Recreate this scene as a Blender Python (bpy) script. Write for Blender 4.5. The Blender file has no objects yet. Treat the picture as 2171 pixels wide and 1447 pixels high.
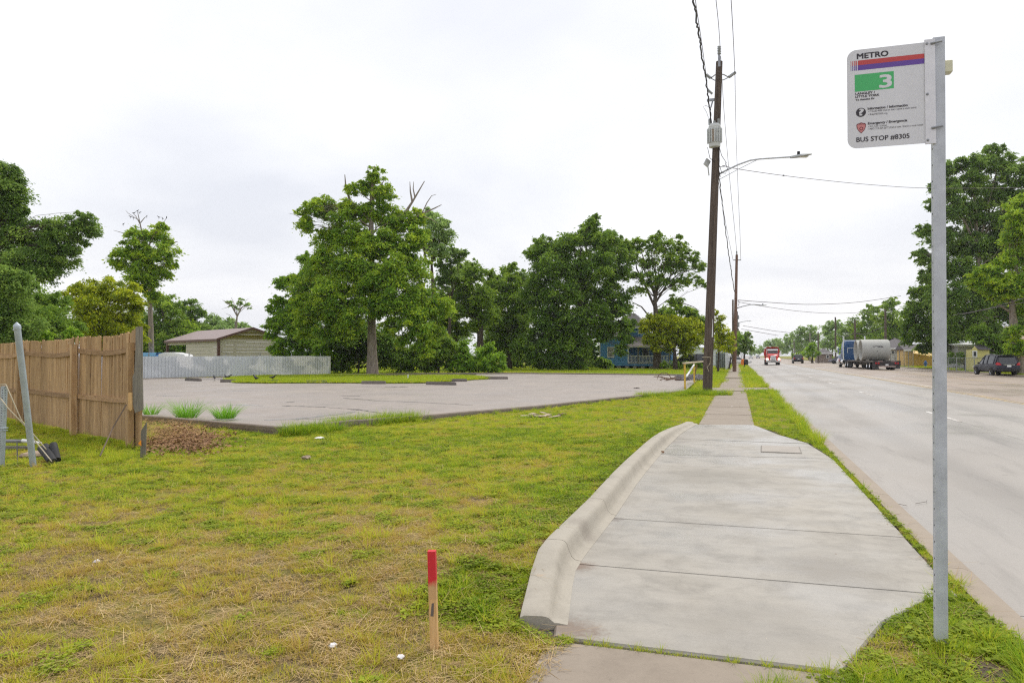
import bpy, math, random
import numpy as np
from mathutils import Vector, Matrix

random.seed(7)
RNG = np.random.default_rng(11)
scene = bpy.context.scene
COL = scene.collection
rad = math.radians

# ------------------------------------------------------------------ camera
# world axes: +Y runs along the road, +X across it to the right, z = 0 on the bus-stop pad
F, CX, CY, HY, HC = 1550.0, 1085.5, 723.5, 753.0, 1.58
YAW = math.atan((1563 - CX) / F)
PITCH = math.atan((HY - CY) / F)
cam_d = bpy.data.cameras.new('camera')
cam = bpy.data.objects.new('camera', cam_d)
COL.objects.link(cam)
cam.location = (0, 0, HC)
cam.rotation_euler = (math.pi / 2 + PITCH, 0, YAW)
cam_d.sensor_width = 36.0
cam_d.lens = F / 2171 * 36
cam_d.clip_start = 0.1
cam_d.clip_end = 6000
scene.camera = cam

# ------------------------------------------------------------------ sky, sun, exposure
SUN_EL, SUN_AZ = rad(58), rad(18)          # azimuth measured clockwise from +Y
world = bpy.data.worlds.new('World')
scene.world = world
world.use_nodes = True
nt = world.node_tree
nt.nodes.clear()
def wn(t, **k):
    n = nt.nodes.new(t)
    for a, b in k.items():
        setattr(n, a, b)
    return n
out = wn('ShaderNodeOutputWorld')
bg = wn('ShaderNodeBackground')
sky = wn('ShaderNodeTexSky', sky_type='NISHITA')
sky.sun_disc = False
sky.sun_elevation = SUN_EL
sky.sun_rotation = SUN_AZ
sky.air_density = 1.5
sky.dust_density = 4.0
tc = wn('ShaderNodeTexCoord')
sep = wn('ShaderNodeSeparateXYZ')
nt.links.new(tc.outputs['Generated'], sep.inputs[0])
# cloud deck: direction projected on a flat layer overhead
zc = wn('ShaderNodeMath', operation='MAXIMUM'); zc.inputs[1].default_value = 0.0
nt.links.new(sep.outputs['Z'], zc.inputs[0])
za = wn('ShaderNodeMath', operation='ADD'); za.inputs[1].default_value = 0.22
nt.links.new(zc.outputs[0], za.inputs[0])
dx = wn('ShaderNodeMath', operation='DIVIDE'); dy = wn('ShaderNodeMath', operation='DIVIDE')
nt.links.new(sep.outputs['X'], dx.inputs[0]); nt.links.new(za.outputs[0], dx.inputs[1])
nt.links.new(sep.outputs['Y'], dy.inputs[0]); nt.links.new(za.outputs[0], dy.inputs[1])
cmb = wn('ShaderNodeCombineXYZ')
nt.links.new(dx.outputs[0], cmb.inputs[0]); nt.links.new(dy.outputs[0], cmb.inputs[1])
n1 = wn('ShaderNodeTexNoise'); n1.inputs['Scale'].default_value = 0.75; n1.inputs['Detail'].default_value = 5; n1.inputs['Roughness'].default_value = 0.5
n1.inputs['Distortion'].default_value = 0.25
nt.links.new(cmb.outputs[0], n1.inputs['Vector'])
cr = wn('ShaderNodeValToRGB')
cr.color_ramp.elements[0].position = 0.36; cr.color_ramp.elements[0].color = (5.95, 6.08, 6.6, 1)
cr.color_ramp.elements[1].position = 0.62; cr.color_ramp.elements[1].color = (8.05, 8.05, 8.2, 1)
nt.links.new(n1.outputs['Fac'], cr.inputs[0])
mx = wn('ShaderNodeMixRGB'); mx.inputs[0].default_value = 0.90
nt.links.new(sky.outputs[0], mx.inputs[1]); nt.links.new(cr.outputs[0], mx.inputs[2])
nt.links.new(mx.outputs[0], bg.inputs['Color'])
bg.inputs['Strength'].default_value = 0.10
nt.links.new(bg.outputs[0], out.inputs[0])

sun_d = bpy.data.lights.new('sun', 'SUN')
sun_d.energy = 1.5
sun_d.angle = rad(14)
sun_d.color = (1.0, 0.95, 0.86)
sun = bpy.data.objects.new('sun', sun_d)
COL.objects.link(sun)
sv = Vector((math.sin(SUN_AZ) * math.cos(SUN_EL), math.cos(SUN_AZ) * math.cos(SUN_EL), math.sin(SUN_EL)))
sun.rotation_euler = sv.to_track_quat('Z', 'Y').to_euler()
sun.location = sv * 50

vs = scene.view_settings
vs.view_transform = 'Standard'
vs.look = 'None'
vs.exposure = 0.54
vs.gamma = 1.0
vs.use_curve_mapping = False
scene.render.engine = 'CYCLES'
scene.cycles.max_bounces = 6
scene.cycles.diffuse_bounces = 3
scene.cycles.glossy_bounces = 2
scene.cycles.transmission_bounces = 3
scene.cycles.transparent_max_bounces = 4
scene.cycles.volume_bounces = 0
scene.cycles.use_denoising = False
scene.cycles.denoiser = 'OPENIMAGEDENOISE'
scene.cycles.denoising_prefilter = 'ACCURATE'
scene.cycles.denoising_input_passes = 'RGB_ALBEDO_NORMAL'
scene.cycles.filter_width = 1.25
scene.cycles.sample_clamp_indirect = 6

# ------------------------------------------------------------------ pixel -> place
RM = Matrix.Rotation(YAW, 3, 'Z') @ Matrix.Rotation(math.pi / 2 + PITCH, 3, 'X')
FWD = Vector((-math.sin(YAW), math.cos(YAW), 0))
EYE = Vector((0, 0, HC))
def ray(px, py):
    return RM @ Vector(((px - CX) / F, (CY - py) / F, -1))
def AZ(px, py, z=0.0):
    r = ray(px, py)
    return EYE + r * ((z - HC) / r.z)
def AD(px, py, d):
    r = ray(px, py)
    return EYE + r * (d / r.dot(FWD))
def AY(px, py, Y):
    r = ray(px, py)
    return EYE + r * (Y / r.y)
def depth(p):
    return Vector((p[0], p[1], 0)).dot(FWD)

# ------------------------------------------------------------------ noise for layout
_perm = RNG.random((256, 256))
def vnoise(x, y):
    x = np.asarray(x, float); y = np.asarray(y, float)
    xi = np.floor(x).astype(int); yi = np.floor(y).astype(int)
    fx = x - xi; fy = y - yi
    fx = fx * fx * (3 - 2 * fx); fy = fy * fy * (3 - 2 * fy)
    a = _perm[xi & 255, yi & 255]; b = _perm[(xi + 1) & 255, yi & 255]
    c = _perm[xi & 255, (yi + 1) & 255]; d = _perm[(xi + 1) & 255, (yi + 1) & 255]
    return (a * (1 - fx) + b * fx) * (1 - fy) + (c * (1 - fx) + d * fx) * fy
def fbm(x, y, o=3):
    v = 0; a = 0.5; t = 0
    for i in range(o):
        v = v + a * vnoise(np.asarray(x) * 2 ** i + 17 * i, np.asarray(y) * 2 ** i + 31 * i); t += a; a *= 0.5
    return v / t
def sstep(a, b, x):
    t = np.clip((np.asarray(x, float) - a) / (b - a), 0, 1)
    return t * t * (3 - 2 * t)

# ------------------------------------------------------------------ scene graph helpers
def tag(o, label=None, cat=None, group=None, kind=None):
    if label: o['label'] = label
    if cat: o['category'] = cat
    if group: o['group'] = group
    if kind: o['kind'] = kind
    return o
def thing(name, label, cat, loc=(0, 0, 0), rz=0.0, group=None):
    o = bpy.data.objects.new(name, None)
    COL.objects.link(o)
    o.location = loc
    o.rotation_euler = (0, 0, rz)
    o.empty_display_size = 0.2
    return tag(o, label, cat, group)
def link(name, me, parent=None):
    o = bpy.data.objects.new(name, me)
    COL.objects.link(o)
    if parent is not None:
        o.parent = parent
    return o
def copy_tree(o, parent=None):
    c = o.copy()
    COL.objects.link(c)
    if parent is not None:
        c.parent = parent
    for ch in list(o.children):
        copy_tree(ch, c)
    return c

def basis(d):
    d = Vector(d).normalized()
    up = Vector((0, 0, 1)) if abs(d.z) < 0.95 else Vector((1, 0, 0))
    a = d.cross(up).normalized()
    b = a.cross(d).normalized()
    return a, b, d

class MB:
    def __init__(s):
        s.v = []; s.f = []; s.m = []
    def add(s, vs, fs, mi=0):
        n = len(s.v)
        s.v += [tuple(v) for v in vs]
        for f in fs:
            s.f.append([i + n for i in f]); s.m.append(mi)
        return s
    def box(s, c, size, rz=0.0, mi=0, rx=0.0, ry=0.0, taper=1.0):
        x, y, z = size[0] / 2, size[1] / 2, size[2] / 2
        M = Matrix.Rotation(rz, 3, 'Z') @ Matrix.Rotation(ry, 3, 'Y') @ Matrix.Rotation(rx, 3, 'X')
        c = Vector(c)
        vs = []
        for k in (-1, 1):
            t = taper if k > 0 else 1.0
            for (i, j) in ((-1, -1), (1, -1), (1, 1), (-1, 1)):
                vs.append(c + M @ Vector((i * x * t, j * y * t, k * z)))
        return s.add(vs, [(3, 2, 1, 0), (4, 5, 6, 7), (0, 1, 5, 4), (1, 2, 6, 5), (2, 3, 7, 6), (3, 0, 4, 7)], mi)
    def bx(s, x0, x1, y0, y1, z0, z1, mi=0):
        return s.box(((x0 + x1) / 2, (y0 + y1) / 2, (z0 + z1) / 2), (x1 - x0, y1 - y0, z1 - z0), mi=mi)
    def rbox(s, c, size, b=0.02, rz=0.0, mi=0):
        # box with chamfered vertical and top edges
        x, y, z = size[0] / 2, size[1] / 2, size[2] / 2
        M = Matrix.Rotation(rz, 3, 'Z'); c = Vector(c)
        rings = []
        for (zz, ins) in ((-z, b), (-z + b, 0), (z - b, 0), (z, b)):
            X, Y = x - ins, y - ins
            k = b * 0.7
            rings.append([(X - k, -Y), (X, -Y + k), (X, Y - k), (X - k, Y), (-X + k, Y), (-X, Y - k), (-X, -Y + k), (-X + k, -Y)])
        vs = []
        for r, zz in zip(rings, (-z, -z + b, z - b, z)):
            for p in r:
                vs.append(c + M @ Vector((p[0], p[1], zz)))
        fs = [tuple(range(7, -1, -1)), tuple(range(24, 32))]
        for k in range(3):
            for i in range(8):
                j = (i + 1) % 8
                fs.append((k * 8 + i, k * 8 + j, k * 8 + 8 + j, k * 8 + 8 + i))
        return s.add(vs, fs, mi)
    def tube(s, path, radii, n=8, mi=0, cap=True, twist=0):
        path = [Vector(p) for p in path]
        if not hasattr(radii, '__len__'):
            radii = [radii] * len(path)
        vs = []; fs = []
        for i, p in enumerate(path):
            d = (path[min(i + 1, len(path) - 1)] - path[max(i - 1, 0)])
            if d.length < 1e-9: d = Vector((0, 0, 1))
            a, b, _ = basis(d)
            for k in range(n):
                t = 2 * math.pi * k / n + twist * i
                vs.append(p + (a * math.cos(t) + b * math.sin(t)) * radii[i])
        for i in range(len(path) - 1):
            for k in range(n):
                k2 = (k + 1) % n
                fs.append((i * n + k, i * n + k2, (i + 1) * n + k2, (i + 1) * n + k))
        if cap:
            fs.append(tuple(range(n))[::-1]); fs.append(tuple(range((len(path) - 1) * n, len(path) * n)))
        return s.add(vs, fs, mi)
    def lathe(s, c, prof, axis='Z', n=20, mi=0, closed=False):
        c = Vector(c)
        vs = []; fs = []
        for (r, h) in prof:
            for k in range(n):
                t = 2 * math.pi * k / n
                x, y = r * math.cos(t), r * math.sin(t)
                if axis == 'Z': q = Vector((x, y, h))
                elif axis == 'X': q = Vector((h, x, y))
                else: q = Vector((y, h, x))
                vs.append(c + q)
        m = len(prof)
        for i in range(m - 1 + (1 if closed else 0)):
            i2 = (i + 1) % m
            for k in range(n):
                k2 = (k + 1) % n
                fs.append((i * n + k, i * n + k2, i2 * n + k2, i2 * n + k))
        return s.add(vs, fs, mi)
    def prism(s, poly, d, mi=0):
        # poly: list of 3-D points, extruded by vector d
        d = Vector(d); n = len(poly)
        vs = [Vector(p) for p in poly] + [Vector(p) + d for p in poly]
        fs = [tuple(range(n))[::-1], tuple(range(n, 2 * n))]
        for i in range(n):
            j = (i + 1) % n
            fs.append((i, j, n + j, n + i))
        return s.add(vs, fs, mi)
    def loft(s, rings, mi=0, cap=True):
        n = len(rings[0]); vs = []; fs = []
        for r in rings: vs += [Vector(p) for p in r]
        for i in range(len(rings) - 1):
            for k in range(n):
                k2 = (k + 1) % n
                fs.append((i * n + k, i * n + k2, (i + 1) * n + k2, (i + 1) * n + k))
        if cap:
            fs.append(tuple(range(n))[::-1]); fs.append(tuple(range((len(rings) - 1) * n, len(rings) * n)))
        return s.add(vs, fs, mi)
    def mesh(s, name, mats, smooth=False):
        me = bpy.data.meshes.new(name)
        me.from_pydata(s.v, [], s.f)
        if not isinstance(mats, (list, tuple)): mats = [mats]
        for m in mats: me.materials.append(m)
        if len(mats) > 1: me.polygons.foreach_set('material_index', s.m)
        if smooth:
            me.polygons.foreach_set('use_smooth', [True] * len(me.polygons))
        me.update()
        return me
    def build(s, name, mats, parent=None, smooth=False, angle=None):
        me = s.mesh(name, mats, smooth or angle is not None)
        o = link(name, me, parent)
        if angle is not None:
            me.set_sharp_from_angle(angle=rad(angle))
        return o

def quads_mesh(name, V, mat, attrs=None, uvs=None):
    # V: (N,4,3) array of quads
    N = V.shape[0]
    me = bpy.data.meshes.new(name)
    me.vertices.add(N * 4)
    me.vertices.foreach_set('co', V.reshape(-1).astype(np.float32))
    me.loops.add(N * 4)
    me.loops.foreach_set('vertex_index', np.arange(N * 4, dtype=np.int32))
    me.polygons.add(N)
    me.polygons.foreach_set('loop_start', np.arange(0, N * 4, 4, dtype=np.int32))
    me.polygons.foreach_set('loop_total', np.full(N, 4, dtype=np.int32))
    me.update(calc_edges=True)
    if attrs is not None:
        at = me.attributes.new('tint', 'FLOAT_COLOR', 'POINT')
        c = np.repeat(attrs, 4, axis=0)
        buf = np.ones((N * 4, 4), np.float32); buf[:, :c.shape[1]] = c
        at.data.foreach_set('color', buf.reshape(-1))
    me.materials.append(mat)
    return me

# ------------------------------------------------------------------ materials
MATS = {}
class NB:
    def __init__(s, name):
        s.m = bpy.data.materials.new(name); s.m.use_nodes = True
        s.t = s.m.node_tree; s.p = s.t.nodes['Principled BSDF']; s.o = s.t.nodes['Material Output']
    def n(s, t, **k):
        x = s.t.nodes.new(t)
        for a, b in k.items(): setattr(x, a, b)
        return x
    def l(s, a, b): s.t.links.new(a, b)
    def coord(s, kind='Object'):
        return s.n('ShaderNodeTexCoord').outputs[kind]
    def geo(s): return s.n('ShaderNodeNewGeometry').outputs['Position']
    def map(s, v, scale=(1, 1, 1), rot=(0, 0, 0)):
        m = s.n('ShaderNodeMapping'); m.inputs['Scale'].default_value = scale; m.inputs['Rotation'].default_value = rot
        s.l(v, m.inputs[0]); return m.outputs[0]
    def noise(s, v, scale, detail=4, rough=0.55, dist=0.0):
        x = s.n('ShaderNodeTexNoise'); x.inputs['Scale'].default_value = scale; x.inputs['Detail'].default_value = detail
        x.inputs['Roughness'].default_value = rough; x.inputs['Distortion'].default_value = dist
        s.l(v, x.inputs['Vector']); return x.outputs['Fac']
    def ramp(s, f, stops):
        x = s.n('ShaderNodeValToRGB'); e = x.color_ramp.elements
        while len(e) < len(stops): e.new(0.5)
        for k, (p, c) in enumerate(stops):
            e[k].position = p
            e[k].color = (c, c, c, 1) if not hasattr(c, '__len__') else (c[0], c[1], c[2], 1)
        s.l(f, x.inputs[0]); return x.outputs[0]
    def mix(s, f, a, b, mode='MIX'):
        x = s.n('ShaderNodeMixRGB', blend_type=mode)
        for q, (sock, v) in enumerate(((x.inputs[0], f), (x.inputs[1], a), (x.inputs[2], b))):
            if isinstance(v, (int, float)): sock.default_value = v if q == 0 else (v, v, v, 1)
            elif isinstance(v, (tuple, list)): sock.default_value = (v[0], v[1], v[2], 1)
            else: s.l(v, sock)
        return x.outputs[0]
    def math(s, op, a, b=0.0):
        x = s.n('ShaderNodeMath', operation=op)
        for sock, v in ((x.inputs[0], a), (x.inputs[1], b)):
            if isinstance(v, (int, float)): sock.default_value = v
            else: s.l(v, sock)
        return x.outputs[0]
    def bump(s, h, strength=0.3, dist=0.01):
        b = s.n('ShaderNodeBump'); b.inputs['Strength'].default_value = strength; b.inputs['Distance'].default_value = dist
        s.l(h, b.inputs['Height']); s.l(b.outputs[0], s.p.inputs['Normal'])
    def col(s, c): 
        if isinstance(c, (tuple, list)): s.p.inputs['Base Color'].default_value = (c[0], c[1], c[2], 1)
        else: s.l(c, s.p.inputs['Base Color'])
    def rough(s, r):
        if isinstance(r, (int, float)): s.p.inputs['Roughness'].default_value = r
        else: s.l(r, s.p.inputs['Roughness'])

def simple(name, c, rough=0.6, metal=0.0, var=0.18, scale=3.0, bump=0.0, bscale=60.0, spec=0.5, space='geo', stretch=(1, 1, 1)):
    if name in MATS: return MATS[name]
    b = NB(name)
    v = b.geo() if space == 'geo' else b.coord('Object')
    v = b.map(v, stretch)
    f = b.noise(v, scale, 5, 0.6)
    lo = tuple(x * (1 - var) for x in c); hi = tuple(min(1, x * (1 + var)) for x in c)
    b.col(b.ramp(f, [(0.3, lo), (0.7, hi)]))
    b.rough(b.ramp(f, [(0.3, max(0.02, rough * 0.85)), (0.7, min(1, rough * 1.1))]))
    b.p.inputs['Metallic'].default_value = metal
    b.p.inputs['Specular IOR Level'].default_value = spec
    if bump: b.bump(b.noise(v, bscale, 3), bump, 0.01)
    MATS[name] = b.m
    return b.m

def concrete(name, base, dark, warm, stain=0.5, wet=0.0, grain=90.0, streak=None, stains=()):
    b = NB(name)
    g = b.geo()
    big = b.noise(g, 0.35, 5, 0.6)
    mid = b.noise(g, 2.6, 7, 0.72, 0.3)
    fin = b.noise(g, grain, 3, 0.7)
    spk = b.noise(g, 26, 4, 0.75)
    c = b.mix(b.ramp(big, [(0.35, 0.0), (0.68, 1.0)]), base, warm)
    c = b.mix(b.math('MULTIPLY', b.ramp(mid, [(0.45, 0.0), (0.72, 1.0)]), stain), c, dark)
    c = b.mix(b.math('MULTIPLY', b.ramp(fin, [(0.3, 0.0), (0.75, 1.0)]), 0.35), c, tuple(min(1, x * 1.28) for x in base))
    c = b.mix(b.math('MULTIPLY', b.ramp(spk, [(0.56, 0.0), (0.72, 1.0)]), 0.35), c, tuple(x * 0.6 for x in base))
    if streak is not None:
        st = b.noise(b.map(g, streak), 1.0, 4, 0.6)
        c = b.mix(b.math('MULTIPLY', b.ramp(st, [(0.45, 0.0), (0.75, 1.0)]), 0.4), c, tuple(x * 0.75 for x in base))
    for (cc, rr_, col_, k_) in stains:      # local rust and washed-in dirt
        vm = b.n('ShaderNodeVectorMath', operation='DISTANCE'); b.l(g, vm.inputs[0]); vm.inputs[1].default_value = cc
        dd_ = b.math('ADD', b.math('DIVIDE', vm.outputs['Value'], rr_), b.math('MULTIPLY', b.math('SUBTRACT', spk, .5), 1.6))
        dd_ = b.math('ADD', dd_, b.math('MULTIPLY', b.math('SUBTRACT', mid, .5), 1.8))
        c = b.mix(b.math('MULTIPLY', b.ramp(dd_, [(.35, 1.0), (1.0, 0.0)]), k_), c, col_)
    b.col(c)
    if wet > 0:
        wf = b.noise(g, 0.55, 4, 0.6)
        b.rough(b.ramp(wf, [(0.40, 0.78), (0.60, 0.78 - wet)]))
    else:
        b.rough(0.82)
    b.p.inputs['Specular IOR Level'].default_value = 0.45
    b.bump(b.mix(0.5, fin, spk), 0.22, 0.006)
    MATS[name] = b.m
    return b.m

def wood(name, c1, c2, grain=(14, 14, 1.1), rough=0.85, knots=True):
    b = NB(name)
    v = b.coord('Object')
    oi = b.n('ShaderNodeObjectInfo')
    off = b.n('ShaderNodeVectorMath', operation='SCALE'); b.l(oi.outputs['Random'], off.inputs['Scale'])
    off.inputs[0].default_value = (37, 19, 53)
    ad = b.n('ShaderNodeVectorMath', operation='ADD'); b.l(v, ad.inputs[0]); b.l(off.outputs[0], ad.inputs[1])
    w = ad.outputs[0]
    g = b.noise(b.map(w, grain), 2.6, 6, 0.65, 0.8)
    g2 = b.noise(b.map(w, (grain[0] * 5, grain[1] * 5, grain[2] * 0.8)), 2.0, 3, 0.6)
    c = b.mix(b.ramp(g, [(0.3, 0.0), (0.72, 1.0)]), c1, c2)
    c = b.mix(b.math('MULTIPLY', b.ramp(g2, [(0.5, 0.0), (0.75, 1.0)]), 0.35), c, tuple(x * 0.45 for x in c1))
    if knots:
        k = b.n('ShaderNodeTexVoronoi'); k.inputs['Scale'].default_value = 1.0
        b.l(b.map(w, (7.0, 7.0, 2.2)), k.inputs['Vector'])
        c = b.mix(b.math('MULTIPLY', b.ramp(k.outputs['Distance'], [(0.04, 1.0), (0.14, 0.0)]), 0.8), c, tuple(x * 0.28 for x in c1))
    hv = b.n('ShaderNodeHueSaturation')
    b.l(c, hv.inputs['Color'])
    b.l(b.math('ADD', b.math('MULTIPLY', oi.outputs['Random'], 0.42), 0.78), hv.inputs['Value'])
    b.col(hv.outputs[0]); b.rough(rough)
    b.p.inputs['Specular IOR Level'].default_value = 0.25
    b.bump(g2, 0.35, 0.004)
    MATS[name] = b.m
    return b.m

def leafmat(name, dark, mid, light, trans=0.30, k=2.75):
    dark, mid, light = ((c[0] * k * .96, c[1] * k, c[2] * k * .72) for c in (dark, mid, light))
    b = NB(name)
    a = b.n('ShaderNodeAttribute'); a.attribute_name = 'tint'
    sp = b.n('ShaderNodeSeparateColor'); b.l(a.outputs['Color'], sp.inputs[0])
    f = b.math('ADD', b.math('MULTIPLY', sp.outputs[0], 0.45), b.math('MULTIPLY', sp.outputs[1], 0.55))
    c = b.ramp(f, [(0.18, dark), (0.5, mid), (0.86, light)])
    b.col(c); b.rough(0.6)
    b.p.inputs['Specular IOR Level'].default_value = 0.16
    tr = b.n('ShaderNodeBsdfTranslucent')
    b.l(b.mix(0.5, c, tuple(min(1, x * 1.6) for x in light)), tr.inputs['Color'])
    ms = b.n('ShaderNodeMixShader'); ms.inputs[0].default_value = trans
    b.l(b.p.outputs[0], ms.inputs[1]); b.l(tr.outputs[0], ms.inputs[2]); b.l(ms.outputs[0], b.o.inputs[0])
    MATS[name] = b.m
    return b.m

def bark(name, c1, c2, scale=(9, 9, 1.6)):
    b = NB(name)
    v = b.map(b.geo(), scale)
    g = b.noise(v, 1.6, 6, 0.7, 0.6)
    b.col(b.ramp(g, [(0.32, c1), (0.68, c2)])); b.rough(0.95)
    b.p.inputs['Specular IOR Level'].default_value = 0.15
    b.bump(g, 0.8, 0.04)
    MATS[name] = b.m
    return b.m

def paint(name, c, rough=0.35, coat=0.22):
    if name in MATS: return MATS[name]
    b = NB(name)
    f = b.noise(b.geo(), 1.2, 4, 0.6)
    b.col(b.ramp(f, [(0.3, tuple(x * 0.85 for x in c)), (0.7, tuple(min(1, x * 1.12) for x in c))]))
    b.rough(b.ramp(f, [(0.3, rough * 0.8), (0.7, min(1, rough * 1.5))]))
    b.p.inputs['Coat Weight'].default_value = coat
    b.p.inputs['Specular IOR Level'].default_value = 0.3
    MATS[name] = b.m
    return b.m

def glow(name, c, e):
    b = NB(name); b.col(c)
    b.p.inputs['Emission Color'].default_value = (c[0], c[1], c[2], 1)
    b.p.inputs['Emission Strength'].default_value = e
    MATS[name] = b.m
    return b.m

M_pad = concrete('pad_concrete', (0.330, 0.308, 0.270), (0.160, 0.146, 0.125), (0.37, 0.34, 0.29), 0.78, wet=0.55, streak=(0.7, 7.0, 1),
                 stains=[(tuple(AZ(x, y, 0.0)), r_, c_, k_) for (x, y, r_, c_, k_) in ((1222, 1200, .16, (.16, .095, .06), .7), (1195, 1330, .26, (.17, .11, .075), .65), (1300, 1100, .12, (.13, .095, .07), .6), (1750, 1205, .45, (.17, .15, .125), .5), (1500, 1010, .8, (.21, .195, .165), .45), (1600, 1330, .6, (.21, .19, .16), .4), (1420, 935, .4, (.18, .15, .12), .5))])
M_walk = concrete('walk_concrete', (0.265, 0.218, 0.170), (0.165, 0.132, 0.102), (0.30, 0.255, 0.205), 0.55)
M_curb = concrete('curb_concrete', (0.37, 0.34, 0.285), (0.215, 0.19, 0.155), (0.40, 0.36, 0.295), 0.55, stains=[(tuple(AZ(1150, 1197, .18)), .075, (.50, .27, .09), .75), (tuple(AZ(1235, 1130, .05)), .2, (.2, .17, .14), .5), (tuple(AZ(1130, 1300, .1)), .16, (.19, .17, .145), .6)])
M_rcurb = concrete('road_curb_concrete', (0.315, 0.260, 0.200), (0.20, 0.16, 0.125), (0.33, 0.28, 0.225), 0.5)
M_lot = concrete('lot_concrete', (0.30, 0.265, 0.24), (0.185, 0.167, 0.155), (0.345, 0.297, 0.255), 0.6, wet=0.30, streak=(0.5, 0.12, 1))
M_lotcurb = concrete('lot_curb_concrete', (0.20, 0.165, 0.135), (0.10, 0.085, 0.07), (0.27, 0.22, 0.18), 0.6)
M_stop = concrete('wheel_stop_concrete', (0.13, 0.115, 0.105), (0.06, 0.05, 0.045), (0.18, 0.15, 0.13), 0.5)
M_joint = simple('joint_dirt', (0.07, 0.058, 0.048), 0.95, scale=20)
M_galv = simple('galvanised_steel', (0.48, 0.50, 0.545), 0.55, 0.15, 0.16, 9, bump=0.05)
M_galv2 = simple('galvanised_pipe', (0.42, 0.47, 0.52), 0.45, 0.35, 0.12, 6)
M_white = simple('white_paint', (0.76, 0.77, 0.78), 0.5, var=0.08)
M_black = simple('black_rubber', (0.022, 0.022, 0.024), 0.75)
M_tyre = simple('tyre_rubber', (0.018, 0.018, 0.02), 0.85, bump=0.2)
M_wire = simple('wire_black', (0.03, 0.028, 0.03), 0.7)
M_wire2 = simple('wire_grey', (0.14, 0.12, 0.14), 0.6)
M_porc = simple('grey_porcelain', (0.33, 0.35, 0.36), 0.3, var=0.1)
M_steel = simple('dull_steel', (0.30, 0.31, 0.33), 0.45, 0.7)
M_chrome = simple('chrome', (0.75, 0.76, 0.78), 0.15, 1.0, 0.05)
M_glass = simple('dark_glass', (0.012, 0.016, 0.020), 0.06, var=0.1, spec=0.9)
M_pole = wood('weathered_pole', (0.060, 0.046, 0.040), (0.20, 0.155, 0.125), (6, 6, 0.35), 0.9, knots=False)
M_pole2 = wood('brown_pole', (0.15, 0.085, 0.065), (0.26, 0.16, 0.125), (6, 6, 0.35), 0.9, knots=False)
M_fence = wood('cedar_fence', (0.33, 0.198, 0.098), (0.60, 0.41, 0.225), (9, 9, 0.9))
M_rail = wood('cedar_rail', (0.28, 0.165, 0.085), (0.50, 0.33, 0.19), (1.2, 1.2, 12))
M_greyboard = wood('grey_board', (0.16, 0.145, 0.125), (0.30, 0.275, 0.235), (10, 10, 0.8))
M_pine = wood('pine_stake', (0.50, 0.30, 0.13), (0.66, 0.44, 0.22), (30, 30, 2.5))
M_barkgrey = bark('bark_grey', (0.14, 0.115, 0.095), (0.38, 0.325, 0.275))
M_barkdark = bark('bark_dark', (0.03, 0.025, 0.02), (0.12, 0.095, 0.075))
M_bough = bark('bark_bough', (0.05, 0.04, 0.033), (0.17, 0.14, 0.115))
L_oak = leafmat('leaf_dark_oak', (0.023, 0.046, 0.014), (0.060, 0.100, 0.027), (0.130, 0.175, 0.044))
L_pecan = leafmat('leaf_pecan', (0.030, 0.070, 0.012), (0.085, 0.145, 0.020), (0.20, 0.24, 0.024))
L_yel = leafmat('leaf_yellow_green', (0.050, 0.075, 0.007), (0.135, 0.165, 0.012), (0.245, 0.25, 0.016))
L_vine = leafmat('leaf_vine', (0.026, 0.062, 0.010), (0.075, 0.132, 0.016), (0.155, 0.215, 0.024))
L_dark = leafmat('leaf_deep_green', (0.020, 0.043, 0.010), (0.053, 0.094, 0.017), (0.125, 0.172, 0.027))
L_mid = leafmat('leaf_mid_green', (0.024, 0.050, 0.012), (0.065, 0.108, 0.018), (0.15, 0.195, 0.028))
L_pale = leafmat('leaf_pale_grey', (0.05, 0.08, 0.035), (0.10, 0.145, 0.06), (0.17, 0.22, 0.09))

# ------------------------------------------------------------------ ground, pavements
LOT_Z = 0.05
lotC = AZ(600, 908, 0.12); lotL = AZ(300, 882, 0.12)
lot_near = [AZ(600, 908, 0.12), AZ(760, 891, 0.12), AZ(880, 881, 0.12), AZ(1130, 859, 0.12), AZ(1330, 839, 0.10), AZ(1452, 827, 0.07)]
lot_far = [AZ(1490, 797, LOT_Z), AZ(1400, 795, LOT_Z), AZ(1100, 792, LOT_Z), AZ(900, 793.5, LOT_Z), AZ(690, 795.5, LOT_Z)]
dl = (lotL - lotC).normalized()
lot_left_end = lotC + dl * 26
WF0, WF1 = AZ(302, 803, LOT_Z), AZ(700, 793, LOT_Z)      # white metal fence, foot
wfd = (WF1 - WF0).normalized()
WFL = WF0 - wfd * 16
lot_poly = [Vector((p.x, p.y, 0)) for p in lot_near] + [Vector((AZ(1478, 806, LOT_Z).x, AZ(1478, 806, LOT_Z).y, 0))] + \
           [Vector((p.x, p.y, 0)) for p in lot_far] + [Vector((p.x, p.y, 0)) for p in (WF0 + wfd * 1.0, WFL)] + [Vector((lot_left_end.x, lot_left_end.y, 0))]
LP = np.array([(p.x, p.y) for p in lot_poly])
def inpoly(x, y, poly):
    x = np.asarray(x, float); y = np.asarray(y, float)
    c = np.zeros(x.shape, bool)
    n = len(poly)
    for i in range(n):
        x0, y0 = poly[i]; x1, y1 = poly[(i + 1) % n]
        with np.errstate(divide='ignore', invalid='ignore'):
            k = ((y0 > y) != (y1 > y)) & (x < (x1 - x0) * (y - y0) / (y1 - y0 + 1e-12) + x0)
        c ^= k
    return c

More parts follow.
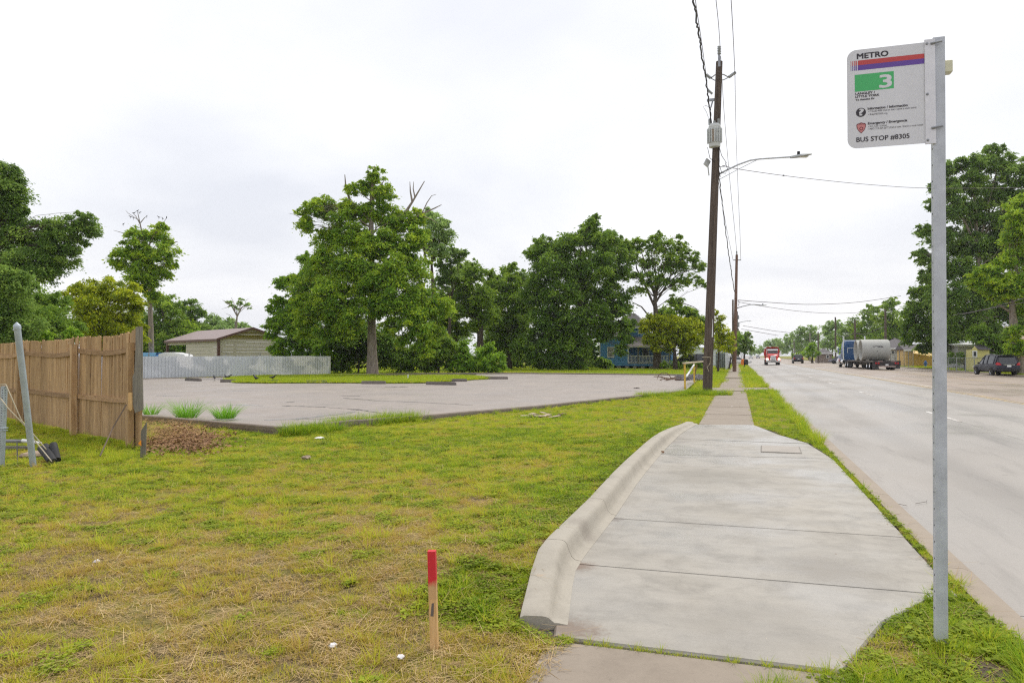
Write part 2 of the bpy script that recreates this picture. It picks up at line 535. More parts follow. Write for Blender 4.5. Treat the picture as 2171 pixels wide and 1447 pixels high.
# retaining kerb left of the pad: foot line on the pad side
kerb_foot = [(0.16, 4.28), (0.08, 4.85), (-1.22 + 1.27, 5.2)]
kf = [AZ(1176, 1340, 0.0), AZ(1196, 1215, 0.0), AZ(1218, 1180, 0.0), AZ(1290, 1092, 0.0), AZ(1345, 1015, 0.0), AZ(1400, 952, 0.0), AZ(1440, 915, 0.0), AZ(1482, 893, 0.0)]
KF = np.array([(p.x, p.y) for p in kf])
def kerb_s(t):
    return np.interp(t, KF[:, 1], KF[:, 0])
KERB_W = 0.205
def zlawn(s, t):
    s = np.asarray(s, float); t = np.asarray(t, float)
    und = 0.05 * (fbm(s * 0.45 + 5, t * 0.45 + 9, 3) - 0.5) + 0.02 * (fbm(s * 1.7, t * 1.7, 2) - 0.5)
    k = kerb_s(t) - KERB_W
    rise = 0.130 * sstep(3.9, 5.4, t) * (1 - sstep(13.0, 17.5, t)) * (1 - sstep(0.3, 3.6, k - s)) * (s < k + 0.05)
    fade = sstep(0.2, 1.0, np.abs(s - 0.1) - 0.2)
    return -0.02 + und * np.clip(fade, 0.25, 1) + rise

ROAD_L, ROAD_R = 1.70, 21.8
def zroad(s):
    u = (s - (ROAD_L + ROAD_R) / 2) / ((ROAD_R - ROAD_L) / 2)
    return -0.13 + 0.15 * (1 - u * u)

# grid for the one big ground sheet
gs = np.concatenate([[-1500, -900, -400, -200, -120, -80], np.arange(-60, -22, 2.0), np.arange(-22, -8, 0.5), np.arange(-8, 1.46, 0.15), [1.46, 1.5, 12, 22.0, 22.06, 22.3, 24, 27], np.arange(30, 70, 4.0), [90, 130, 220, 500, 1000, 1500]])
gt = np.concatenate([[-300, -60, -15, -4], np.arange(-2, 3.0, 0.5), np.arange(3.0, 12, 0.15), np.arange(12, 24, 0.4), np.arange(24, 60, 2.0), np.arange(60, 130, 8.0), [150, 200, 300, 500, 900, 1600, 2200]])
gs = np.unique(np.round(gs, 3)); gt = np.unique(np.round(gt, 3))
S, T = np.meshgrid(gs, gt, indexing='xy')
Z = zlawn(S, T)
_q = [AZ(*p, 0.0) for p in ((1600, 897), (1660, 920), (1720, 939), (1740, 950), (1985, 1264), (1880, 1318), (1788, 1426), (1168, 1350))]
_q = [(p.x, p.y) for p in _q]
PAD0 = [(float(kerb_s(t)) - KERB_W + .02, t) for t in (4.2, 5, 6, 7, 8, 10, 12, 14, 16, 17.4)] + [(.43, 17.4)] + _q[:4] + [(1.41, 11.0), (1.41, 6.0)] + _q[4:]
pad_mask = inpoly(S, T, PAD0)
walk_mask = (S > -0.92) & (S < 0.42)
Z = np.where(pad_mask, -0.09, Z)
Z = np.where(walk_mask & (T < 4.5), -0.08, Z)
Z = np.where(walk_mask & (T > 16.5), -0.08, Z)
Z = np.where((S > 1.47) & (S < 22.05), -0.45, Z)
inl = inpoly(S, T, LP)
Z = np.where(inl, -0.12, Z)
nx, ny = len(gs), len(gt)
gv = np.stack([S, T, Z], -1).reshape(-1, 3)
ii = np.arange(nx * ny).reshape(ny, nx)
gf = np.stack([ii[:-1, :-1], ii[:-1, 1:], ii[1:, 1:], ii[1:, :-1]], -1).reshape(-1, 4)
me = bpy.data.meshes.new('ground'); me.from_pydata(gv.tolist(), [], gf.tolist())
me.polygons.foreach_set('use_smooth', [True] * len(me.polygons))

b = NB('lawn_soil')
g = b.geo()
big = b.noise(g, 0.28, 4, 0.6); mid = b.noise(g, 1.3, 5, 0.65); fin = b.noise(g, 22, 5, 0.75); hf = b.noise(g, 120, 3, 0.7)
straw = b.mix(b.ramp(fin, [(0.3, 0), (0.7, 1)]), (0.10, 0.075, 0.042), (0.28, 0.21, 0.11))
green = b.mix(b.ramp(fin, [(0.3, 0), (0.72, 1)]), (0.20, 0.21, 0.024), (0.42, 0.41, 0.045))
sp = b.n('ShaderNodeSeparateXYZ'); b.l(g, sp.inputs[0])
far = b.math('SUBTRACT', b.math('MULTIPLY', sp.outputs['Y'], 0.085), 0.62)   # lawn is dry and trampled by the footpath, greener beyond
cl = b.n('ShaderNodeClamp'); b.l(far, cl.inputs[0]); cl.inputs['Min'].default_value = -0.16; cl.inputs['Max'].default_value = 0.30
f = b.math('ADD', b.ramp(mid, [(0.36, 0.0), (0.64, 1.0)]), cl.outputs[0])
c = b.mix(f, straw, green)
c = b.mix(b.math('MULTIPLY', b.ramp(hf, [(0.35, 1.0), (0.6, 0.0)]), 0.5), c, (0.04, 0.033, 0.02))
b.col(c); b.rough(0.95); b.p.inputs['Specular IOR Level'].default_value = 0.1
b.bump(b.mix(0.5, fin, hf), 0.6, 0.03)
M_soil = b.m
me.materials.append(M_soil)
ground = link('ground', me); tag(ground, kind='structure')

# --- road: slabs with recessed joints near, one sheet beyond
def road_mat(name, base, dark, warm):
    b = NB(name)
    g = b.geo()
    big = b.noise(g, 0.12, 4, 0.6); mid = b.noise(b.map(g, (1.0, 0.22, 1)), 0.7, 6, 0.65, 0.3); fin = b.noise(g, 55, 3, 0.75)
    tine = b.noise(b.map(g, (0.6, 34, 1)), 1.0, 2, 0.5)
    sp = b.n('ShaderNodeSeparateXYZ'); b.l(g, sp.inputs[0])
    c = b.mix(b.ramp(big, [(0.35, 0), (0.65, 1)]), base, warm)
    c = b.mix(b.math('MULTIPLY', b.ramp(mid, [(0.45, 0), (0.75, 1)]), 0.5), c, dark)
    c = b.mix(b.math('MULTIPLY', b.ramp(fin, [(0.35, 0), (0.7, 1)]), 0.4), c, tuple(min(1, x * 1.3) for x in base))
    # rubbed, darker wheel tracks along each lane
    w = b.math('SINE', b.math('MULTIPLY', b.math('SUBTRACT', sp.outputs['X'], 2.6), 2 * math.pi / 1.78))
    c = b.mix(b.math('MULTIPLY', b.ramp(w, [(0.1, 0), (1.0, 1)]), 0.30), c, dark)
    oil = b.noise(b.map(g, (1.6, 0.18, 1)), 1.1, 5, 0.7)
    c = b.mix(b.math('MULTIPLY', b.ramp(oil, [(0.56, 0), (0.74, 1)]), 0.5), c, tuple(x * .75 for x in dark))
    spt = b.noise(g, 3.2, 4, 0.75)
    c = b.mix(b.math('MULTIPLY', b.ramp(spt, [(0.64, 0), (0.74, 1)]), 0.4), c, tuple(x * .6 for x in dark))
    b.col(c)
    b.rough(b.ramp(b.noise(b.map(g, (0.6, 0.25, 1)), 0.5, 4, 0.6), [(0.4, 0.70), (0.60, 0.34)]))
    b.bump(b.mix(0.5, fin, tine), 0.25, 0.006)
    MATS[name] = b.m
    return b.m
M_road = road_mat('road_concrete', (0.300, 0.280, 0.255), (0.180, 0.168, 0.154), (0.325, 0.297, 0.265))
M_road2 = road_mat('road_concrete_tan', (0.285, 0.222, 0.172), (0.18, 0.142, 0.115), (0.305, 0.25, 0.202))
M_gutter = road_mat('gutter_concrete', (0.345, 0.325, 0.297), (0.22, 0.205, 0.187), (0.35, 0.325, 0.295))
def strip(mb, s0, s1, t0, t1, zoff=0.0, n=4, mi=0, th=None):
    xs = [s0 + (s1 - s0) * i / n for i in range(n + 1)]
    vs = []; fs = []
    for x in xs:
        vs += [(x, t0, zroad(x) + zoff), (x, t1, zroad(x) + zoff)]
    for i in range(n):
        fs.append((2 * i, 2 * i + 2, 2 * i + 3, 2 * i + 1))
    if th:
        m = len(vs)
        vs += [(v[0], v[1], v[2] - th) for v in vs]
        for i in range(n):
            fs.append((2 * i, m + 2 * i, m + 2 * i + 2, 2 * i + 2)); fs.append((2 * i + 1, 2 * i + 3, m + 2 * i + 3, m + 2 * i + 1))
        fs.append((0, 1, m + 1, m)); fs.append((2 * n, m + 2 * n, m + 2 * n + 1, 2 * n + 1))
    mb.add(vs, fs, mi)
road = thing('road', None, None); tag(road, kind='structure')
mb = MB(); strip(mb, ROAD_L - 0.05, ROAD_R + 0.05, -60, 92, -0.014, 12)
mb.build('road_joint_bed', M_joint, road)
LANES = [(1.70, 5.22, M_road), (5.22, 8.85, M_road), (8.85, 14.3, M_road2), (14.3, 18.0, M_road2), (18.0, 21.8, M_road2)]
TJ = [-8, -2.0, 5.6, 17.6, 29.6, 41.6, 53.6, 65.6, 78, 91.5]
for (s0, s1, m) in LANES:
    for a, bb in zip(TJ[:-1], TJ[1:]):
        mb = MB(); gap = 0.006
        strip(mb, s0 + (0.004 if s0 > 1.8 else 0), s1 - 0.004, a + gap, bb - gap, 0.0, 3, 0, 0.05)
        mb.build('slab', m, road)
for (s0, s1, m) in LANES:
    mb = MB(); strip(mb, s0, s1, 91.5, 2190, 0.0, 3); mb.build('far_pavement', m, road)

# --- painted markings
def worn(name, c, amount):
    b = NB(name)
    g = b.geo(); n = b.noise(g, 14, 5, 0.75); n2 = b.noise(g, 0.8, 3, 0.6)
    b.col(b.mix(b.ramp(b.math('ADD', b.math('MULTIPLY', n, 0.6), b.math('MULTIPLY', n2, 0.4)), [(amount - 0.07, 0), (amount + 0.07, 1)]), c, (0.28, 0.24, 0.205)))
    b.rough(0.7); MATS[name] = b.m
    return b.m
M_lane = worn('lane_paint_white', (0.62, 0.61, 0.58), 0.51)
M_ylane = worn('lane_paint_yellow', (0.50, 0.36, 0.10), 0.50)
M_pale = worn('lane_edge_pale', (0.50, 0.45, 0.38), 0.54)
dash_t = []
mk = thing('lane_marking', None, None); tag(mk, kind='structure')
t = 17.3 - 12.2
for k in range(24):
    t0 = 20.4 + (k - 1) * 12.2
    mb = MB(); strip(mb, 5.16, 5.28, t0, t0 + 3.4, 0.004, 1); mb.build('dash', M_lane, mk)
for (s, m, w) in ((8.74, M_ylane, 0.10), (8.98, M_ylane, 0.10), (14.2, M_ylane, 0.11), (14.45, M_ylane, 0.10)):
    mb = MB()
    for a in range(0, 500, 20): strip(mb, s, s + w, a, a + 20, 0.0045, 1)
    mb.build('centre_line', m, mk)
mb = MB(); strip(mb, 9.14, 9.34, 40, 420, 0.0045, 1); mb.build('pale_edge_line', M_pale, mk)

# --- road kerb (left): rounded top, joints every 3 m
def kerb_section(s0, s1, ztop, zbot, flip=False):
    r = 0.06
    pts = [(s0, zbot - 0.2), (s0, ztop), (s1 - r * 1.6, ztop), (s1 - r * 0.6, ztop - r * 0.35), (s1, ztop - r * 1.3), (s1 + 0.02, zbot - 0.02), (s1 + 0.02, zbot - 0.2)]
    if flip: pts = [(-(p[0]), p[1]) for p in pts]
    return pts
rk = thing('road_kerb', None, None); tag(rk, kind='structure')
def kerb_run(t0, t1, step, top=0.0):
    t = t0
    while t < t1 - 0.01:
        e = min(t + step, t1)
        sec = kerb_section(1.46, 1.69, top, -0.13)
        mb = MB(); mb.loft([[(x, t + 0.004, z) for (x, z) in sec], [(x, e - 0.004, z) for (x, z) in sec]])
        mb.build('kerb_stone', M_rcurb, rk); t = e
kerb_run(-6, 35.0, 3.05)
kerb_run(38.2, 62.6, 3.05)
kerb_run(62.6, 900, 900)
mb = MB(); sec = [(35.0, 0.0), (35.6, -0.10), (37.6, -0.10), (38.2, 0.0)]
mb.prism([(1.46, 34.996, -0.3), (1.46, 34.996, 0.0), (1.46, 35.6, -0.105), (1.46, 37.6, -0.105), (1.46, 38.204, 0.0), (1.46, 38.204, -0.3)], (0.25, 0, 0))
mb.build('dropped_kerb', M_rcurb, rk)
rk2 = thing('far_road_kerb', None, None); tag(rk2, kind='structure')
for k in range(18):
    sec = [(ROAD_R - 0.01, -0.35), (ROAD_R, -0.02), (ROAD_R + 0.05, 0.0), (ROAD_R + 0.24, 0.0), (ROAD_R + 0.24, -0.35)]
    t0 = 40 + k * 6.1
    mb = MB(); mb.loft([[(x, t0 + 0.01, z) for (x, z) in sec], [(x, t0 + 6.09, z) for (x, z) in sec]][::-1]); mb.build('kerb_stone', M_rcurb, rk2)
mb = MB(); mb.bx(ROAD_R, ROAD_R + 0.24, 149.9, 900, -0.3, 0.0); mb.build('kerb_stone', M_rcurb, rk2)

# --- bus-stop pad: slabs
def slab_poly(poly, z, th=0.12, ins=0.015, bev=0.014):
    c = sum((Vector((p[0], p[1], 0)) for p in poly), Vector()) / len(poly)
    def inset(p, k):
        v = Vector((p[0], p[1], 0)); d = (c - v); return v + d.normalized() * k
    low = [inset(p, ins) for p in poly]; mid = [inset(p, ins) for p in poly]; top = [inset(p, ins + bev) for p in poly]
    mb = MB()
    mb.loft([[(p.x, p.y, z - th) for p in low], [(p.x, p.y, z - bev) for p in mid], [(p.x, p.y, z) for p in top]])
    return mb
padr = 1.40
pad = thing('bus_stop_pad', None, None); tag(pad, kind='structure')
def pt(px, py): 
    p = AZ(px, py, 0.0); return (p.x, p.y)
def kside(t): return float(kerb_s(t)) - 0.03
J = []   # joints as (t at left, t at right)
for (pl, pr) in (((1205, 1193), (1985, 1258)), ((1290, 1097), (1905, 1137)), ((1398, 962), (1755, 971)), ((1428, 929), (1718, 940))):
    J.append((pt(*pl)[1], pt(*pr)[1]))
def left(t): return (kside(t), t)
nb0, nb1 = pt(1168, 1348), pt(1790, 1424)
slabs = [
    [(nb0[0], nb0[1]), nb1, pt(1880, 1316), pt(1985, 1262), (padr, J[0][1]), left(J[0][0]), left(4.7)],
    [left(J[0][0]), (padr, J[0][1]), (padr, J[1][1]), left(J[1][0])],
    [left(J[1][0]), (padr, J[1][1]), (padr, J[2][1]), left(9.5), left(8.4)],
    [left(J[2][0]), (padr, J[2][1]), pt(1735, 951), pt(1716, 940), left(J[3][0])],
    [left(J[3][0]), pt(1716, 939), pt(1655, 921), pt(1597, 899), left(17.3)],
]
slabs[2][3] = left(J[2][0]); slabs[2] = [left(J[1][0]), (padr, J[1][1]), (padr, J[2][1]), left(J[2][0]), left(9.0), left(8.0)]
for k, sl in enumerate(slabs):
    slab_poly(sl, 0.0 - 0.0015 * k).build('slab', M_pad, pad)
mb = MB(); mb.add([(-1.6, 3.95, -0.03), (1.44, 3.95, -0.03), (1.44, 15, -0.03), (0.4, 17.4, -0.03), (-1.3, 17.4, -0.03), (-1.6, 14, -0.03)], [(0, 1, 2, 3, 4, 5)])
mb.build('joint_bed', M_joint, pad)

# retaining kerb on the lawn side of the pad
rkb = thing('pad_kerb', None, None); tag(rkb, kind='structure')
def kerb_pos(t):
    return Vector((float(kerb_s(t)), t, 0))
def ksec(t, h, nrm):
    p = kerb_pos(t)
    n = Vector(nrm)
    prof = [(0.075, -0.10), (0.070, 0.0015), (0.020, 0.010), (-0.006, h * .22), (-0.026, h * 0.52), (-0.040, h * 0.80), (-0.058, h * 0.94), (-0.082, h), (-KERB_W + 0.02, h), (-KERB_W - 0.005, h - 0.012), (-KERB_W - 0.012, h - 0.04), (-KERB_W - 0.012, -0.12)]
    return [(p.x + n.x * a, p.y + n.y * a, z) for (a, z) in prof]
ts_all = [4.22, 4.5, 4.9, 5.3, 5.7, 6.05, 6.4, 6.8, 7.15, 7.5, 8.1, 9.0, 10, 11, 12, 13, 14.0, 15.0, 16.0, 16.6, 17.1, 17.45]
def kh(t): return 0.075 + 0.080 * float(sstep(4.2, 5.5, t)) - 0.11 * float(sstep(13.0, 17.2, t))
def kn(t):
    a = kerb_pos(t - 0.12); c = kerb_pos(t + 0.12); d = (c - a).normalized()
    return Vector((d.y, -d.x, 0))
segs = [(4.22, 5.55), (5.55, 7.25), (7.25, 11.6), (11.6, 17.45)]
for (a, e) in segs:
    tt = [a] + [x for x in ts_all if a + 0.05 < x < e - 0.05] + [e]
    rings = [ksec(min(max(x + (0.005 if x == a else (-0.005 if x == e else 0)), a), e), kh(x), kn(x)) for x in tt]
    if a < 4.3:
        r_end = [ksec(a, kh(a) * .62, kn(a)), ksec(a + .035, kh(a) * .88, kn(a)), ksec(a + .085, kh(a) * .98, kn(a))]
        rings = [[(p_[0], p_[1] - .01, p_[2]) for p_ in r_end[0]]] + r_end[1:] + rings[1:]
    mb = MB(); mb.loft(rings)
    mb.build('kerb_stone', M_curb, rkb, angle=50)

# sidewalk
walk = thing('sidewalk', None, None); tag(walk, kind='structure')
W0, W1 = -0.87, 0.37
def walk_slabs(t0, t1, step, z=-0.004):
    t = t0; k = 0
    while t < t1 - 0.01:
        e = min(t + step, t1)
        dzz = 0.012 * (random.random() - 0.5)
        slab_poly([(W0, t), (W1, t), (W1, e), (W0, e)], z + dzz).build('slab', M_walk, walk); t = e
slab_poly([(-0.93, 1.0), (0.55, 1.0), pt(1792, 1427), pt(1163, 1351)], -0.004).build('slab', M_walk, walk)
walk_slabs(17.42, 33.9, 1.53)
slab_poly([(-1.6, 33.95), (1.40, 34.9), (1.40, 38.3), (-1.6, 37.2)], -0.006).build('driveway_slab', M_walk, walk)
walk_slabs(37.25, 52.0, 1.53)
walk_slabs(54.2, 66, 3.0)
slab_poly([(W0, 66), (W1, 66), (W1, 400), (W0, 400)], -0.006).build('slab', M_walk, walk)

# --- parking lot
lot = thing('parking_lot', None, None); tag(lot, kind='structure')
mb = MB(); mb.add([(p.x, p.y, LOT_Z) for p in lot_poly], [tuple(range(len(lot_poly)))]); mb.build('lot_surface', M_lot, lot)
def poly_kerb(parent, pts, w, h0, z0, step, mat, inward, taper_end=False):
    # kerb stones of width w along a polyline of the outer foot
    P = [Vector((p.x, p.y, 0)) for p in pts]
    L = 0
    for i in range(len(P) - 1):
        a, e = P[i], P[i + 1]; ln = (e - a).length; d = (e - a) / ln
        nrm = Vector((-d.y, d.x, 0)) * inward
        n = max(1, round(ln / step))
        for k in range(n):
            u0 = a + d * (ln * k / n + 0.006); u1 = a + d * (ln * (k + 1) / n - 0.006)
            f = lambda q: h0
            h = h0 if not taper_end else h0 * (1 - 0.55 * (i + k / n) / (len(P) - 1))
            q = [(0, z0), (0.012, h - 0.02), (0.03, h), (w - 0.03, h), (w - 0.006, h - 0.025), (w, z0)]
            mb = MB()
            mb.loft([[tuple(u + nrm * x + Vector((0, 0, z))) for (x, z) in q] for u in (u0, u1)])
            mb.build('kerb_stone', mat, parent)
lk = thing('parking_lot_kerb', None, None); tag(lk, kind='structure')
poly_kerb(lk, lot_near, 0.16, 0.145, -0.12, 3.0, M_lotcurb, 1, True)
poly_kerb(lk, [lotC + dl * 0.05, lotC + dl * 14], 0.16, 0.145, -0.12, 3.0, M_lotcurb, -1)
poly_kerb(lk, lot_far[::-1], 0.18, 0.16, -0.05, 4.0, M_lotcurb, 1)
poly_kerb(lk, [WFL + Vector((0.15, -0.15, 0)), WF0 + wfd * 13.6 + Vector((0.15, -0.15, 0))], 0.12, 0.10, 0.0, 4.0, M_lotcurb, 1)

# planted island in the lot
isl = [AZ(x, y, LOT_Z) for (x, y) in ((486, 806), (500, 811.5), (560, 812.5), (700, 812), (830, 812.5), (905, 812), (960, 808), (1010, 805), (1045, 803), (1000, 799.5), (850, 798.5), (700, 798), (570, 799), (510, 802))]
IS = np.array([(p.x, p.y) for p in isl])
mb = MB(); mb.add([(p.x, p.y, LOT_Z + 0.03) for p in isl], [tuple(range(len(isl)))]); o = mb.build('lot_island', M_soil); tag(o, kind='structure')
dirt = [AZ(x, y, LOT_Z) for (x, y) in ((560, 798), (760, 797.6), (950, 797.5), (1010, 796), (900, 794.2), (690, 796.2))]
M_dirt = simple('brown_dirt', (0.18, 0.135, 0.09), 0.95, var=0.45, scale=2.2, bump=0.6)
mb = MB(); mb.add([(p.x, p.y, LOT_Z + 0.012) for p in dirt], [tuple(range(len(dirt)))]); o = mb.build('dirt_verge', M_dirt); tag(o, kind='structure')
# damp cracks and tar lines on the lot are thin strips following the slab joints
M_tar = simple('tar_crack', (0.075, 0.07, 0.066), 0.6, var=0.3)
M_damp = simple('damp_mark', (0.29, 0.275, 0.265), 0.35, var=0.12, scale=6)
def crack(pts, w, mat=None, z=LOT_Z):
    P = [AZ(x, y, z) for (x, y) in pts]
    vs = []; 
    Q = []
    for i in range(len(P) - 1):
        n = 8
        for k in range(n):
            Q.append(P[i].lerp(P[i + 1], k / n))
    Q.append(P[-1])
    L = []; R = []
    for i, q in enumerate(Q):
        d = Q[min(i + 1, len(Q) - 1)] - Q[max(i - 1, 0)]; d.z = 0; d.normalize(); nn = Vector((-d.y, d.x, 0))
        j = nn * (random.random() - 0.5) * w * 1.2; ww = w * (0.35 + 0.9 * random.random()) * (0.3 if i in (0, len(Q) - 1) else 1)
        L.append(q + j + nn * ww / 2); R.append(q + j - nn * ww / 2)
    vs = [(p.x, p.y, z + 0.004) for p in L + R]; m = len(L)
    fs = [(i, m + i, m + i + 1, i + 1) for i in range(m - 1)]
    mb = MB(); mb.add(vs, fs); mb.build('crack', mat or M_tar, lot)
crack([(715, 838), (765, 839.5)], 0.16); crack([(596, 860), (640, 861), (690, 863)], 0.14); crack([(690, 863), (760, 868), (820, 877)], 0.09)
crack([(725, 843), (800, 849), (900, 853), (1000, 858)], 0.10); crack([(815, 820), (865, 820.5)], 0.35); crack([(745, 868), (765, 868.4)], 0.2)
crack([(605, 851.5), (622, 852)], 0.16); crack([(620, 889), (700, 886), (780, 880)], 0.12, M_damp); crack([(455, 830), (540, 827)], 0.35, M_damp)
crack([(560, 890), (640, 887), (760, 872)], 0.22, M_damp); crack([(480, 858), (560, 859)], 0.25, M_damp)
crack([(1310, 829), (1352, 829)], 0.12); crack([(330, 838), (380, 840)], 0.2, M_damp)

# ================================================================== BUS STOP SIGN
SY = 4.515
sign = thing('bus_stop_sign', 'white bus stop sign flag on a square galvanised steel post by the kerb', 'bus stop')
foot = AZ(1994.5, 1366, 0.0)
top = AY(1988, 83, foot.y)
PW = 0.058
lean = Vector((top.x - foot.x, 0, top.z))
mb = MB()
def sq(c, w): return [(c.x - w / 2, c.y - w / 2, c.z), (c.x + w / 2, c.y - w / 2, c.z), (c.x + w / 2, c.y + w / 2, c.z), (c.x - w / 2, c.y + w / 2, c.z)]
b0 = Vector((foot.x, foot.y, -0.15)); b1 = Vector((top.x, foot.y, top.z))
mb.loft([sq(b0, PW), sq(b0.lerp(b1, 0.5), PW), sq(b1, PW)])
mb.build('post', M_galv, sign)
# holes down the side of the post
for k in range(34):
    p = b0.lerp(b1, 0.10 + 0.88 * k / 34)
    mb = MB(); mb.tube([p + Vector((-PW / 2 - 0.001, 0, 0)), p + Vector((-PW / 2 + 0.004, 0, 0))], 0.0055, 8); mb.build('post_hole', M_black, sign)
mb = MB(); p = b0.lerp(b1, 0.985)
TL = AY(1795, 108, foot.y - 0.03); TR = AY(1959, 92, foot.y - 0.03); BL = AY(1797, 316, foot.y - 0.03); BR = AY(1961, 304.5, foot.y - 0.03)
x0 = (TL.x + BL.x) / 2; x1 = (TR.x + BR.x) / 2; z1 = (TL.z + TR.z) / 2; z0 = (BL.z + BR.z) / 2
SW, SH = x1 - x0, z1 - z0
yF = foot.y - 0.035
M_sign = simple('sign_sheet', (0.66, 0.66, 0.70), 0.45, var=0.04, scale=5)
M_ink = simple('sign_ink', (0.035, 0.028, 0.038), 0.5)
M_red = simple('sign_red', (0.52, 0.060, 0.060), 0.5, var=0.06)
M_purple = simple('sign_purple', (0.125, 0.055, 0.33), 0.5, var=0.06)
M_green = simple('sign_green', (0.065, 0.44, 0.145), 0.5, var=0.05)
M_badge = simple('badge_pink', (0.62, 0.24, 0.24), 0.5)
M_badge2 = simple('badge_maroon', (0.17, 0.025, 0.035), 0.5)
r = 0.05
pts = []
for (cx, cz, a0) in ((x1, z1, None), (x0 + r, z1 - r, 90), (x0 + r, z0 + r, 180), (x1, z0, None)):
    if a0 is None: pts.append((cx, yF, cz))
    else:
        for k in range(9):
            a = rad(a0 + 90 * k / 8); pts.append((cx + r * math.cos(a), yF, cz + r * math.sin(a)))
mb = MB(); mb.prism([(p[0], p[1] + 0.003, p[2]) for p in pts], (0, -0.003, 0)); panel = mb.build('sign_panel', M_sign, sign)
def U(u): return x0 + u * SW
def V(v): return z1 - v * SH
_fc = {}
def text_mesh(txt, name, mat, bold=0.0, shear=0.0):
    cu = bpy.data.curves.new('t', 'FONT'); cu.body = txt; cu.offset = bold; cu.resolution_u = 3; cu.shear = shear; cu.fill_mode = 'FRONT' if hasattr(cu, 'fill_mode') else cu.fill_mode
    ob = bpy.data.objects.new('t', cu); COL.objects.link(ob)
    dg = bpy.context.evaluated_depsgraph_get(); dg.update()
    me = bpy.data.meshes.new_from_object(ob.evaluated_get(dg))
    bpy.data.objects.remove(ob); bpy.data.curves.remove(cu)
    me.materials.clear(); me.materials.append(mat); me.name = name
    return me
def text(txt, u0, u1, vtop, vbase, mat, name='lettering', bold=0.012, y=yF - 0.0011, parent=None, shear=0.0, heavy=0.0):
    me = text_mesh(txt, name, mat, bold, shear)
    n = len(me.vertices); co = np.zeros(n * 3, np.float32); me.vertices.foreach_get('co', co); co = co.reshape(-1, 3)
    mn = co.min(0); mxx = co.max(0)
    sx = (u1 - u0) / (mxx[0] - mn[0])
    # height from font caps: text height above baseline
    capH = max(mxx[1], 0.5)
    sz = (vbase - vtop) / capH
    o3 = np.zeros_like(co)
    o3[:, 0] = U(u0) + (co[:, 0] - mn[0]) * sx * SW
    o3[:, 1] = y
    o3[:, 2] = V(vbase) + co[:, 1] * sz * SH
    me.vertices.foreach_set('co', o3.reshape(-1)); me.update()
    ob_ = link(name, me, parent or panel)
    if heavy:
        for (k_, dx_, dz_) in ((1, heavy, 0), (2, 0, heavy * .7), (3, heavy, heavy * .7)):
            m2 = me.copy(); c2 = o3.copy(); c2[:, 0] += dx_; c2[:, 2] += dz_; c2[:, 1] -= .00015 * k_; m2.vertices.foreach_set('co', c2.reshape(-1)); link(name, m2, ob_)
    return ob_
def rect(name, u0, u1, v0, v1, mat, y=yF - 0.0006):
    mb = MB(); mb.add([(U(u0), y, V(v1)), (U(u1), y, V(v1)), (U(u1), y, V(v0)), (U(u0), y, V(v0))], [(0, 1, 2, 3)]); return mb.build(name, mat, panel)
text('METRO', .131, .536, .043, .096, M_ink, bold=0.0, heavy=.0028)
rect('red_stripe', .143, .999, .111, .159, M_red); rect('purple_stripe', .143, .999, .1592, .211, M_purple)
for (a, c) in ((.050, .056), (.071, .080), (.092, .103), (.113, .130)):
    rect('red_bar', a, c, .111, .159, M_red); rect('purple_bar', a, c, .1592, .211, M_purple)
rect('route_box', .101, .61, .254, .426, M_green)
text('3', .42, .571, .287, .412, M_sign, bold=0.0, heavy=.006)
text('LANGLEY /', .107, .363, .437, .459, M_ink, bold=0.0, heavy=.0012); text('LITTLE YORK', .107, .420, .468, .489, M_ink, bold=0.0, heavy=.0012); text('To Antoine Dr', .109, .357, .502, .518, M_ink, bold=0.0, heavy=.0012)
def disc(name, u, v, rr, mat, y):
    mb = MB(); n = 28
    mb.add([(U(u) + rr * math.cos(2 * math.pi * k / n), y, V(v) + rr * math.sin(2 * math.pi * k / n)) for k in range(n)], [tuple(range(n))]); return mb.build(name, mat, panel)
disc('info_disc', .179, .64, .066 * SW, M_ink, yF - 0.0006)
text('?', .153, .207, .608, .672, M_sign, bold=0.0, heavy=.004)
text('Information / Información', .268, .78, .596, .620, M_ink, bold=0.0, heavy=.0012); text('• 713-635-4000 (Call or text / Llame o envíe texto)', .272, .892, .628, .646, M_ink, bold=0.0, shear=0.1); text('• RideMETRO.org', .272, .523, .660, .677, M_ink, bold=0.0)
text('Emergency / Emergencia', .268, .774, .747, .770, M_ink, bold=0.0, heavy=.0012); text('• 911 (Call / Llame)', .272, .512, .781, .798, M_ink, bold=0.0, shear=0.1); text('• MPD: 713-224-2677 (Call or text / Llame o envíe texto)', .272, .976, .806, .824, M_ink, bold=0.0, shear=0.1)
text('BUS STOP #8305', .115, .80, .892, .938, M_ink, bold=0.0, heavy=.0012)
def shield(k, mat, y):
    P = [(-1, .62), (-.75, .84), (-.3, .92), (0, 1.05), (.3, .92), (.75, .84), (1, .62), (.9, 0), (.62, -.5), (0, -1.05), (-.62, -.5), (-.9, 0)]
    mb = MB(); mb.add([(U(.181) + p[0] * .064 * SW * k, y, V(.797) + p[1] * .054 * SH * k) for p in P][::-1], [tuple(range(12))]); mb.build('police_badge', mat, panel)
shield(1, M_badge2, yF - 0.0006); shield(.84, M_badge, yF - 0.0010)
text('POLICE', .136, .226, .752, .764, M_badge2, bold=0.02, y=yF - 0.0014); disc('badge_star', .181, .805, .026 * SW, M_badge2, yF - 0.0013); disc('badge_star', .181, .805, .015 * SW, M_badge, yF - 0.0016)
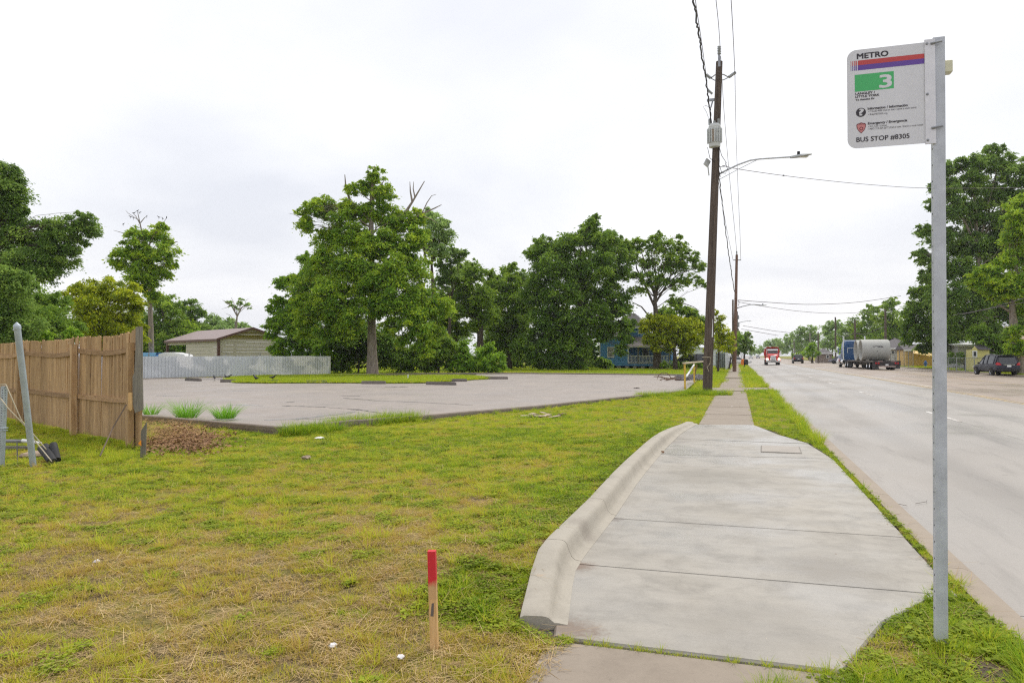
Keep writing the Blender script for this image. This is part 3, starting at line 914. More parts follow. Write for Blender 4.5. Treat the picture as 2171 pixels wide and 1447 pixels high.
# bracket strip and bolts
br = MB(); br.bx(x1 + 0.0005, x1 + 0.052, yF - 0.006, yF + 0.006, z0 - 0.006, z1 + 0.012); br.bx(x1 + 0.040, x1 + 0.052, yF + 0.006, yF + 0.03, z0 - 0.006, z1 + 0.012)
M_al = simple('aluminium_strip', (0.66, 0.65, 0.68), 0.4, 0.3, 0.08, 14)
bro = br.build('bracket', M_al, sign)
for (du, dv) in ((0.012, 0.02), (0.012, 0.52), (0.012, 0.975)):
    mb = MB(); mb.lathe((x1 + du, yF - 0.006, V(dv)), [(0.001, -0.007), (0.005, -0.007), (0.007, -0.003), (0.007, 0.001)], 'Y', 10); mb.build('bolt', M_steel, bro)
for dv in (0.025, 0.86):
    mb = MB(); mb.tube([(x1 + 0.03, yF - 0.012, V(dv)), (x1 + 0.085, yF - 0.012, V(dv) + 0.006)], 0.006, 8); mb.build('bolt', M_steel, bro)
p = AY(2010, 143, foot.y)
mb = MB(); mb.rbox((p.x - 0.004, p.y, p.z), (0.044, 0.05, 0.072), 0.006); mb.build('solar_light_box', simple('cream_plastic', (0.62, 0.60, 0.44), 0.5), sign)

# ================================================================== SURVEY STAKE and small things near the pad
def gz(x, y): return float(zlawn(x, y))
f0 = AZ(921, 1362, 0.02)
ht = AY(916, 1166, f0.y).z
stk = thing('survey_stake', 'pine survey stake with red painted top standing in the lawn', 'stake', (f0.x, f0.y, 0), rad(14))
w = 0.038
tilt = AY(916, 1166, f0.y).x - f0.x
def wood_col(z0, z1, ww):
    a = [(-ww, -ww), (ww, -ww), (ww, ww), (-ww, ww)]
    return [[(p[0] + tilt * z / ht, p[1], z) for p in a] for z in (z0, z1)]
ww = 0.021
zb = ht * 0.50
mb = MB(); mb.loft(wood_col(-0.06, zb, ww)); mb.build('wooden_shaft', M_pine, stk)
b = NB('red_marking_paint'); n = b.noise(b.map(b.coord('Object'), (25, 25, 5)), 1.0, 4, 0.6)
sp = b.n('ShaderNodeSeparateXYZ'); b.l(b.coord('Object'), sp.inputs[0])
fz = b.math('ADD', b.math('MULTIPLY', b.math('SUBTRACT', sp.outputs['Z'], zb + 0.045), 12.0), b.math('MULTIPLY', b.math('SUBTRACT', n, 0.5), 1.5))
b.col(b.mix(b.ramp(fz, [(0.2, 0), (0.75, 1)]), (0.58, 0.36, 0.17), (0.60, 0.020, 0.032))); b.rough(0.6); M_redpaint = b.m
mb = MB(); mb.loft(wood_col(zb, ht, ww + 0.0004)); mb.build('painted_top', M_redpaint, stk)
mb = MB(); mb.add([(-0.012 + tilt * .4, -ww - 0.001, ht * .33), (0.004 + tilt * .4, -ww - 0.001, ht * .33), (0.006 + tilt * .4, -ww - 0.001, ht * .47), (-0.006 + tilt * .4, -ww - 0.001, ht * .46)], [(0, 1, 2, 3)]); mb.build('dark_smudge', simple('graphite_smudge', (0.16, 0.13, 0.12), 0.8), stk)

c = AZ(1655, 952, 0.0)
cv = thing('utility_cover', 'rectangular metal utility box cover set into the concrete pad', 'cover', (c.x, c.y, 0), rad(-2))
M_cover = concrete('cover_concrete', (0.36, 0.33, 0.29), (0.22, 0.2, 0.18), (0.38, 0.34, 0.30), 0.5)
mb = MB(); mb.rbox((0, 0, 0.0), (0.63, 0.89, 0.012), 0.004); mb.build('frame', simple('cover_frame', (0.21, 0.19, 0.165), 0.8), cv)
mb = MB(); mb.rbox((0, 0, 0.004), (0.60, 0.86, 0.012), 0.004); mb.build('lid', M_cover, cv)
def litter(name, label, px, py, size, mat, cat='litter', z=0.0, flat=0.35, seed=1):
    p = AZ(px, py, z); zz = max(gz(p.x, p.y), -0.02) + 0.012
    rr = random.Random(seed); mb = MB(); n = 7
    rings = []
    for (h, k) in ((0, 0.75), (0.4, 1.0), (0.8, 0.8), (1.0, 0.35)):
        rings.append([(p.x + math.cos(2 * math.pi * i / n) * size * k * (0.6 + 0.6 * rr.random()), p.y + math.sin(2 * math.pi * i / n) * size * k * (0.6 + 0.6 * rr.random()), zz + h * size * flat * (0.7 + 0.6 * rr.random())) for i in range(n)])
    mb.loft(rings); o = mb.build(name, mat); return tag(o, label, cat)
M_paper = simple('white_litter', (0.78, 0.76, 0.76), 0.6, var=0.1)
litter('paper_scrap', 'crumpled white paper scrap on the dry lawn left of the red stake', 707, 1336, 0.024, M_paper, z=0.08, flat=0.8, seed=2)
litter('paper_scrap', 'small folded white paper scrap nearest the red stake', 851, 1359, 0.024, M_paper, z=0.08, flat=0.6, seed=3)
litter('plastic_scrap', 'torn white plastic scrap among long grass below the lot corner', 679, 929, 0.10, M_paper, seed=5)
litter('wrapper', 'small silver wrapper lying in the lawn on the left', 205, 1183, 0.03, simple('foil', (0.5, 0.45, 0.45), 0.35), z=0.03, flat=0.7, seed=6)
litter('plastic_scrap', 'white plastic scrap on the straw heap beside the wooden fence', 373, 905, 0.08, M_paper, seed=8)
litter('paper_scrap', 'tiny white paper scrap on the narrow sidewalk', 1551, 861, 0.05, M_paper, flat=0.15, seed=9)
M_dryleaf = simple('dry_leaf_brown', (.22, .11, .05), .9)
litter('dry_leaf', 'curled brown dry leaf at the kerb on the concrete pad', 1405, 958, .035, M_dryleaf, 'leaf', flat=.7, seed=31)
litter('dry_leaf', 'small dark dry leaf on the slab below the sign', 1772, 1173, .012, M_dryleaf, 'leaf', flat=.6, seed=32)
litter('dry_leaf', 'tiny dark leaf bit on the nearest pad slab', 1593, 1384, .009, M_dryleaf, 'leaf', flat=.5, seed=33)
M_barkchip = simple('bark_flakes', (0.30, 0.23, 0.17), 0.95, var=0.45, scale=30, bump=0.5)
litter('bark_chunk', 'small brown bark chunk lying on the lawn', 648, 972, 0.10, M_barkchip, 'bark', flat=0.5, seed=12)
litter('fallen_branch', 'dark brown debris lump on the lot near the barrier', 1350, 823, 0.28, simple('dark_debris', (0.05, 0.035, 0.028), 0.9), 'debris', z=LOT_Z, flat=0.3, seed=13)
# bleached wood pile on the lawn
pc = AZ(1158, 880, 0.0)
wp = thing('flattened_cardboard', 'weathered pale cardboard scraps lying flat on the lawn by the lot kerb', 'debris', (pc.x, pc.y, gz(pc.x, pc.y)))
M_card = simple('weathered_card', (0.42, 0.33, 0.26), 0.95, var=0.5, scale=9, bump=0.4)
rr = random.Random(4)
for k in range(16):
    x, y = (rr.random() - .5) * .9, (rr.random() - .5) * 1.1
    mb = MB(); L = .12 + .3 * rr.random(); Wd = .08 + .14 * rr.random()
    mb.box((x, y, 0.025 + .03 * rr.random()), (L, Wd, 0.012), rr.random() * 3.1, rx=(rr.random() - .5) * .35, ry=(rr.random() - .5) * .35); mb.build('scrap', M_card, wp)

# ================================================================== WOODEN FENCE
fpx = [(294, 949, 0.0), (283, 947, 0.0), (160, 922, 0.0), (46, 896, 0.0)]
fE = AZ(294, 949, 0.0); f1 = AZ(281, 947, 0.0); f2 = AZ(161, 922, 0.0); f3 = AZ(46, 896, 0.0)
dirn = (f3 - f2).normalized(); f4 = f3 + dirn * 3.4
fz = {0: 2.02, 1: 2.02, 2: 1.93, 3: 1.90, 4: 1.88}
fence = thing('wooden_fence', 'warped brown cedar picket fence ending beside the parking lot', 'fence')
pn = [fE, f1, f2, f3, f4]; hz = [2.03, 2.02, 1.93, 1.90, 1.86]
rr = random.Random(21)
def fence_panel(a, e, ha, he, bulge, dip):
    d = (e - a); L = d.length; d.normalize(); nrm = Vector((-d.y, d.x, 0))       # side
    if nrm.y < 0: nrm = -nrm                                                       # away from the camera
    n = max(1, round(L / 0.137)); 
    for k in range(n):
        u = (k + .5) / n
        off = nrm * (0.05 + bulge * math.sin(math.pi * u) + 0.012 * (rr.random() - .5))
        p = a.lerp(e, u) + off
        h = ha + (he - ha) * u - dip * math.sin(math.pi * u) + 0.03 * (rr.random() - .5)
        w = 0.147 * (0.98 + 0.02 * rr.random())
        mb = MB(); cl = 0.028; t = 0.016
        prof = [(-w / 2, 0.0), (w / 2, 0.0), (w / 2, h - cl), (w / 2 - cl, h), (-w / 2 + cl, h), (-w / 2, h - cl)]
        yaw = math.atan2(d.y, d.x) + 0.10 * (rr.random() - .5) - math.pi * bulge / L * math.cos(math.pi * u)
        mb.prism([(x, 0, z + (0.0)) for (x, z) in prof], (0, t, 0))
        o = mb.build('picket', M_fence, fence); o.location = (p.x, p.y, 0.02 + 0.015 * rr.random()); o.rotation_euler = (0.02 * (rr.random() - .5), 0.012 * (rr.random() - .5), yaw)
    for frac, sag in ((0.865, 0.05), (0.40, 0.025)):
        path = []
        for k in range(13):
            u = k / 12
            h = (ha + (he - ha) * u) * frac - sag * 1.6 * math.sin(math.pi * u)
            path.append(a.lerp(e, u) + nrm * (0.022 + bulge * math.sin(math.pi * u)) + Vector((0, 0, h)))
        mb = MB(); rings = []
        for q in path:
            tH = 0.045 if frac > .8 else 0.045
            rings.append([(q.x - nrm.x * .02, q.y - nrm.y * .02, q.z - tH), (q.x + nrm.x * .018, q.y + nrm.y * .018, q.z - tH), (q.x + nrm.x * .018, q.y + nrm.y * .018, q.z + tH), (q.x - nrm.x * .02, q.y - nrm.y * .02, q.z + tH)])
        mb.loft(rings); mb.build('rail', M_rail, fence)
fence_panel(f1, f2, 2.02, 1.93, 0.16, 0.05)
fence_panel(f2, f3, 1.93, 1.90, 0.14, 0.03)
fence_panel(f3, f4, 1.90, 1.86, 0.06, 0.02)
fence_panel(fE, f1, 2.03, 2.02, 0.0, 0.0)
dd = (f2 - f1).normalized(); yawf = math.atan2(dd.y, dd.x); nr = Vector((dd.y, -dd.x, 0)); nr = nr if nr.y < 0 else -nr
for (p, h) in ((f1 + nr * .05, 1.80), (f2 + nr * .055, 1.80), (f3 + nr * .055, 1.78), (f4 + nr * .055, 1.76)):
    mb = MB(); mb.box((0, 0, h / 2 - .1), (.10, .10, h + .2)); o = mb.build('post', M_rail if p is None else M_fence, fence); o.location = p; o.rotation_euler = (0, 0.01, yawf)
# grey end board, ragged outline
eb = [(287.5, 692.5), (301.5, 691.5), (302, 800), (303.5, 868), (286, 875), (281, 855), (281, 798), (285, 788), (287, 740)]
De = depth(fE) - 0.12
mb = MB(); mb.prism([AD(x, y, De) for (x, y) in eb][::-1], FWD * 0.02); mb.build('end_board', M_greyboard, fence)['label'] = 'weathered grey end board with ragged lower edge'
mb = MB(); mb.prism([AD(x, y, De - .03) for (x, y) in ((272, 832), (279, 832), (279, 868), (276, 871), (271, 866))][::-1], FWD * 0.03); mb.build('splintered_block', M_pine, fence)
mb = MB(); mb.tube([AD(268, 857, De - .06), AD(240, 905, De - .3), AD(212, 966, De - 1.3)], 0.011, 6); o = mb.build('leaning_rod', simple('rusty_rod', (0.14, 0.10, 0.075), 0.9)); tag(o, 'thin rusty rod leaning against the end panel of the wooden fence', 'rod')
# short stake with orange flag
ws = AZ(303, 969, 0.0); De2 = depth(ws)
wst = thing('lath_stake', 'grey pointed lath stake in front of the wooden fence end', 'stake')
mb = MB(); mb.prism([AD(x, y, De2) for (x, y) in ((297, 970), (308, 971), (310, 905), (311, 894), (299, 912))][::-1], FWD * 0.02); mb.build('lath', M_greyboard, wst)
mb = MB(); mb.prism([AD(x, y, De2 - .03) for (x, y) in ((292.5, 940), (299, 932), (299.5, 945))][::-1], FWD * 0.004); mb.build('orange_flag', simple('orange_flagging', (0.85, 0.30, 0.02), 0.6), wst)

# ================================================================== STUFF AT THE LEFT EDGE
lp0, lp1 = AZ(72, 986, 0.0), None
Dl = depth(lp0)
lp1 = AD(36, 690, Dl - 0.35)
lpt = thing('leaning_pipe_post', 'leaning galvanised pipe post with a pointed cap in front of the wooden fence', 'post')
mb = MB(); mb.tube([lp0 - Vector((0, 0, .1)), lp0.lerp(lp1, .5), lp0.lerp(lp1, .985)], 0.043, 16); mb.build('pipe', M_galv2, lpt, angle=40)
mb = MB(); ax = (lp1 - lp0).normalized(); q = lp0.lerp(lp1, .975)
mb.tube([q, q + ax * .045, q + ax * .06, q + ax * .10], [0.048, 0.048, 0.043, 0.004], 16); mb.build('cap', M_galv2, lpt, angle=40)
s_ = basis(ax)[0]; 
mb = MB(); q = lp0.lerp(lp1, .968); mb.tube([q, q + Vector((-0.075, 0.0, 0.004))], 0.014, 8); mb.build('side_pin', M_galv2, lpt)
# perforated square post
pf = AZ(2, 985, 0.0); Dp = depth(pf)
pp = thing('perforated_sign_post', 'perforated galvanised square post at the left picture edge', 'post')
pt1 = AD(9, 818, Dp - .05)
mb = MB(); mb.loft([sq(pf - Vector((0, 0, .1)), .062), sq(pt1, .062)]); mb.build('square_tube', M_galv2, pp)
mb = MB()
for k in range(30):
    mb = MB(); q = pf.lerp(pt1, .02 + .96 * k / 30); mb.tube([q + Vector((.010, -.0315, 0)), q + Vector((.010, -.0335, 0))], 0.0065, 8); mb.build('post_hole', M_black, pp); mb = MB(); mb.tube([q + Vector((.0313, 0, 0)), q + Vector((.0333, 0, 0))], 0.0065, 8); mb.build('post_hole', M_black, pp)
mb = MB(); q = pf.lerp(pt1, .47); mb.box(q, (.10, .10, .012)); q = pf.lerp(pt1, .44); mb.box(q, (.095, .095, .01)); mb.build('collar', M_galv2, pp)
M_rope = simple('cream_rope', (0.52, 0.46, 0.34), 0.9)
def rope(label, pts, r, mat=M_rope, cat='rope', name='rope'):
    P = []
    for (x, y, d) in pts: P.append(AD(x, y, d))
    mb = MB(); mb.tube(P, r, 6); o = mb.build(name, mat, smooth=True); return tag(o, label, cat)
rope('cream rope tied over the perforated post and down to the black pipe bundle', [(-8, 816, Dp - .04), (12, 814, Dp - .06), (26, 846, Dp - .1), (45, 890, Dp - .05), (92, 945, Dp + .05), (98, 952, Dp + .05)], 0.008)
rope('lower cream rope running from the picture edge to the black pipe bundle', [(-6, 834, Dp - .1), (18, 866, Dp - .1), (56, 905, Dp - .02), (75, 935, Dp), (102, 968, Dp - .05), (110, 978, Dp - .1)], 0.008)
bl = thing('black_pipe_bundle', 'bundle of black rubber pipes lying tied in the grass by the leaning post', 'pipes')
for (a, e, r, dd_) in (((86, 950), (107, 977), .045, 0), ((97, 945), (114, 978), .048, .03), ((113, 942), (121, 975), .055, -.03)):
    A_, E_ = AD(a[0], a[1], Dl + .55 + dd_), AZ(e[0], e[1], 0.03)
    mb = MB(); mb.tube([A_, A_.lerp(E_, .5), E_], [r, r * 1.02, r], 12); mb.build('pipe', M_black, bl, angle=40)
    mb = MB(); mb.tube([A_ - (E_ - A_) * .012, A_ + (E_ - A_) * .01], [r * .6, r * .6], 12); mb.build('pipe_mouth', simple('dark_bore', (0.008, 0.008, 0.008), .9), bl)
hp = thing('grey_conduit', 'grey conduit pipe with white sleeve lying level behind the leaning post', 'pipe')
dc = depth(AZ(40, 945, 0.05))
mb = MB(); mb.tube([AD(-12, 935, dc), AD(20, 934.5, dc), AD(48, 935, dc)], .030, 12); mb.build('grey_pipe', simple('grey_pvc', (0.22, 0.22, 0.23), 0.5), hp, angle=40)
mb = MB(); mb.tube([AD(47, 934, dc), AD(62, 935, dc), AD(78, 937.5, dc), AD(88, 938.5, dc)], [.032, .031, .022, .015], 12); mb.build('white_sleeve', M_white, hp, angle=40)
mb = MB(); mb.tube([AD(36, 934, dc - .04), AZ(37, 985, 0.0)], .008, 6); o = mb.build('iron_rod', M_black); tag(o, 'thin dark iron rod stuck upright beside the perforated post', 'rod')
q = AZ(22, 949, 0.02)
mb = MB(); mb.box((q.x, q.y, .03), (.7, .09, .04), YAW + .02); o = mb.build('timber_offcut', M_greyboard); tag(o, 'grey timber offcut lying under the conduit pipe', 'plank')
q = AZ(78, 965, 0.0)
mb = MB(); mb.rbox((q.x, q.y, .02), (.36, .46, .07), .03, .5); o = mb.build('stone', simple('tan_stone', (0.36, 0.27, 0.19), .95, var=.35, scale=9, bump=.5)); tag(o, 'flat tan stone in the grass beside the black pipe bundle', 'stone')

# ================================================================== WHITE METAL FENCE
b = NB('white_metal_sheet'); g = b.geo()
pn_ = b.noise(b.map(g, (0.55, 0.55, 0.9)), 1.0, 2, 0.4, 0.2); nn_ = b.noise(g, 9, 4, 0.6)
bk = b.n('ShaderNodeTexVoronoi'); bk.inputs['Scale'].default_value = .75; b.l(g, bk.inputs['Vector'])
c = b.mix(b.ramp(bk.outputs['Color'], [(0.45, 0), (0.5, 1)]), (0.64, 0.67, 0.70), (0.80, 0.81, 0.82))
c = b.mix(b.ramp(pn_, [(0.5, 0), (0.56, 1)]), c, (0.58, 0.61, 0.64))
c = b.mix(b.math('MULTIPLY', b.ramp(nn_, [(0.5, 0), (0.8, 1)]), .3), c, (0.38, 0.39, 0.40))
b.col(c); b.rough(.45); M_wmetal = b.m
wf = thing('white_metal_fence', 'ribbed white metal sheet fence with patchy repainting along the lot', 'fence')
Dw = depth(WF0)
wh = AD(302, 755.5, Dw).z - LOT_Z
def rib_sheet(w, h):
    mb = MB(); n = 4; pts = []
    for k in range(n):
        x = w * k / n; q = w / n
        pts += [(x, 0), (x + q * .55, 0), (x + q * .66, -.07), (x + q * .88, -.07)]
    pts.append((w - .002, 0))
    vs = [(x, y, 0) for (x, y) in pts] + [(x, y, h) for (x, y) in pts] 
    m = len(pts); fs = [(i, i + 1, m + i + 1, m + i) for i in range(m - 1)]
    vs += [(x, y + .004, 0) for (x, y) in pts] + [(x, y + .004, h) for (x, y) in pts]
    fs += [(2 * m + i + 1, 2 * m + i, 3 * m + i, 3 * m + i + 1) for i in range(m - 1)] + [(m + i, m + i + 1, 3 * m + i + 1, 3 * m + i) for i in range(m - 1)]
    mb.add(vs, fs); return mb.mesh('panel', M_wmetal)
L = (WF1 - WFL).length; n = round(L / .92); pw = L / n
sheet = rib_sheet(pw, wh); yw = math.atan2(wfd.y, wfd.x)
for k in range(n):
    o = link('panel', sheet, wf); p = WFL + wfd * (pw * k); o.location = (p.x, p.y, LOT_Z + .02 + .012 * math.sin(k * 1.7)); o.rotation_euler = (0, 0, yw)
for k in range(0, n + 1, 3):
    mb = MB(); p = WFL + wfd * (pw * k) + Vector((-wfd.y, wfd.x, 0)) * .06; mb.tube([p - Vector((0, 0, .1)), p + Vector((0, 0, wh + .25))], .03, 8); mb.build('post', M_steel, wf)

# ================================================================== BEIGE METAL SHED
M_side = simple('beige_siding', (0.47, 0.435, 0.35), 0.55, var=0.06, scale=2)
M_trim = simple('brown_trim', (0.115, 0.055, 0.045), 0.55)
M_roofm = simple('brown_metal_roof', (0.265, 0.195, 0.18), 0.5, var=0.12, scale=1.5)
Dc = 66.0
cB = AD(463, 754, Dc); cB.z = 0
cg = AD(463, 718, Dc)               # top of corner post
gapx = AD(533, 696, Dc + 2.2); rr_e = AD(610, 730, Dc + 4.5)
gd = Vector((rr_e.x - cB.x, rr_e.y - cB.y, 0)).normalized()
Wg = 2 * (Vector((gapx.x - cB.x, gapx.y - cB.y, 0)).dot(gd))
ld_end = AD(355, 728, Dc + 9.5)
ld = Vector((ld_end.x - cB.x, ld_end.y - cB.y, 0)); Ls = ld.length; ld.normalize()
He = cg.z; Hr = gapx.z
shed = thing('metal_shed', 'beige metal carport shed with brown low-pitched roof behind the white fence', 'shed')
def sidewall(o0, d, L, h0, h1fn, parent, ny, name='siding_panel', z0=0.0, off=0.0, mat=None, a0=0.0, a1=1.0):
    nrm = Vector((d.y, -d.x, 0)); 
    if nrm.dot(EYE - o0) < 0: nrm = -nrm
    top = max(h1fn(0), h1fn(.5), h1fn(1)); st = (top - z0) / ny
    for k in range(ny):
        za, zb = z0 + k * st, z0 + (k + 1) * st - .012
        # clip to roof line
        us = [u / 20 for u in range(21)]
        us = [u for u in us if h1fn(u) > za + .02 and a0 <= u <= a1]
        if len(us) < 2: continue
        u0, u1 = us[0], us[-1]
        zt0, zt1 = min(zb, h1fn(u0)), min(zb, h1fn(u1))
        ring = []
        for (u, zt) in ((u0, zt0), (u1, zt1)):
            p = o0 + d * (L * u)
            ring.append([tuple(p + nrm * .030 + Vector((0, 0, za))), tuple(p + nrm * .010 + Vector((0, 0, zt))), tuple(p - nrm * .01 + Vector((0, 0, zt))), tuple(p - nrm * .01 + Vector((0, 0, za)))])
        mb = MB(); mb.loft(ring); mb.build(name, mat or M_side, parent)
gfn = lambda u: He + (Hr - He) * (1 - abs(2 * u - 1))
sidewall(cB, gd, Wg, 0, gfn, shed, 13)
sidewall(cB, ld, Ls, 0, lambda u: He - .02, shed, 9, a0=0.0, a1=0.60)
sidewall(cB + ld * (Ls * .6), ld, Ls * .4, 0, lambda u: He - .02, shed, 1, z0=He - .45)
# roof: two slopes with thickness and overhang
ov = .25
A0 = cB - ld * -0.0
def roofpt(along, across, z): return cB + ld * along + gd * across + Vector((0, 0, z))
for sgn in (0, 1):
    e_a = -ov if sgn == 0 else Wg + ov; ridge = Wg / 2
    ze = He - ov * (Hr - He) / (Wg / 2)
    q = [roofpt(-ov, e_a, ze + .03), roofpt(Ls + .2, e_a, ze + .03), roofpt(Ls + .2, ridge, Hr + .03), roofpt(-ov, ridge, Hr + .03)]
    mb = MB(); mb.prism(q, (0, 0, .06)); mb.build('roof', M_roofm, shed)
    mb = MB(); mb.prism([roofpt(-ov - .02, e_a, ze - .08), roofpt(-ov - .02, ridge, Hr - .08), roofpt(-ov - .02, ridge, Hr + .12), roofpt(-ov - .02, e_a, ze + .12)], ld * .06); mb.build('roof_trim', M_trim, shed)
mb = MB(); mb.prism([roofpt(-ov, -ov - .02, He - .22), roofpt(Ls + .2, -ov - .02, He - .22), roofpt(Ls + .2, -ov - .02, He - .02), roofpt(-ov, -ov - .02, He - .02)], gd * .05); mb.build('eave_trim', M_trim, shed)
for al in (0, Ls):
    p = cB + ld * al; mb = MB(); mb.box((p.x, p.y, He / 2 - .02), (.22, .22, He), math.atan2(gd.y, gd.x)); mb.build('corner_post', M_trim, shed)
# van behind the white fence
vb = AD(372, 760, 58); 
van = thing('parked_van', 'white van with blue front roof parked behind the white metal fence', 'van', (vb.x, vb.y, 0), YAW)
vt = AD(372, 746.5, 58).z
def vanbody(x0, x1, z1):
    secs = []
    for (x, k, h) in ((x0, .75, .80), (x0 + .12, .92, .93), (x0 + .6, 1, 1.0), (x1 - 1.1, 1, 1.0), (x1 - .25, .95, .90), (x1, .8, .72)):
        w = .95 * k; zt = z1 * h
        secs.append([(x, -w, .35), (x, w, .35), (x, w, zt * .82), (x, w * .82, zt), (x, -w * .82, zt), (x, -w, zt * .82)])
    return secs
mb = MB(); mb.loft(vanbody(-1.1, 1.25, vt)); mb.build('body', paint('van_white', (.78, .78, .80)), van, angle=35)
mb = MB(); mb.loft(vanbody(-1.75, -1.12, vt - .02)); mb.build('blue_roof', paint('van_blue', (.20, .45, .75)), van, angle=35)
for x in (-1.1, .9):
    for y in (-.8, .8):
        mb = MB(); mb.lathe((x, y, .33), [(.01, -.1), (.33, -.1), (.33, .1), (.01, .1)], 'Y', 16); mb.build('wheel', M_tyre, van)

# ================================================================== WHEEL STOPS
def stop_mesh(L):
    mb = MB()
    prof = [(-.10, 0), (.10, 0), (.095, .06), (.055, .165), (-.055, .165), (-.095, .06)]
    e = .06
    mb.loft([[(-L / 2, p[0], p[1]) for p in prof], [(-L / 2 + e, p[0], p[1]) for p in prof], [(L / 2 - e, p[0], p[1]) for p in prof], [(L / 2, p[0] * .9, p[1] * .8) for p in prof]])
    return mb.mesh('wheel_stop', M_stop)
wsd = [((395, 425), 806.5, 'leftmost concrete wheel stop, near the white metal fence'), ((468, 501), 810, 'concrete wheel stop with two black birds behind it'), ((553, 591), 811.5, 'concrete wheel stop with a bird perched on its right end'),
       ((650, 693), 812, 'concrete wheel stop left of the tall tree trunk in front of the grass island'), ((767, 818), 813.5, 'concrete wheel stop just right of the tall tree trunk'), ((905, 966), 815, 'nearest and longest looking concrete wheel stop, tilted on the lot'),
       ((938, 990), 808.5, 'concrete wheel stop at the right tip of the grass island'), ((1027, 1077), 803.5, 'rightmost concrete wheel stop on the open lot'), ((905, 945), 800.5, 'low concrete wheel stop behind the grass island'), ((975, 1010), 794.8, 'farthest concrete wheel stop by the back kerb')]
for ((xa, xb), y, lab) in wsd:
    a, e = AZ(xa, y, LOT_Z), AZ(xb, y + (1.2 if xa in (905, 395) and y > 806 else 0), LOT_Z)
    L = (e - a).length
    o = link('wheel_stop', stop_mesh(L)); m = (a + e) / 2
    o.location = (m.x, m.y, LOT_Z); d = e - a; o.rotation_euler = (0, 0, math.atan2(d.y, d.x)); tag(o, lab, 'wheel stop', 'concrete wheel stops on the lot')
p = AZ(865, 806, LOT_Z)
mb = MB(); mb.tube([(p.x, p.y, LOT_Z), (p.x, p.y, LOT_Z + .33)], .035, 10); mb.lathe((p.x, p.y, LOT_Z + .33), [(.001, .02), (.05, .015), (.05, -.03), (.036, -.03)], 'Z', 10); o = mb.build('cleanout_pipe', M_white); tag(o, 'short white cleanout pipe standing in the grass island', 'pipe')

# ================================================================== UTILITY POLES AND WIRES
def pole_thing(name, label, base, topp, r0, r1, mat, group='utility poles along the road'):
    t = thing(name, label, 'utility pole', group=group)
    n = 10; path = [base.lerp(topp, k / n) for k in range(n + 1)]; path[0] = base - Vector((0, 0, .3))
    mb = MB(); mb.tube(path, [r0 + (r1 - r0) * k / n for k in range(n + 1)], 14)
    mb.build('pole_shaft', mat, t, angle=50)
    return t
def insulator(parent, a, d, L=.34, r=.055, mat=None):
    d = Vector(d).normalized(); a = Vector(a); path = []; rad_ = []
    for k in range(5):
        path += [a + d * (L * (k + .05) / 5), a + d * (L * (k + .45) / 5), a + d * (L * (k + .9) / 5)]; rad_ += [r * .62, r, r * .62]
    mb = MB(); mb.tube(path, rad_, 10); return mb.build('insulator', mat or M_porc, parent, smooth=True)
P1b = AZ(1499, 833, 0.0); D1 = depth(P1b)
P1t = AD(1525, 131, D1 - .3)
def on1(px, py, off=0.0): return AD(px, py, D1 + off)
pole1 = pole_thing('utility_pole', 'tall dark leaning utility pole with transformer beside the sidewalk', P1b, P1t, .205, .135, M_pole)
pole_ax = (P1t - P1b)
def along1(f): return P1b + pole_ax * f
ins_top = P1t + Vector((0, 0, .10))
mb = MB(); mb.box(P1t + Vector((0, -.12, 0)), (.10, .03, .5)); mb.tube([P1t + Vector((0, -.1, .1)), P1t + Vector((0, -.06, .3))], .02, 6); mb.build('top_bracket', M_steel, pole1)
insulator(pole1, P1t + Vector((0, -.06, .28)), (0, 0, 1), .36, .085)
i_r = on1(1560, 153); i_l = on1(1497, 158)
pj = along1(.955)
for (e, pxs) in ((i_r, (1545, 164)), (i_l, (1507, 166))):
    m = on1(*pxs)
    mb = MB(); mb.tube([pj + Vector((0, 0, .12)), (pj + m) / 2 + Vector((0, 0, .10)), m], .022, 6); mb.tube([pj - Vector((0, 0, .16)), (pj + m) / 2 - Vector((0, 0, .12)), m], .022, 6); mb.build('standoff_bracket', M_steel, pole1)
    insulator(pole1, m, e - m, (e - m).length, .075)
# cut-out fuse, arrester
c1 = on1(1503, 200, -.2)
insulator(pole1, on1(1500, 190, -.2), on1(1510, 199, -.2) - on1(1500, 190, -.2), .28, .06)
mb = MB(); mb.box(on1(1508, 212, -.1), (.36, .08, .10)); mb.tube([on1(1511, 214, -.15), on1(1507, 228, -.2)], .03, 8); mb.build('cutout_bracket', M_steel, pole1)
# transformer
tcn = on1(1515, 286, -.42)
tz0 = on1(1515, 312, -.42).z; tz1 = on1(1515, 262, -.42).z
M_xf = simple('transformer_paint', (0.58, 0.60, 0.60), 0.45, var=0.10, scale=4)
tr = thing('tmp', None, None); bpy.data.objects.remove(tr)
mb = MB(); H_ = tz1 - tz0
mb.lathe((tcn.x, tcn.y, tz0), [(.001, 0), (.225, 0), (.235, .03), (.235, H_ * .82), (.245, H_ * .83), (.245, H_ * .88), (.20, H_ * .97), (.001, H_)], 'Z', 22)
xf = mb.build('transformer_tank', M_xf, pole1, angle=40)
for k in range(9):
    a = rad(-150 + k * 300 / 8 + 0) - math.pi / 2 + math.pi / 2
    a = rad(180 + 10 + k * 160 / 8)
    q = Vector((tcn.x + math.cos(a) * .275, tcn.y + math.sin(a) * .275, tz0 + H_ * .46)); mb = MB(); mb.box(q, (.075, .025, H_ * .62), a); mb.build('cooling_fin', M_xf, xf)
mb = MB(); a = rad(250); mb.box((tcn.x - .06, tcn.y - .238, tz0 + H_ * .45), (.045, .006, H_ * .5)); mb.build('rust_streak', simple('rust', (.42, .26, .12), .8), xf)
for (dx_, hh) in ((-.2, .26), (.16, .22), (.0, .16)):
    insulator(xf, (tcn.x + dx_, tcn.y - .05, tz1 - .05), (0, 0, 1), hh, .06)
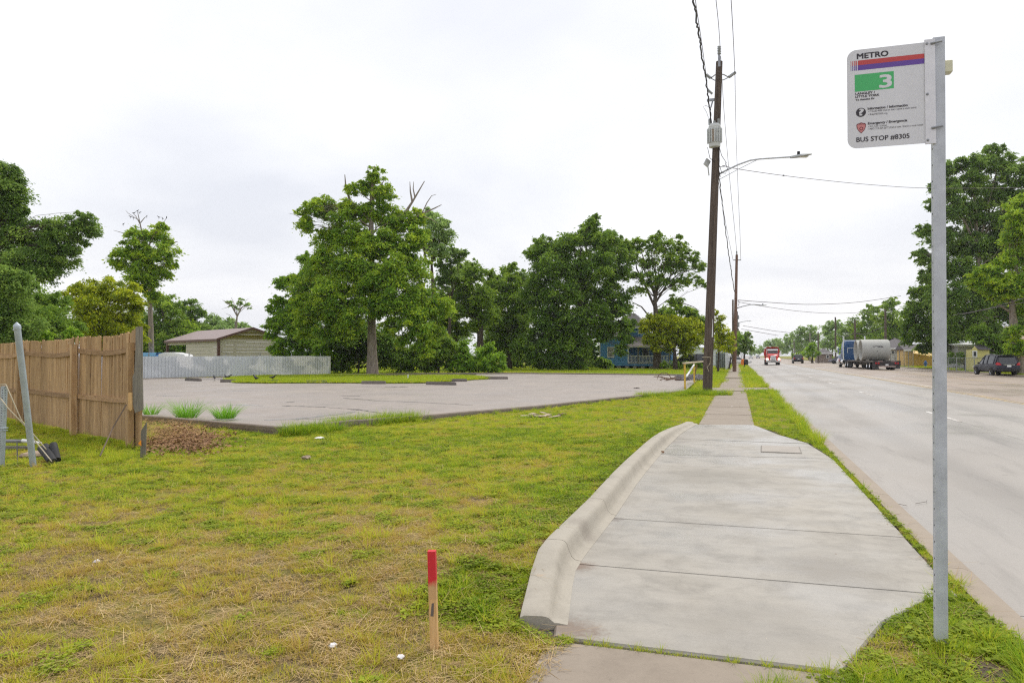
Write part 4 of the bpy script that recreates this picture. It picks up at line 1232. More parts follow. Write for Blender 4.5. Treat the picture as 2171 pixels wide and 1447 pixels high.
mb = MB(); mb.box((tcn.x + .05, (tcn.y + along1(.77).y) / 2, (tz0 + tz1) / 2 + .2), (.12, .5, .10)); mb.box((tcn.x + .05, (tcn.y + along1(.77).y) / 2, (tz0 + tz1) / 2 - .25), (.12, .5, .10)); mb.build('hanger', M_steel, xf)
mb = MB(); q = on1(1499, 345, -.05); mb.box(q, (.24, .06, .30), rad(40), ry=rad(30)); mb.build('side_box', M_xf, pole1)
mb = MB(); mb.tube([on1(1500, 345, -.05), on1(1503, 372, -.05)], .03, 6); mb.build('side_conduit', M_xf, pole1)
mb = MB(); a_ = on1(1510.0, 695, -.22); mb.box(a_, (.05, .03, .75)); mb.build('white_marker_strip', M_white, pole1)
mb = MB(); pr = along1(.055); mb.lathe((pr.x, pr.y, on1(1499, 757).z), [(.214, -.012), (.222, 0), (.214, .012)], 'Z', 16); 
mb.tube([on1(1507, 757, -.24), on1(1505, 771, -.25), on1(1499, 778, -.26), on1(1503, 787, -.25)], .012, 6); mb.build('tied_string', M_rope, pole1)
# street light on pole 1
M_lamp = simple('lamp_grey', (0.42, 0.44, 0.44), .4, .2)
def street_light(parent, pts, lampa, lampb, r, d):
    mb = MB(); mb.tube([AD(x, y, d) for (x, y) in pts], r, 8); arm = mb.build('lamp_arm', M_galv, parent, smooth=True)
    a, e = AD(lampa[0], lampa[1], d), AD(lampb[0], lampb[1], d); dd_ = e - a; L = dd_.length; u = dd_.normalized(); up = Vector((0, 0, 1)); sd = u.cross(up).normalized()
    rings = []
    for (k, w, h) in ((0, .05, .05), (.25, .07, .07), (.4, .14, .06), (.8, .15, .045), (1.0, .05, .02)):
        c_ = a + u * (L * k); w *= L / .75; h *= L / .75
        rings.append([tuple(c_ + sd * x * w + up * z * h) for (x, z) in ((-1, -.3), (-.6, -.7), (.6, -.7), (1, -.3), (.7, .7), (-.7, .7))])
    mb = MB(); mb.loft(rings); head = mb.build('lamp_head', M_lamp, parent, angle=40)
    mb = MB(); c_ = a + u * (L * .6); mb.box(c_ - up * .05 * L / .75, (.3 * L / .75, .18 * L / .75, .02), math.atan2(u.y, u.x)); mb.build('lens', simple('lamp_lens', (.6, .6, .5), .3), head)
    mb = MB(); c_ = a + u * (L * .38); mb.tube([c_ + up * .05, c_ + up * (.05 + .12 * L / .75)], .05 * L / .75, 8); mb.build('photocell', M_black, head)
    return arm
street_light(pole1, [(1521, 371), (1540, 361), (1565, 349), (1590, 340), (1610, 337), (1640, 335), (1680, 332.5)], (1676, 333.5), (1721, 327), .035, D1 - .2)
mb = MB(); mb.tube([on1(1524, 381, -.2), on1(1565, 359, -.2), on1(1607, 338, -.2)], .014, 6); mb.build('arm_brace', M_galv, pole1)
# drop loops
rr = random.Random(8)
mb = MB(); mb.tube([on1(1522, 300, -.5), on1(1530, 330, -.45), on1(1540, 345, -.4), on1(1536, 353, -.4), on1(1524, 354, -.3)], .012, 6)
mb.tube([on1(1500, 312, -.4), on1(1505, 335, -.4), on1(1515, 343, -.35), on1(1526, 352, -.3), on1(1530, 366, -.3), on1(1538, 368, -.3), on1(1543, 360, -.3), on1(1538, 345, -.35)], .012, 6)
mb.tube([on1(1524, 312, -.4), on1(1525, 340, -.35), on1(1524, 360, -.3), on1(1527, 375, -.3)], .018, 6); mb.build('service_loops', M_wire, pole1, smooth=True)
mb = MB(); mb.tube([on1(1502, 250, -.45), on1(1498, 238, -.4), on1(1491, 226, -.35), on1(1495, 224, -.3), on1(1502, 226, -.25)], .010, 6); mb.build('riser_lead', M_porc, pole1, smooth=True)

# further poles on the left side
P2b = AZ(1557, 787, 0.0); D2 = depth(P2b); P2t = AD(1562, 540, D2)
pole2 = pole_thing('utility_pole', 'brown utility pole with street lamp standing in the sidewalk beyond the dark pole', P2b, P2t, .19, .12, M_pole2)
mb = MB(); a_ = AD(1555, 551, D2); e_ = AD(1571, 551, D2); mb.tube([a_, e_], .05, 6); mb.build('standoff_bracket', M_porc, pole2)
insulator(pole2, P2t, (0, 0, 1), .38, .08)
street_light(pole2, [(1562, 653), (1575, 649), (1590, 645.5), (1600, 645), (1614, 646.5)], (1612, 646.5), (1626, 646.5), .05, D2)
mb = MB(); mb.tube([AD(1564, 636, D2 - .2), AD(1567, 640, D2 - .2), AD(1566, 648, D2 - .2)], .03, 6); mb.build('service_loops', M_wire, pole2)
b3 = AZ(1553.8, 775, 0); d3 = depth(b3)
pole3 = pole_thing('utility_pole', 'dark utility pole hidden just left behind the brown pole', b3, AD(1553.8, 635, d3), .17, .13, M_pole)
b4 = AZ(1563, 768, 0); d4 = depth(b4)
pole4 = pole_thing('utility_pole', 'thin far utility pole just right behind the brown pole', b4, AD(1563, 660, d4), .20, .15, M_pole)
street_light(pole4, [(1566, 684), (1575, 681.5), (1584, 680), (1590, 680.3)], (1588, 680.3), (1594, 680.3), .07, d4)
mb = MB(); mb.box(AD(1565.5, 672, d4), (.3, .3, .9)); mb.box(AD(1565.5, 688, d4), (.45, .4, 1.1)); mb.build('transformer_tank', M_steel, pole4)
b5 = AZ(1566, 763.5, 0); d5 = depth(b5)
pole_thing('utility_pole', 'farthest slender utility pole on the left roadside', b5, AD(1565.5, 696, d5), .2, .15, M_pole)
# right-hand poles: (px, base y, top y, label)
RP = [(1771.5, 766, 672, .20, 'dark utility pole by the white box sign across the road'), (1813, 762, 678, .22, 'utility pole with crossarm standing left of the concrete pipes', ), (1877.5, 768, 655, .20, 'utility pole rising behind the concrete pipes'), (1735, 766, 703, .17, 'dark short pole left of the parked grey minivan'), (1717.5, 761, 704, .2, 'pale far pole among the trees across the road'), (1684, 759, 722, .2, 'thin pale lamp pole behind the far black suv')]
rpo = []
for (x, yb, yt, r_, lab) in RP:
    dd_ = {1771.5: 150, 1813: 130, 1877.5: 108, 1735: 150, 1717.5: 200, 1684: 210}[x]
    bb_ = AD(x, 753, dd_); bb_.z = 0
    t_ = pole_thing('utility_pole', lab, bb_, AD(x - .5, yt, dd_), r_, r_ * .7, M_pole if x not in (1717.5, 1684) else M_greyboard, group='utility poles across the road')
    rpo.append((t_, bb_, dd_))
t_, bb_, dd_ = rpo[1]; mb = MB(); mb.box(AD(1815, 706.5, dd_), (1.3, .12, .14)); mb.box(AD(1817, 716, dd_), (.9, .12, .12)); mb.build('crossarm', M_pole, t_)
t_, bb_, dd_ = rpo[5]; mb = MB(); mb.box(AD(1684, 720, dd_), (.5, .3, .35)); mb.build('lamp_head', M_lamp, t_)

def wire(label, pts, r, mat=M_wire2, wob=0.0, n=10):
    # pts: list of 3-D points; sagging spline through them
    P = [Vector(p) for p in pts]; Q = []
    for i in range(len(P) - 1):
        p0 = P[max(i - 1, 0)]; p1 = P[i]; p2 = P[i + 1]; p3 = P[min(i + 2, len(P) - 1)]
        for k in range(n):
            t = k / n
            Q.append(.5 * ((2 * p1) + (p2 - p0) * t + (2 * p0 - 5 * p1 + 4 * p2 - p3) * t * t + (3 * p1 - p0 - 3 * p2 + p3) * t ** 3))
    Q.append(P[-1])
    if wob:
        for i in range(1, len(Q) - 1): Q[i] = Q[i] + Vector(((random.random() - .5), 0, (random.random() - .5))) * wob
    rr_ = r if hasattr(r, '__len__') else None
    R = [r] * len(Q) if rr_ is None else [r[0] + (r[1] - r[0]) * i / (len(Q) - 1) for i in range(len(Q))]
    mb = MB(); mb.tube(Q, R, 5, cap=False); o = mb.build('overhead_wire', mat, smooth=True); return tag(o, label, 'wire', 'overhead wires')
# spans towards the camera leave the top of the picture
Dn = 11.0
wire('thick twisted black cable running from the dark pole over the viewer', [AD(1462, -60, 14), AD(1470, 0, 16.5), AD(1481, 70, 20), AD(1490, 130, 24), AD(1498, 180, 27.5), AD(1506, 240, 30), AD(1514, 300, D1 - .6)], [.022, .030], M_wire, .05, 14)
wire('thin wire beside the twisted cable above the dark pole', [AD(1466, -60, 13), AD(1477, 20, 16), AD(1486, 80, 20), AD(1493, 130, 26), AD(1497, 158, D1)], [.007, .013], M_wire2)
wire('centre power line leaving the top of the dark pole upwards', [AD(1511, -70, 15), AD(1518, 0, 19), AD(1524, 60, 25), AD(1527, 108, D1 - .1)], [.008, .013], M_wire2)
wire('right power line passing the outer insulator of the dark pole', [AD(1547, -60, 14), AD(1550, 0, 17), AD(1554, 70, 22), AD(1558, 154, D1)], [.008, .013], M_wire2)
wire('power line from the dark pole insulator to the brown pole bracket', [AD(1558, 154, D1), AD(1561, 300, 46), AD(1566, 430, 57), AD(1569, 500, 65), AD(1570.5, 550, D2)], [.012, .018], M_wire2)
wire('middle power line from the dark pole top down to the brown pole top', [AD(1528, 120, D1), AD(1536, 250, 41), AD(1548, 390, 52), AD(1558, 490, 63), AD(1562, 535, D2)], [.012, .018], M_wire2)
wire('twisted secondary cable from the dark pole to the brown pole', [AD(1522, 352, D1 - .3), AD(1530, 420, 40), AD(1541, 510, 49), AD(1549, 565, 58), AD(1557, 618, D2 - .2)], [.022, .034], M_wire, .05, 14)
wire('left power line from the dark pole to the brown pole bracket', [AD(1497, 158, D1), AD(1515, 330, 44), AD(1538, 470, 58), AD(1554, 551, D2)], [.010, .016], M_wire2)
wire('service wire crossing the road from the dark pole to the right trees', [AD(1532, 351, D1 - .2), AD(1575, 360, 38), AD(1700, 377, 45), AD(1850, 392, 52), AD(1980, 399, 58), AD(2171, 398, 66), AD(2300, 395, 72)], .019, M_wire2)
o = None
p = AD(1661, 372, 43); mb = MB(); mb.rbox(p, (.10, .07, .07), .01); o = mb.build('wire_clamp', M_wire); tag(o, 'small black clamp on the service wire crossing the road', 'clamp')
wire('road-crossing wire from the brown pole to the right trees', [AD(1566, 636, D2), AD(1620, 640, 82), AD(1720, 645, 92), AD(1820, 640, 104), AD(1910, 627, 112)], .035, M_wire2)
wire('lower road-crossing wire from the brown pole', [AD(1566, 640, D2), AD(1625, 650, 84), AD(1700, 660, 95), AD(1780, 664, 104), AD(1850, 660, 112)], .028, M_wire2)
wire('far upper wire across the road from the thin pole', [AD(1575, 690, d4), AD(1610, 696, 150), AD(1640, 701, 160), AD(1675, 705, 175)], .05, M_wire2)
wire('far lower wire across the road from the thin pole', [AD(1572, 697, d4), AD(1610, 704, 150), AD(1650, 711, 170)], .05, M_wire2)
wire('upper service wire through the trees at the right edge', [AD(2020, 668, 60), AD(2090, 655, 58), AD(2171, 632, 55), AD(2260, 605, 52)], .018, M_wire2)
wire('lower service wire through the trees at the right edge', [AD(2040, 666, 60), AD(2110, 652, 58), AD(2171, 641, 55), AD(2260, 620, 52)], .018, M_wire2)
wire('wire between the two utility poles left of the pipes', [AD(1771.5, 706, 150), AD(1785, 713, 144), AD(1800, 711, 137), AD(1813, 705, 130)], .07, M_wire)
wire('sagging wire from the crossarm pole to the pole behind the pipes', [AD(1815, 707, 130), AD(1835, 708, 122), AD(1858, 699, 114), AD(1877, 692, 108)], .05, M_wire)

# ================================================================== BLUE HOUSE
M_blue = simple('blue_siding', (0.085, 0.27, 0.52), 0.6, var=0.10, scale=1.5)
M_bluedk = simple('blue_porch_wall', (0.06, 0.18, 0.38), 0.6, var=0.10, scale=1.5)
M_shing = simple('grey_shingle', (0.105, 0.095, 0.10), 0.9, var=0.25, scale=6, bump=.3)
M_pane = simple('window_pane', (0.05, 0.055, 0.06), 0.1, var=.2)
HYY = 86.0
def hp_(px, py, Y=HYY): return AY(px, py, Y)
house = thing('blue_house', 'two storey blue clapboard house with white porch rail half hidden by trees', 'house')
xl, xr = hp_(1273, 750).x, hp_(1331, 750).x
zb, zt = hp_(1300, 775).z, hp_(1300, 713).z
xe = hp_(1420, 750).x
def clap(parent, xa, xb, z0, z1, Y, n, mat, win=None):
    st = (z1 - z0) / n
    for k in range(n):
        za, zz = z0 + k * st, z0 + (k + 1) * st
        spans = [(xa, xb)]
        if win and za < win[3] and zz > win[2]: spans = [(xa, win[0]), (win[1], xb)]
        for (a, c) in spans:
            if c - a < .02: continue
            mb = MB(); mb.loft([[(x, Y - .035, za), (x, Y - .012, zz - .004), (x, Y + .01, zz - .004), (x, Y + .01, za)] for x in (a, c)]); mb.build('clapboard', mat, parent)
w0, w1, wz0, wz1 = hp_(1289, 750).x, hp_(1301, 750).x, hp_(1295, 756).z, hp_(1295, 737).z
clap(house, xl, xr, zb, zt, HYY, 18, M_blue, (w0, w1, wz0, wz1))
mb = MB(); mb.bx(xl, xr, HYY + .02, HYY + 8, zb, zt); mb.bx(xr, xe, HYY + 1.8, HYY + 8, zb, zt); mb.build('wall', M_blue, house)
wn_ = MB()
for (a, c, e, f_) in ((w0 - .08, w1 + .08, wz0 - .10, wz0), (w0 - .08, w1 + .08, wz1, wz1 + .10), (w0 - .08, w0, wz0, wz1), (w1, w1 + .08, wz0, wz1), (w0, w1, (wz0 + wz1) / 2 - .03, (wz0 + wz1) / 2 + .03)):
    wn_.bx(a, c, HYY - .06, HYY + .015, e, f_)
wo = wn_.build('window', M_white, house)
mb = MB(); mb.bx(w0, w1, HYY - .02, HYY + .0, wz0, wz1); mb.build('pane', simple('blind_pane', (.30, .29, .27), .3), wo)
mb = MB(); mb.bx(xl - .10, xl - .0, HYY - .05, HYY + .03, zb, zt); mb.build('corner_trim', M_white, house)
mb = MB(); zz = hp_(1300, 716).z; mb.bx(xl - .3, xr, HYY - .35, HYY + .4, zt, zt + .14); mb.build('eave_trim', M_white, house)
mb = MB(); mb.prism([(xl - .3, HYY - .3, zt + .14), (xr + .2, HYY - .3, zt + .14), (xr + .2, HYY + 2.2, zt + 1.1), (xl + 1.2, HYY + 2.2, zt + 1.1)], (0, .1, .08)); mb.build('wing_roof', M_shing, house)
# upper storey
YU = HYY + 2.0
ua, ub = AY(1303, 720, YU).x, AY(1368, 720, YU).x
uz0, uz1 = zt, AY(1340, 696, YU).z
mb = MB(); mb.bx(ua, ub, YU + .02, YU + 5.5, uz0 - .2, uz1); mb.build('upper_wall', M_blue, house)
clap(house, ua, ub, uz0, uz1, YU, 6, M_blue)
mb = MB(); mb.bx(ua - .35, ub + .35, YU - .4, YU + 6, uz1, uz1 + .16); mb.build('eave_trim', M_white, house)
ap = AY(1338, 664, YU + 2.5).z
mb = MB(); mb.add([(ua - .35, YU - .4, uz1 + .165), (ub + .35, YU - .4, uz1 + .165), (ub + .35, YU + 6, uz1 + .165), (ua - .35, YU + 6, uz1 + .165), ((ua + ub) / 2 - .3, YU + 2.6, ap), ((ua + ub) / 2 + .3, YU + 2.6, ap)], [(0, 1, 5, 4), (1, 2, 5), (2, 3, 4, 5), (3, 0, 4), (3, 2, 1, 0)]); mb.build('roof', M_shing, house)
mb = MB(); x_ = AY(1352.5, 700, YU).x; mb.bx(x_, x_ + .5, YU - .06, YU - .037, uz0 + .3, uz1 - .2); wo2 = mb.build('window', M_white, house)
mb = MB(); mb.bx(x_ + .07, x_ + .43, YU - .065, YU - .061, uz0 + .37, uz1 - .27); mb.build('pane', M_pane, wo2)
# porch
fz_ = hp_(1350, 769).z
mb = MB(); mb.bx(xr, xe, HYY, HYY + 1.8, fz_ - .12, fz_); mb.build('porch_floor', simple('porch_grey', (.3, .32, .35), .7), house)
clap(house, xr, xe, zb, fz_ - .13, HYY, 3, M_blue)
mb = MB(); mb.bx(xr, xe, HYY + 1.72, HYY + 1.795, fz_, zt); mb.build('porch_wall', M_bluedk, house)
mb = MB(); x_ = AY(1362, 745, HYY + 1.7).x; mb.bx(x_, x_ + .8, HYY + 1.68, HYY + 1.715, fz_ + .6, fz_ + 1.75); wo3 = mb.build('window', M_white, house)
mb = MB(); mb.bx(x_ + .06, x_ + .74, HYY + 1.672, HYY + 1.679, fz_ + .66, fz_ + 1.69); mb.build('pane', M_pane, wo3)
pz = hp_(1350, 736).z
mb = MB(); mb.bx(xr - .1, xe + .2, HYY - .3, HYY + .05, pz, pz + .12); mb.build('porch_beam', M_white, house)
mb = MB(); mb.prism([(xr - .1, HYY - .32, pz + .125), (xe + .2, HYY - .32, pz + .125), (xe + .2, HYY + 2.0, pz + 1.35), (xr - .1, HYY + 2.0, pz + 1.35)], (0, .08, .08)); mb.build('porch_roof', simple('porch_shingle', (.19, .165, .16), .9, var=.2, scale=6), house)
rz0, rz1 = fz_ + .03, hp_(1350, 753).z
rail = MB(); rail.bx(xr, xe, HYY + .0, HYY + .08, rz1 - .07, rz1); rail.bx(xr, xe, HYY + .0, HYY + .08, rz0, rz0 + .06)
ro = rail.build('porch_rail', M_white, house)
bal = MB(); bal.bx(-.022, .022, -.02, .02, 0, rz1 - rz0 - .13); bm_ = bal.mesh('baluster', M_white)
nb_ = int((xe - xr) / .16)
for k in range(nb_):
    o = link('baluster', bm_, ro); o.location = (xr + .1 + k * .16, HYY + .04, rz0 + .06)
for x_ in (xr + .05, hp_(1353, 750).x, xe - .05):
    mb = MB(); mb.bx(x_ - .06, x_ + .06, HYY - .04, HYY + .10, fz_, pz); mb.build('porch_post', M_white if x_ < xr + .1 else M_greyboard, house)
gz0 = -.05
for k in range(9):
    x_ = xl + .3 + (xe - xl - .6) * k / 8; mb = MB(); mb.bx(x_ - .2, x_ + .2, HYY + .02, HYY + .4, gz0, zb - .0); mb.build('foundation_pier', M_curb, house)
mb = MB(); mb.bx(xl + .2, xe - .2, HYY + .8, HYY + .9, gz0, zb); mb.build('crawl_shade_sheet', simple('crawl_shade_black', (.02, .02, .022), .95), house)  # near-black sheet behind the piers, painted stand-in for the shade under the floor

# ================================================================== LEFT ROADSIDE BEYOND THE POLE
def fence_grey(label, pts, h0px, name='grey_panel_fence'):
    t = thing(name, label, 'fence')
    return t
gf = thing('grey_sheet_fence', 'grey sheet metal fence and gate by the sidewalk beyond the dark pole', 'fence')
M_gsheet = simple('grey_sheet', (.34, .38, .40), .5, .2, .12, 2)
Yg = 92.0
xa = AY(1518, 760, Yg).x; xb = AY(1537, 760, Yg).x; zg = AY(1530, 748, Yg).z
for k in range(4):
    mb = MB(); a = xa + (xb - xa) * k / 4; mb.bx(a + .01, a + (xb - xa) / 4 - .01, Yg, Yg + .03, 0.05, zg); mb.build('panel', M_gsheet, gf)
for k in range(5):
    a = xa + (xb - xa) * k / 4; mb = MB(); mb.tube([(a, Yg - .05, 0), (a, Yg - .05, zg + .15)], .04, 8); mb.build('post', M_steel, gf)
wb_ = simple('pale_panel', (.60, .63, .66), .5, var=.08)
for k in range(7):
    Y0 = 82 + k * 2.4; x_ = AZ(1541, 780.5, 0).x + .05 * k
    mb = MB(); mb.bx(x_, x_ + .04, Y0 + .02, Y0 + 2.38, .05, zg + .05); mb.build('panel', wb_, gf)
wl = thing('white_building', 'long white metal building behind the grey fence and shrubs', 'building')
Yw = 112
mb = MB(); x0_, x1_ = AY(1440, 760, Yw).x, AY(1542, 760, Yw).x; ztw = AY(1500, 737, Yw).z; mb.bx(x0_, x1_, Yw, Yw + 9, 0, ztw); mb.build('wall', simple('white_sheet_wall', (.66, .70, .73), .5, var=.08), wl)
mb = MB(); mb.prism([(x0_ - .3, Yw - .3, ztw + .005), (x1_ + .3, Yw - .3, ztw + .005), (x1_ + .3, Yw + 4.5, ztw + 1.0), (x0_ - .3, Yw + 4.5, ztw + 1.0)], (0, 0, .1)); mb.build('roof', simple('pale_metal_roof', (.60, .63, .66), .4), wl)
for k in range(12):
    x_ = x0_ + (x1_ - x0_) * (k + .5) / 12; mb = MB(); mb.bx(x_ - .02, x_ + .02, Yw - .03, Yw - .002, 0, ztw - .05); mb.build('wall_rib', MATS['white_sheet_wall'], wl)
# chain link fence in front of it
cl_ = thing('chain_link_fence', 'low chain link fence behind the yard shrubs left of the dark pole', 'fence')
Yc = 100; xa, xb = AY(1448, 765, Yc).x, AY(1518, 765, Yc).x
M_link = simple('chain_link_steel', (.33, .35, .36), .5, .5)
for k in range(5):
    x_ = xa + (xb - xa) * k / 4; mb = MB(); mb.tube([(x_, Yc, 0), (x_, Yc, 1.55)], .035, 6); mb.build('post', M_link, cl_)
mb = MB(); mb.tube([(xa, Yc, 1.5), (xb, Yc, 1.5)], .025, 6); mb.build('top_rail', M_link, cl_)
mb = MB(); 
k = 0.0
while k < (xb - xa) + 1.45:
    for sg in (1, -1):
        u0, u1 = (k, k - 1.45) if sg > 0 else (k - 1.45, k)
        a0 = max(0, min(u0, u1)); a1 = min(xb - xa, max(u0, u1))
        if a1 - a0 > .1:
            za_ = lambda u: .05 + ((k - u) if sg > 0 else (u - (k - 1.45)))
            mb.tube([(xa + a0, Yc, za_(a0)), (xa + a1, Yc, za_(a1))], .006, 3, cap=False)
    k += .16
mb.build('wire_mesh', M_link, cl_)
# yellow barrier
M_yel = simple('barrier_yellow', (.62, .42, .06), .6, var=.25, scale=8)
yb = thing('yellow_barrier', 'yellow pipe frame barrier with a board on top at the lot entrance', 'barrier')
q1 = AZ(1452.5, 826, .02); q2 = AZ(1472, 811.5, .02); dq1, dq2 = depth(q1), depth(q2)
t1, t2 = AD(1451.5, 770, dq1), AD(1471.5, 771, dq2)
mb = MB(); mb.tube([q1 - Vector((0, 0, .15)), t1], .045, 10); mb.build('post', M_yel, yb, angle=40)
mb = MB(); mb.tube([q2 - Vector((0, 0, .15)), t2], .05, 10); mb.build('post', M_yel, yb, angle=40)
e1, e2 = AD(1449.5, 769.5, dq1 - .2), AD(1495, 765.5, dq2 + 6)
mb = MB(); d_ = (e2 - e1); m_ = (e1 + e2) / 2; mb.box(m_, (d_.length, .12, .07), math.atan2(d_.y, d_.x), ry=-math.asin(d_.z / d_.length)); mb.build('top_board', simple('faded_board', (.55, .47, .33), .8, var=.2), yb)
mb = MB(); mb.tube([t2 - Vector((0, 0, .05)), AD(1455, 798, dq1 + .2)], .045, 8); mb.build('brace', M_white, yb)
mb = MB(); mb.tube([AD(1477.5, 773, dq2), AD(1473, 795, dq2)], .04, 8); mb.build('brace', simple('rusted_brace', (.22, .14, .06), .8), yb)
# mailbox, signs, white car, barrel
mbx = thing('mailbox', 'black mailbox on a dark post on the grass verge', 'mailbox')
mp = AZ(1578, 779, 0); dm = depth(mp); s_ = dm / F
mb = MB(); mb.tube([mp - Vector((0, 0, .1)), AD(1578, 767, dm)], .06, 8); mb.build('post', M_black, mbx)
c_ = AD(1581.5, 764.5, dm)
prof = [(-.26, -.22), (.26, -.22), (.26, .05), (.18, .2), (0, .26), (-.18, .2), (-.26, .05)]
mb = MB(); mb.loft([[(c_.x + p_[0], c_.y - .35, c_.z + p_[1]) for p_ in prof], [(c_.x + p_[0], c_.y + .35, c_.z + p_[1]) for p_ in prof]]); mb.build('box', M_black, mbx, angle=40)
mb = MB(); mb.box(c_ + Vector((-.02, -.355, .2)), (.4, .01, .06)); mb.build('box_trim', M_white, mbx)
def road_sign(label, px, ybase, ytop, d, w, h, mat, postmat=M_steel):
    t = thing('road_sign', label, 'sign', group='small roadside signs')
    bb = AD(px, 753, d); bb.z = 0; tp = AD(px, ytop, d)
    mb = MB(); mb.tube([bb, Vector((bb.x, bb.y, tp.z))], .04, 6); mb.build('post', postmat, t)
    mb = MB(); mb.rbox((bb.x, bb.y - .06, tp.z - h / 2), (w, .02, h), .008); mb.build('sign_panel', mat, t)
road_sign('small white sign on a post by the left road edge', 1572.5, 770, 747, 120, .45, .55, M_white)
road_sign('white sign on the dark utility pole across the road', 1773, 766, 741, 146, .5, .55, M_white)
road_sign('small green street name sign above the grey fence', 1541, 770, 744.5, 98, .8, .18, simple('street_green', (.02, .22, .12), .5))
p = AD(1574.5, 771, 115); mb = MB(); mb.lathe((p.x, p.y, 0), [(.001, 0), (.36, 0), (.36, .06), (.28, .06), (.27, .35), (.25, .36), (.24, .7), (.22, .71), (.2, 1.0), (.001, 1.0)], 'Z', 14); o = mb.build('traffic_barrel', simple('barrel_orange', (.75, .20, .03), .6)); tag(o, 'orange traffic barrel on the sidewalk beyond the mailbox', 'barrel')

# ================================================================== VEHICLES
def ring(x, y, ws):       # cross-section at station y: list of (halfwidth, z) from bottom to top
    return [(x - w_, y, z_) for (w_, z_) in ws] + [(x + w_, y, z_) for (w_, z_) in reversed(ws)]
def wheel(parent, x, y, r, w, rim=None, dual=False):
    g_ = bpy.data.objects.new('wheel', None)
    mb = MB(); mb.lathe((0, 0, 0), [(r * .60, -w / 2), (r * .92, -w / 2), (r, -w * .35), (r, w * .35), (r * .92, w / 2), (r * .60, w / 2)], 'X', 22, closed=True); me_ = mb.mesh('tyre', M_tyre, True)
    o = link('wheel', me_, parent); o.location = (x, y, r)
    mb = MB(); s_ = 1 if x > 0 else -1
    mb.lathe((0, 0, 0), [(r * .001, s_ * w * .30), (r * .22, s_ * w * .34), (r * .5, s_ * w * .20), (r * .62, s_ * w * .46)], 'X', 18); rm = mb.build('rim', rim or M_chrome, o, angle=30)
    return o
def car(label, loc, rz, pmat, L=4.75, W=1.84, H=1.70, kind='suv', name='parked_car', cat='car', lod=1, front_lights=None, group=None):
    t = thing(name, label, cat, loc, rz, group)
    hw = W / 2; g0 = .24
    if kind == 'suv':
        low = [(-L / 2, .45, .72, .86), (-L / 2 + .10, .34, .98, .97), (-L / 2 + .45, .30, 1.02, 1.0), (-L * .18, .28, 1.00, 1.0), (L * .10, .28, .97, 1.0), (L * .25, .28, .95, .99), (L * .36, .30, .90, .97), (L * .46, .34, .78, .90), (L / 2, .42, .62, .72)]
        cab = [(-L / 2 + .12, 1.00, .86, 1.02, .84), (-L / 2 + .42, 1.02, .90, H * .955, .70), (-L / 2 + .75, 1.02, .91, H * .985, .70), (-L * .10, 1.0, .92, H, .72), (L * .06, .99, .92, H * .975, .71), (L * .25, .96, .88, 1.0, .84)]
    elif kind == 'van':
        low = [(-L / 2, .45, .78, .88), (-L / 2 + .12, .34, .96, .97), (-L / 2 + .45, .28, .98, 1.0), (0, .26, .96, 1.0), (L * .25, .28, .92, .99), (L * .38, .30, .84, .95), (L * .47, .36, .70, .85), (L / 2, .42, .58, .70)]
        cab = [(-L / 2 + .10, .97, .86, 1.0, .84), (-L / 2 + .35, .98, .90, H * .95, .74), (-L / 2 + .7, .98, .91, H, .75), (0, .97, .92, H, .75), (L * .10, .96, .91, H * .95, .73), (L * .34, .88, .84, .92, .82)]
    else:
        low = [(-L / 2, .42, .74, .84), (-L / 2 + .12, .32, .90, .95), (-L * .28, .26, .92, 1.0), (0, .24, .88, 1.0), (L * .22, .26, .86, .99), (L * .38, .28, .78, .95), (L * .47, .34, .66, .86), (L / 2, .42, .55, .70)]
        cab = [(-L * .36, .90, .84, .92, .82), (-L * .24, .91, .88, H * .95, .70), (-L * .06, .90, .9, H, .70), (L * .06, .88, .9, H * .96, .69), (L * .22, .86, .84, .88, .82)]
    rings_ = [[p_ for p_ in ring(0, y, [(hw * k * .86, zb_), (hw * k, zb_ + .16), (hw * k * 1.0, (zb_ + zt_) / 2 + .05), (hw * k * .97, zt_ - .05), (hw * k * .90, zt_)])] for (y, zb_, zt_, k) in low]
    mb = MB(); mb.loft(rings_); body = mb.build('body', pmat, t, angle=38)
    rings_ = [ring(0, y, [(hw * k1, z1_ - .04), (hw * (k1 * .5 + k2 * .5), (z1_ + z2_) / 2), (hw * k2, z2_ - .03)]) for (y, z1_, k1, z2_, k2) in cab]
    mb = MB(); mb.loft(rings_); gh = mb.build('window_glass', M_glass, t, angle=38)
    # roof shell and pillars in body colour
    rr_ = [ring(0, y, [(hw * (k2 + .025), z2_ - .07), (hw * (k2 - .02), z2_ + .008)]) for (y, z1_, k1, z2_, k2) in cab[1:-1]]
    mb = MB(); mb.loft(rr_); mb.build('roof', pmat, t, angle=38)
    mb = MB()
    n_ = len(cab)
    for i in (0, n_ - 2):
        a, c = cab[i], cab[i + 1]
        for sg in (-1, 1):
            mb.tube([(sg * hw * a[4], a[0], a[3] - .02), (sg * hw * c[4], c[0], c[3] - .03)], .045, 6)
    for i in (range(1, n_ - 1) if kind != 'sedan' else (2,)):
        a = cab[i]
        if i == 1 and kind == 'suv': pass
        for sg in (-1, 1):
            mb.tube([(sg * hw * (a[2] + .01), a[0] + .05, a[1] - .03), (sg * hw * (a[4] + .015), a[0], a[3] - .05)], .04 if i > 1 else .07, 6)
    mb.build('pillars', pmat, t)
    r_ = .35 if kind == 'suv' else .31
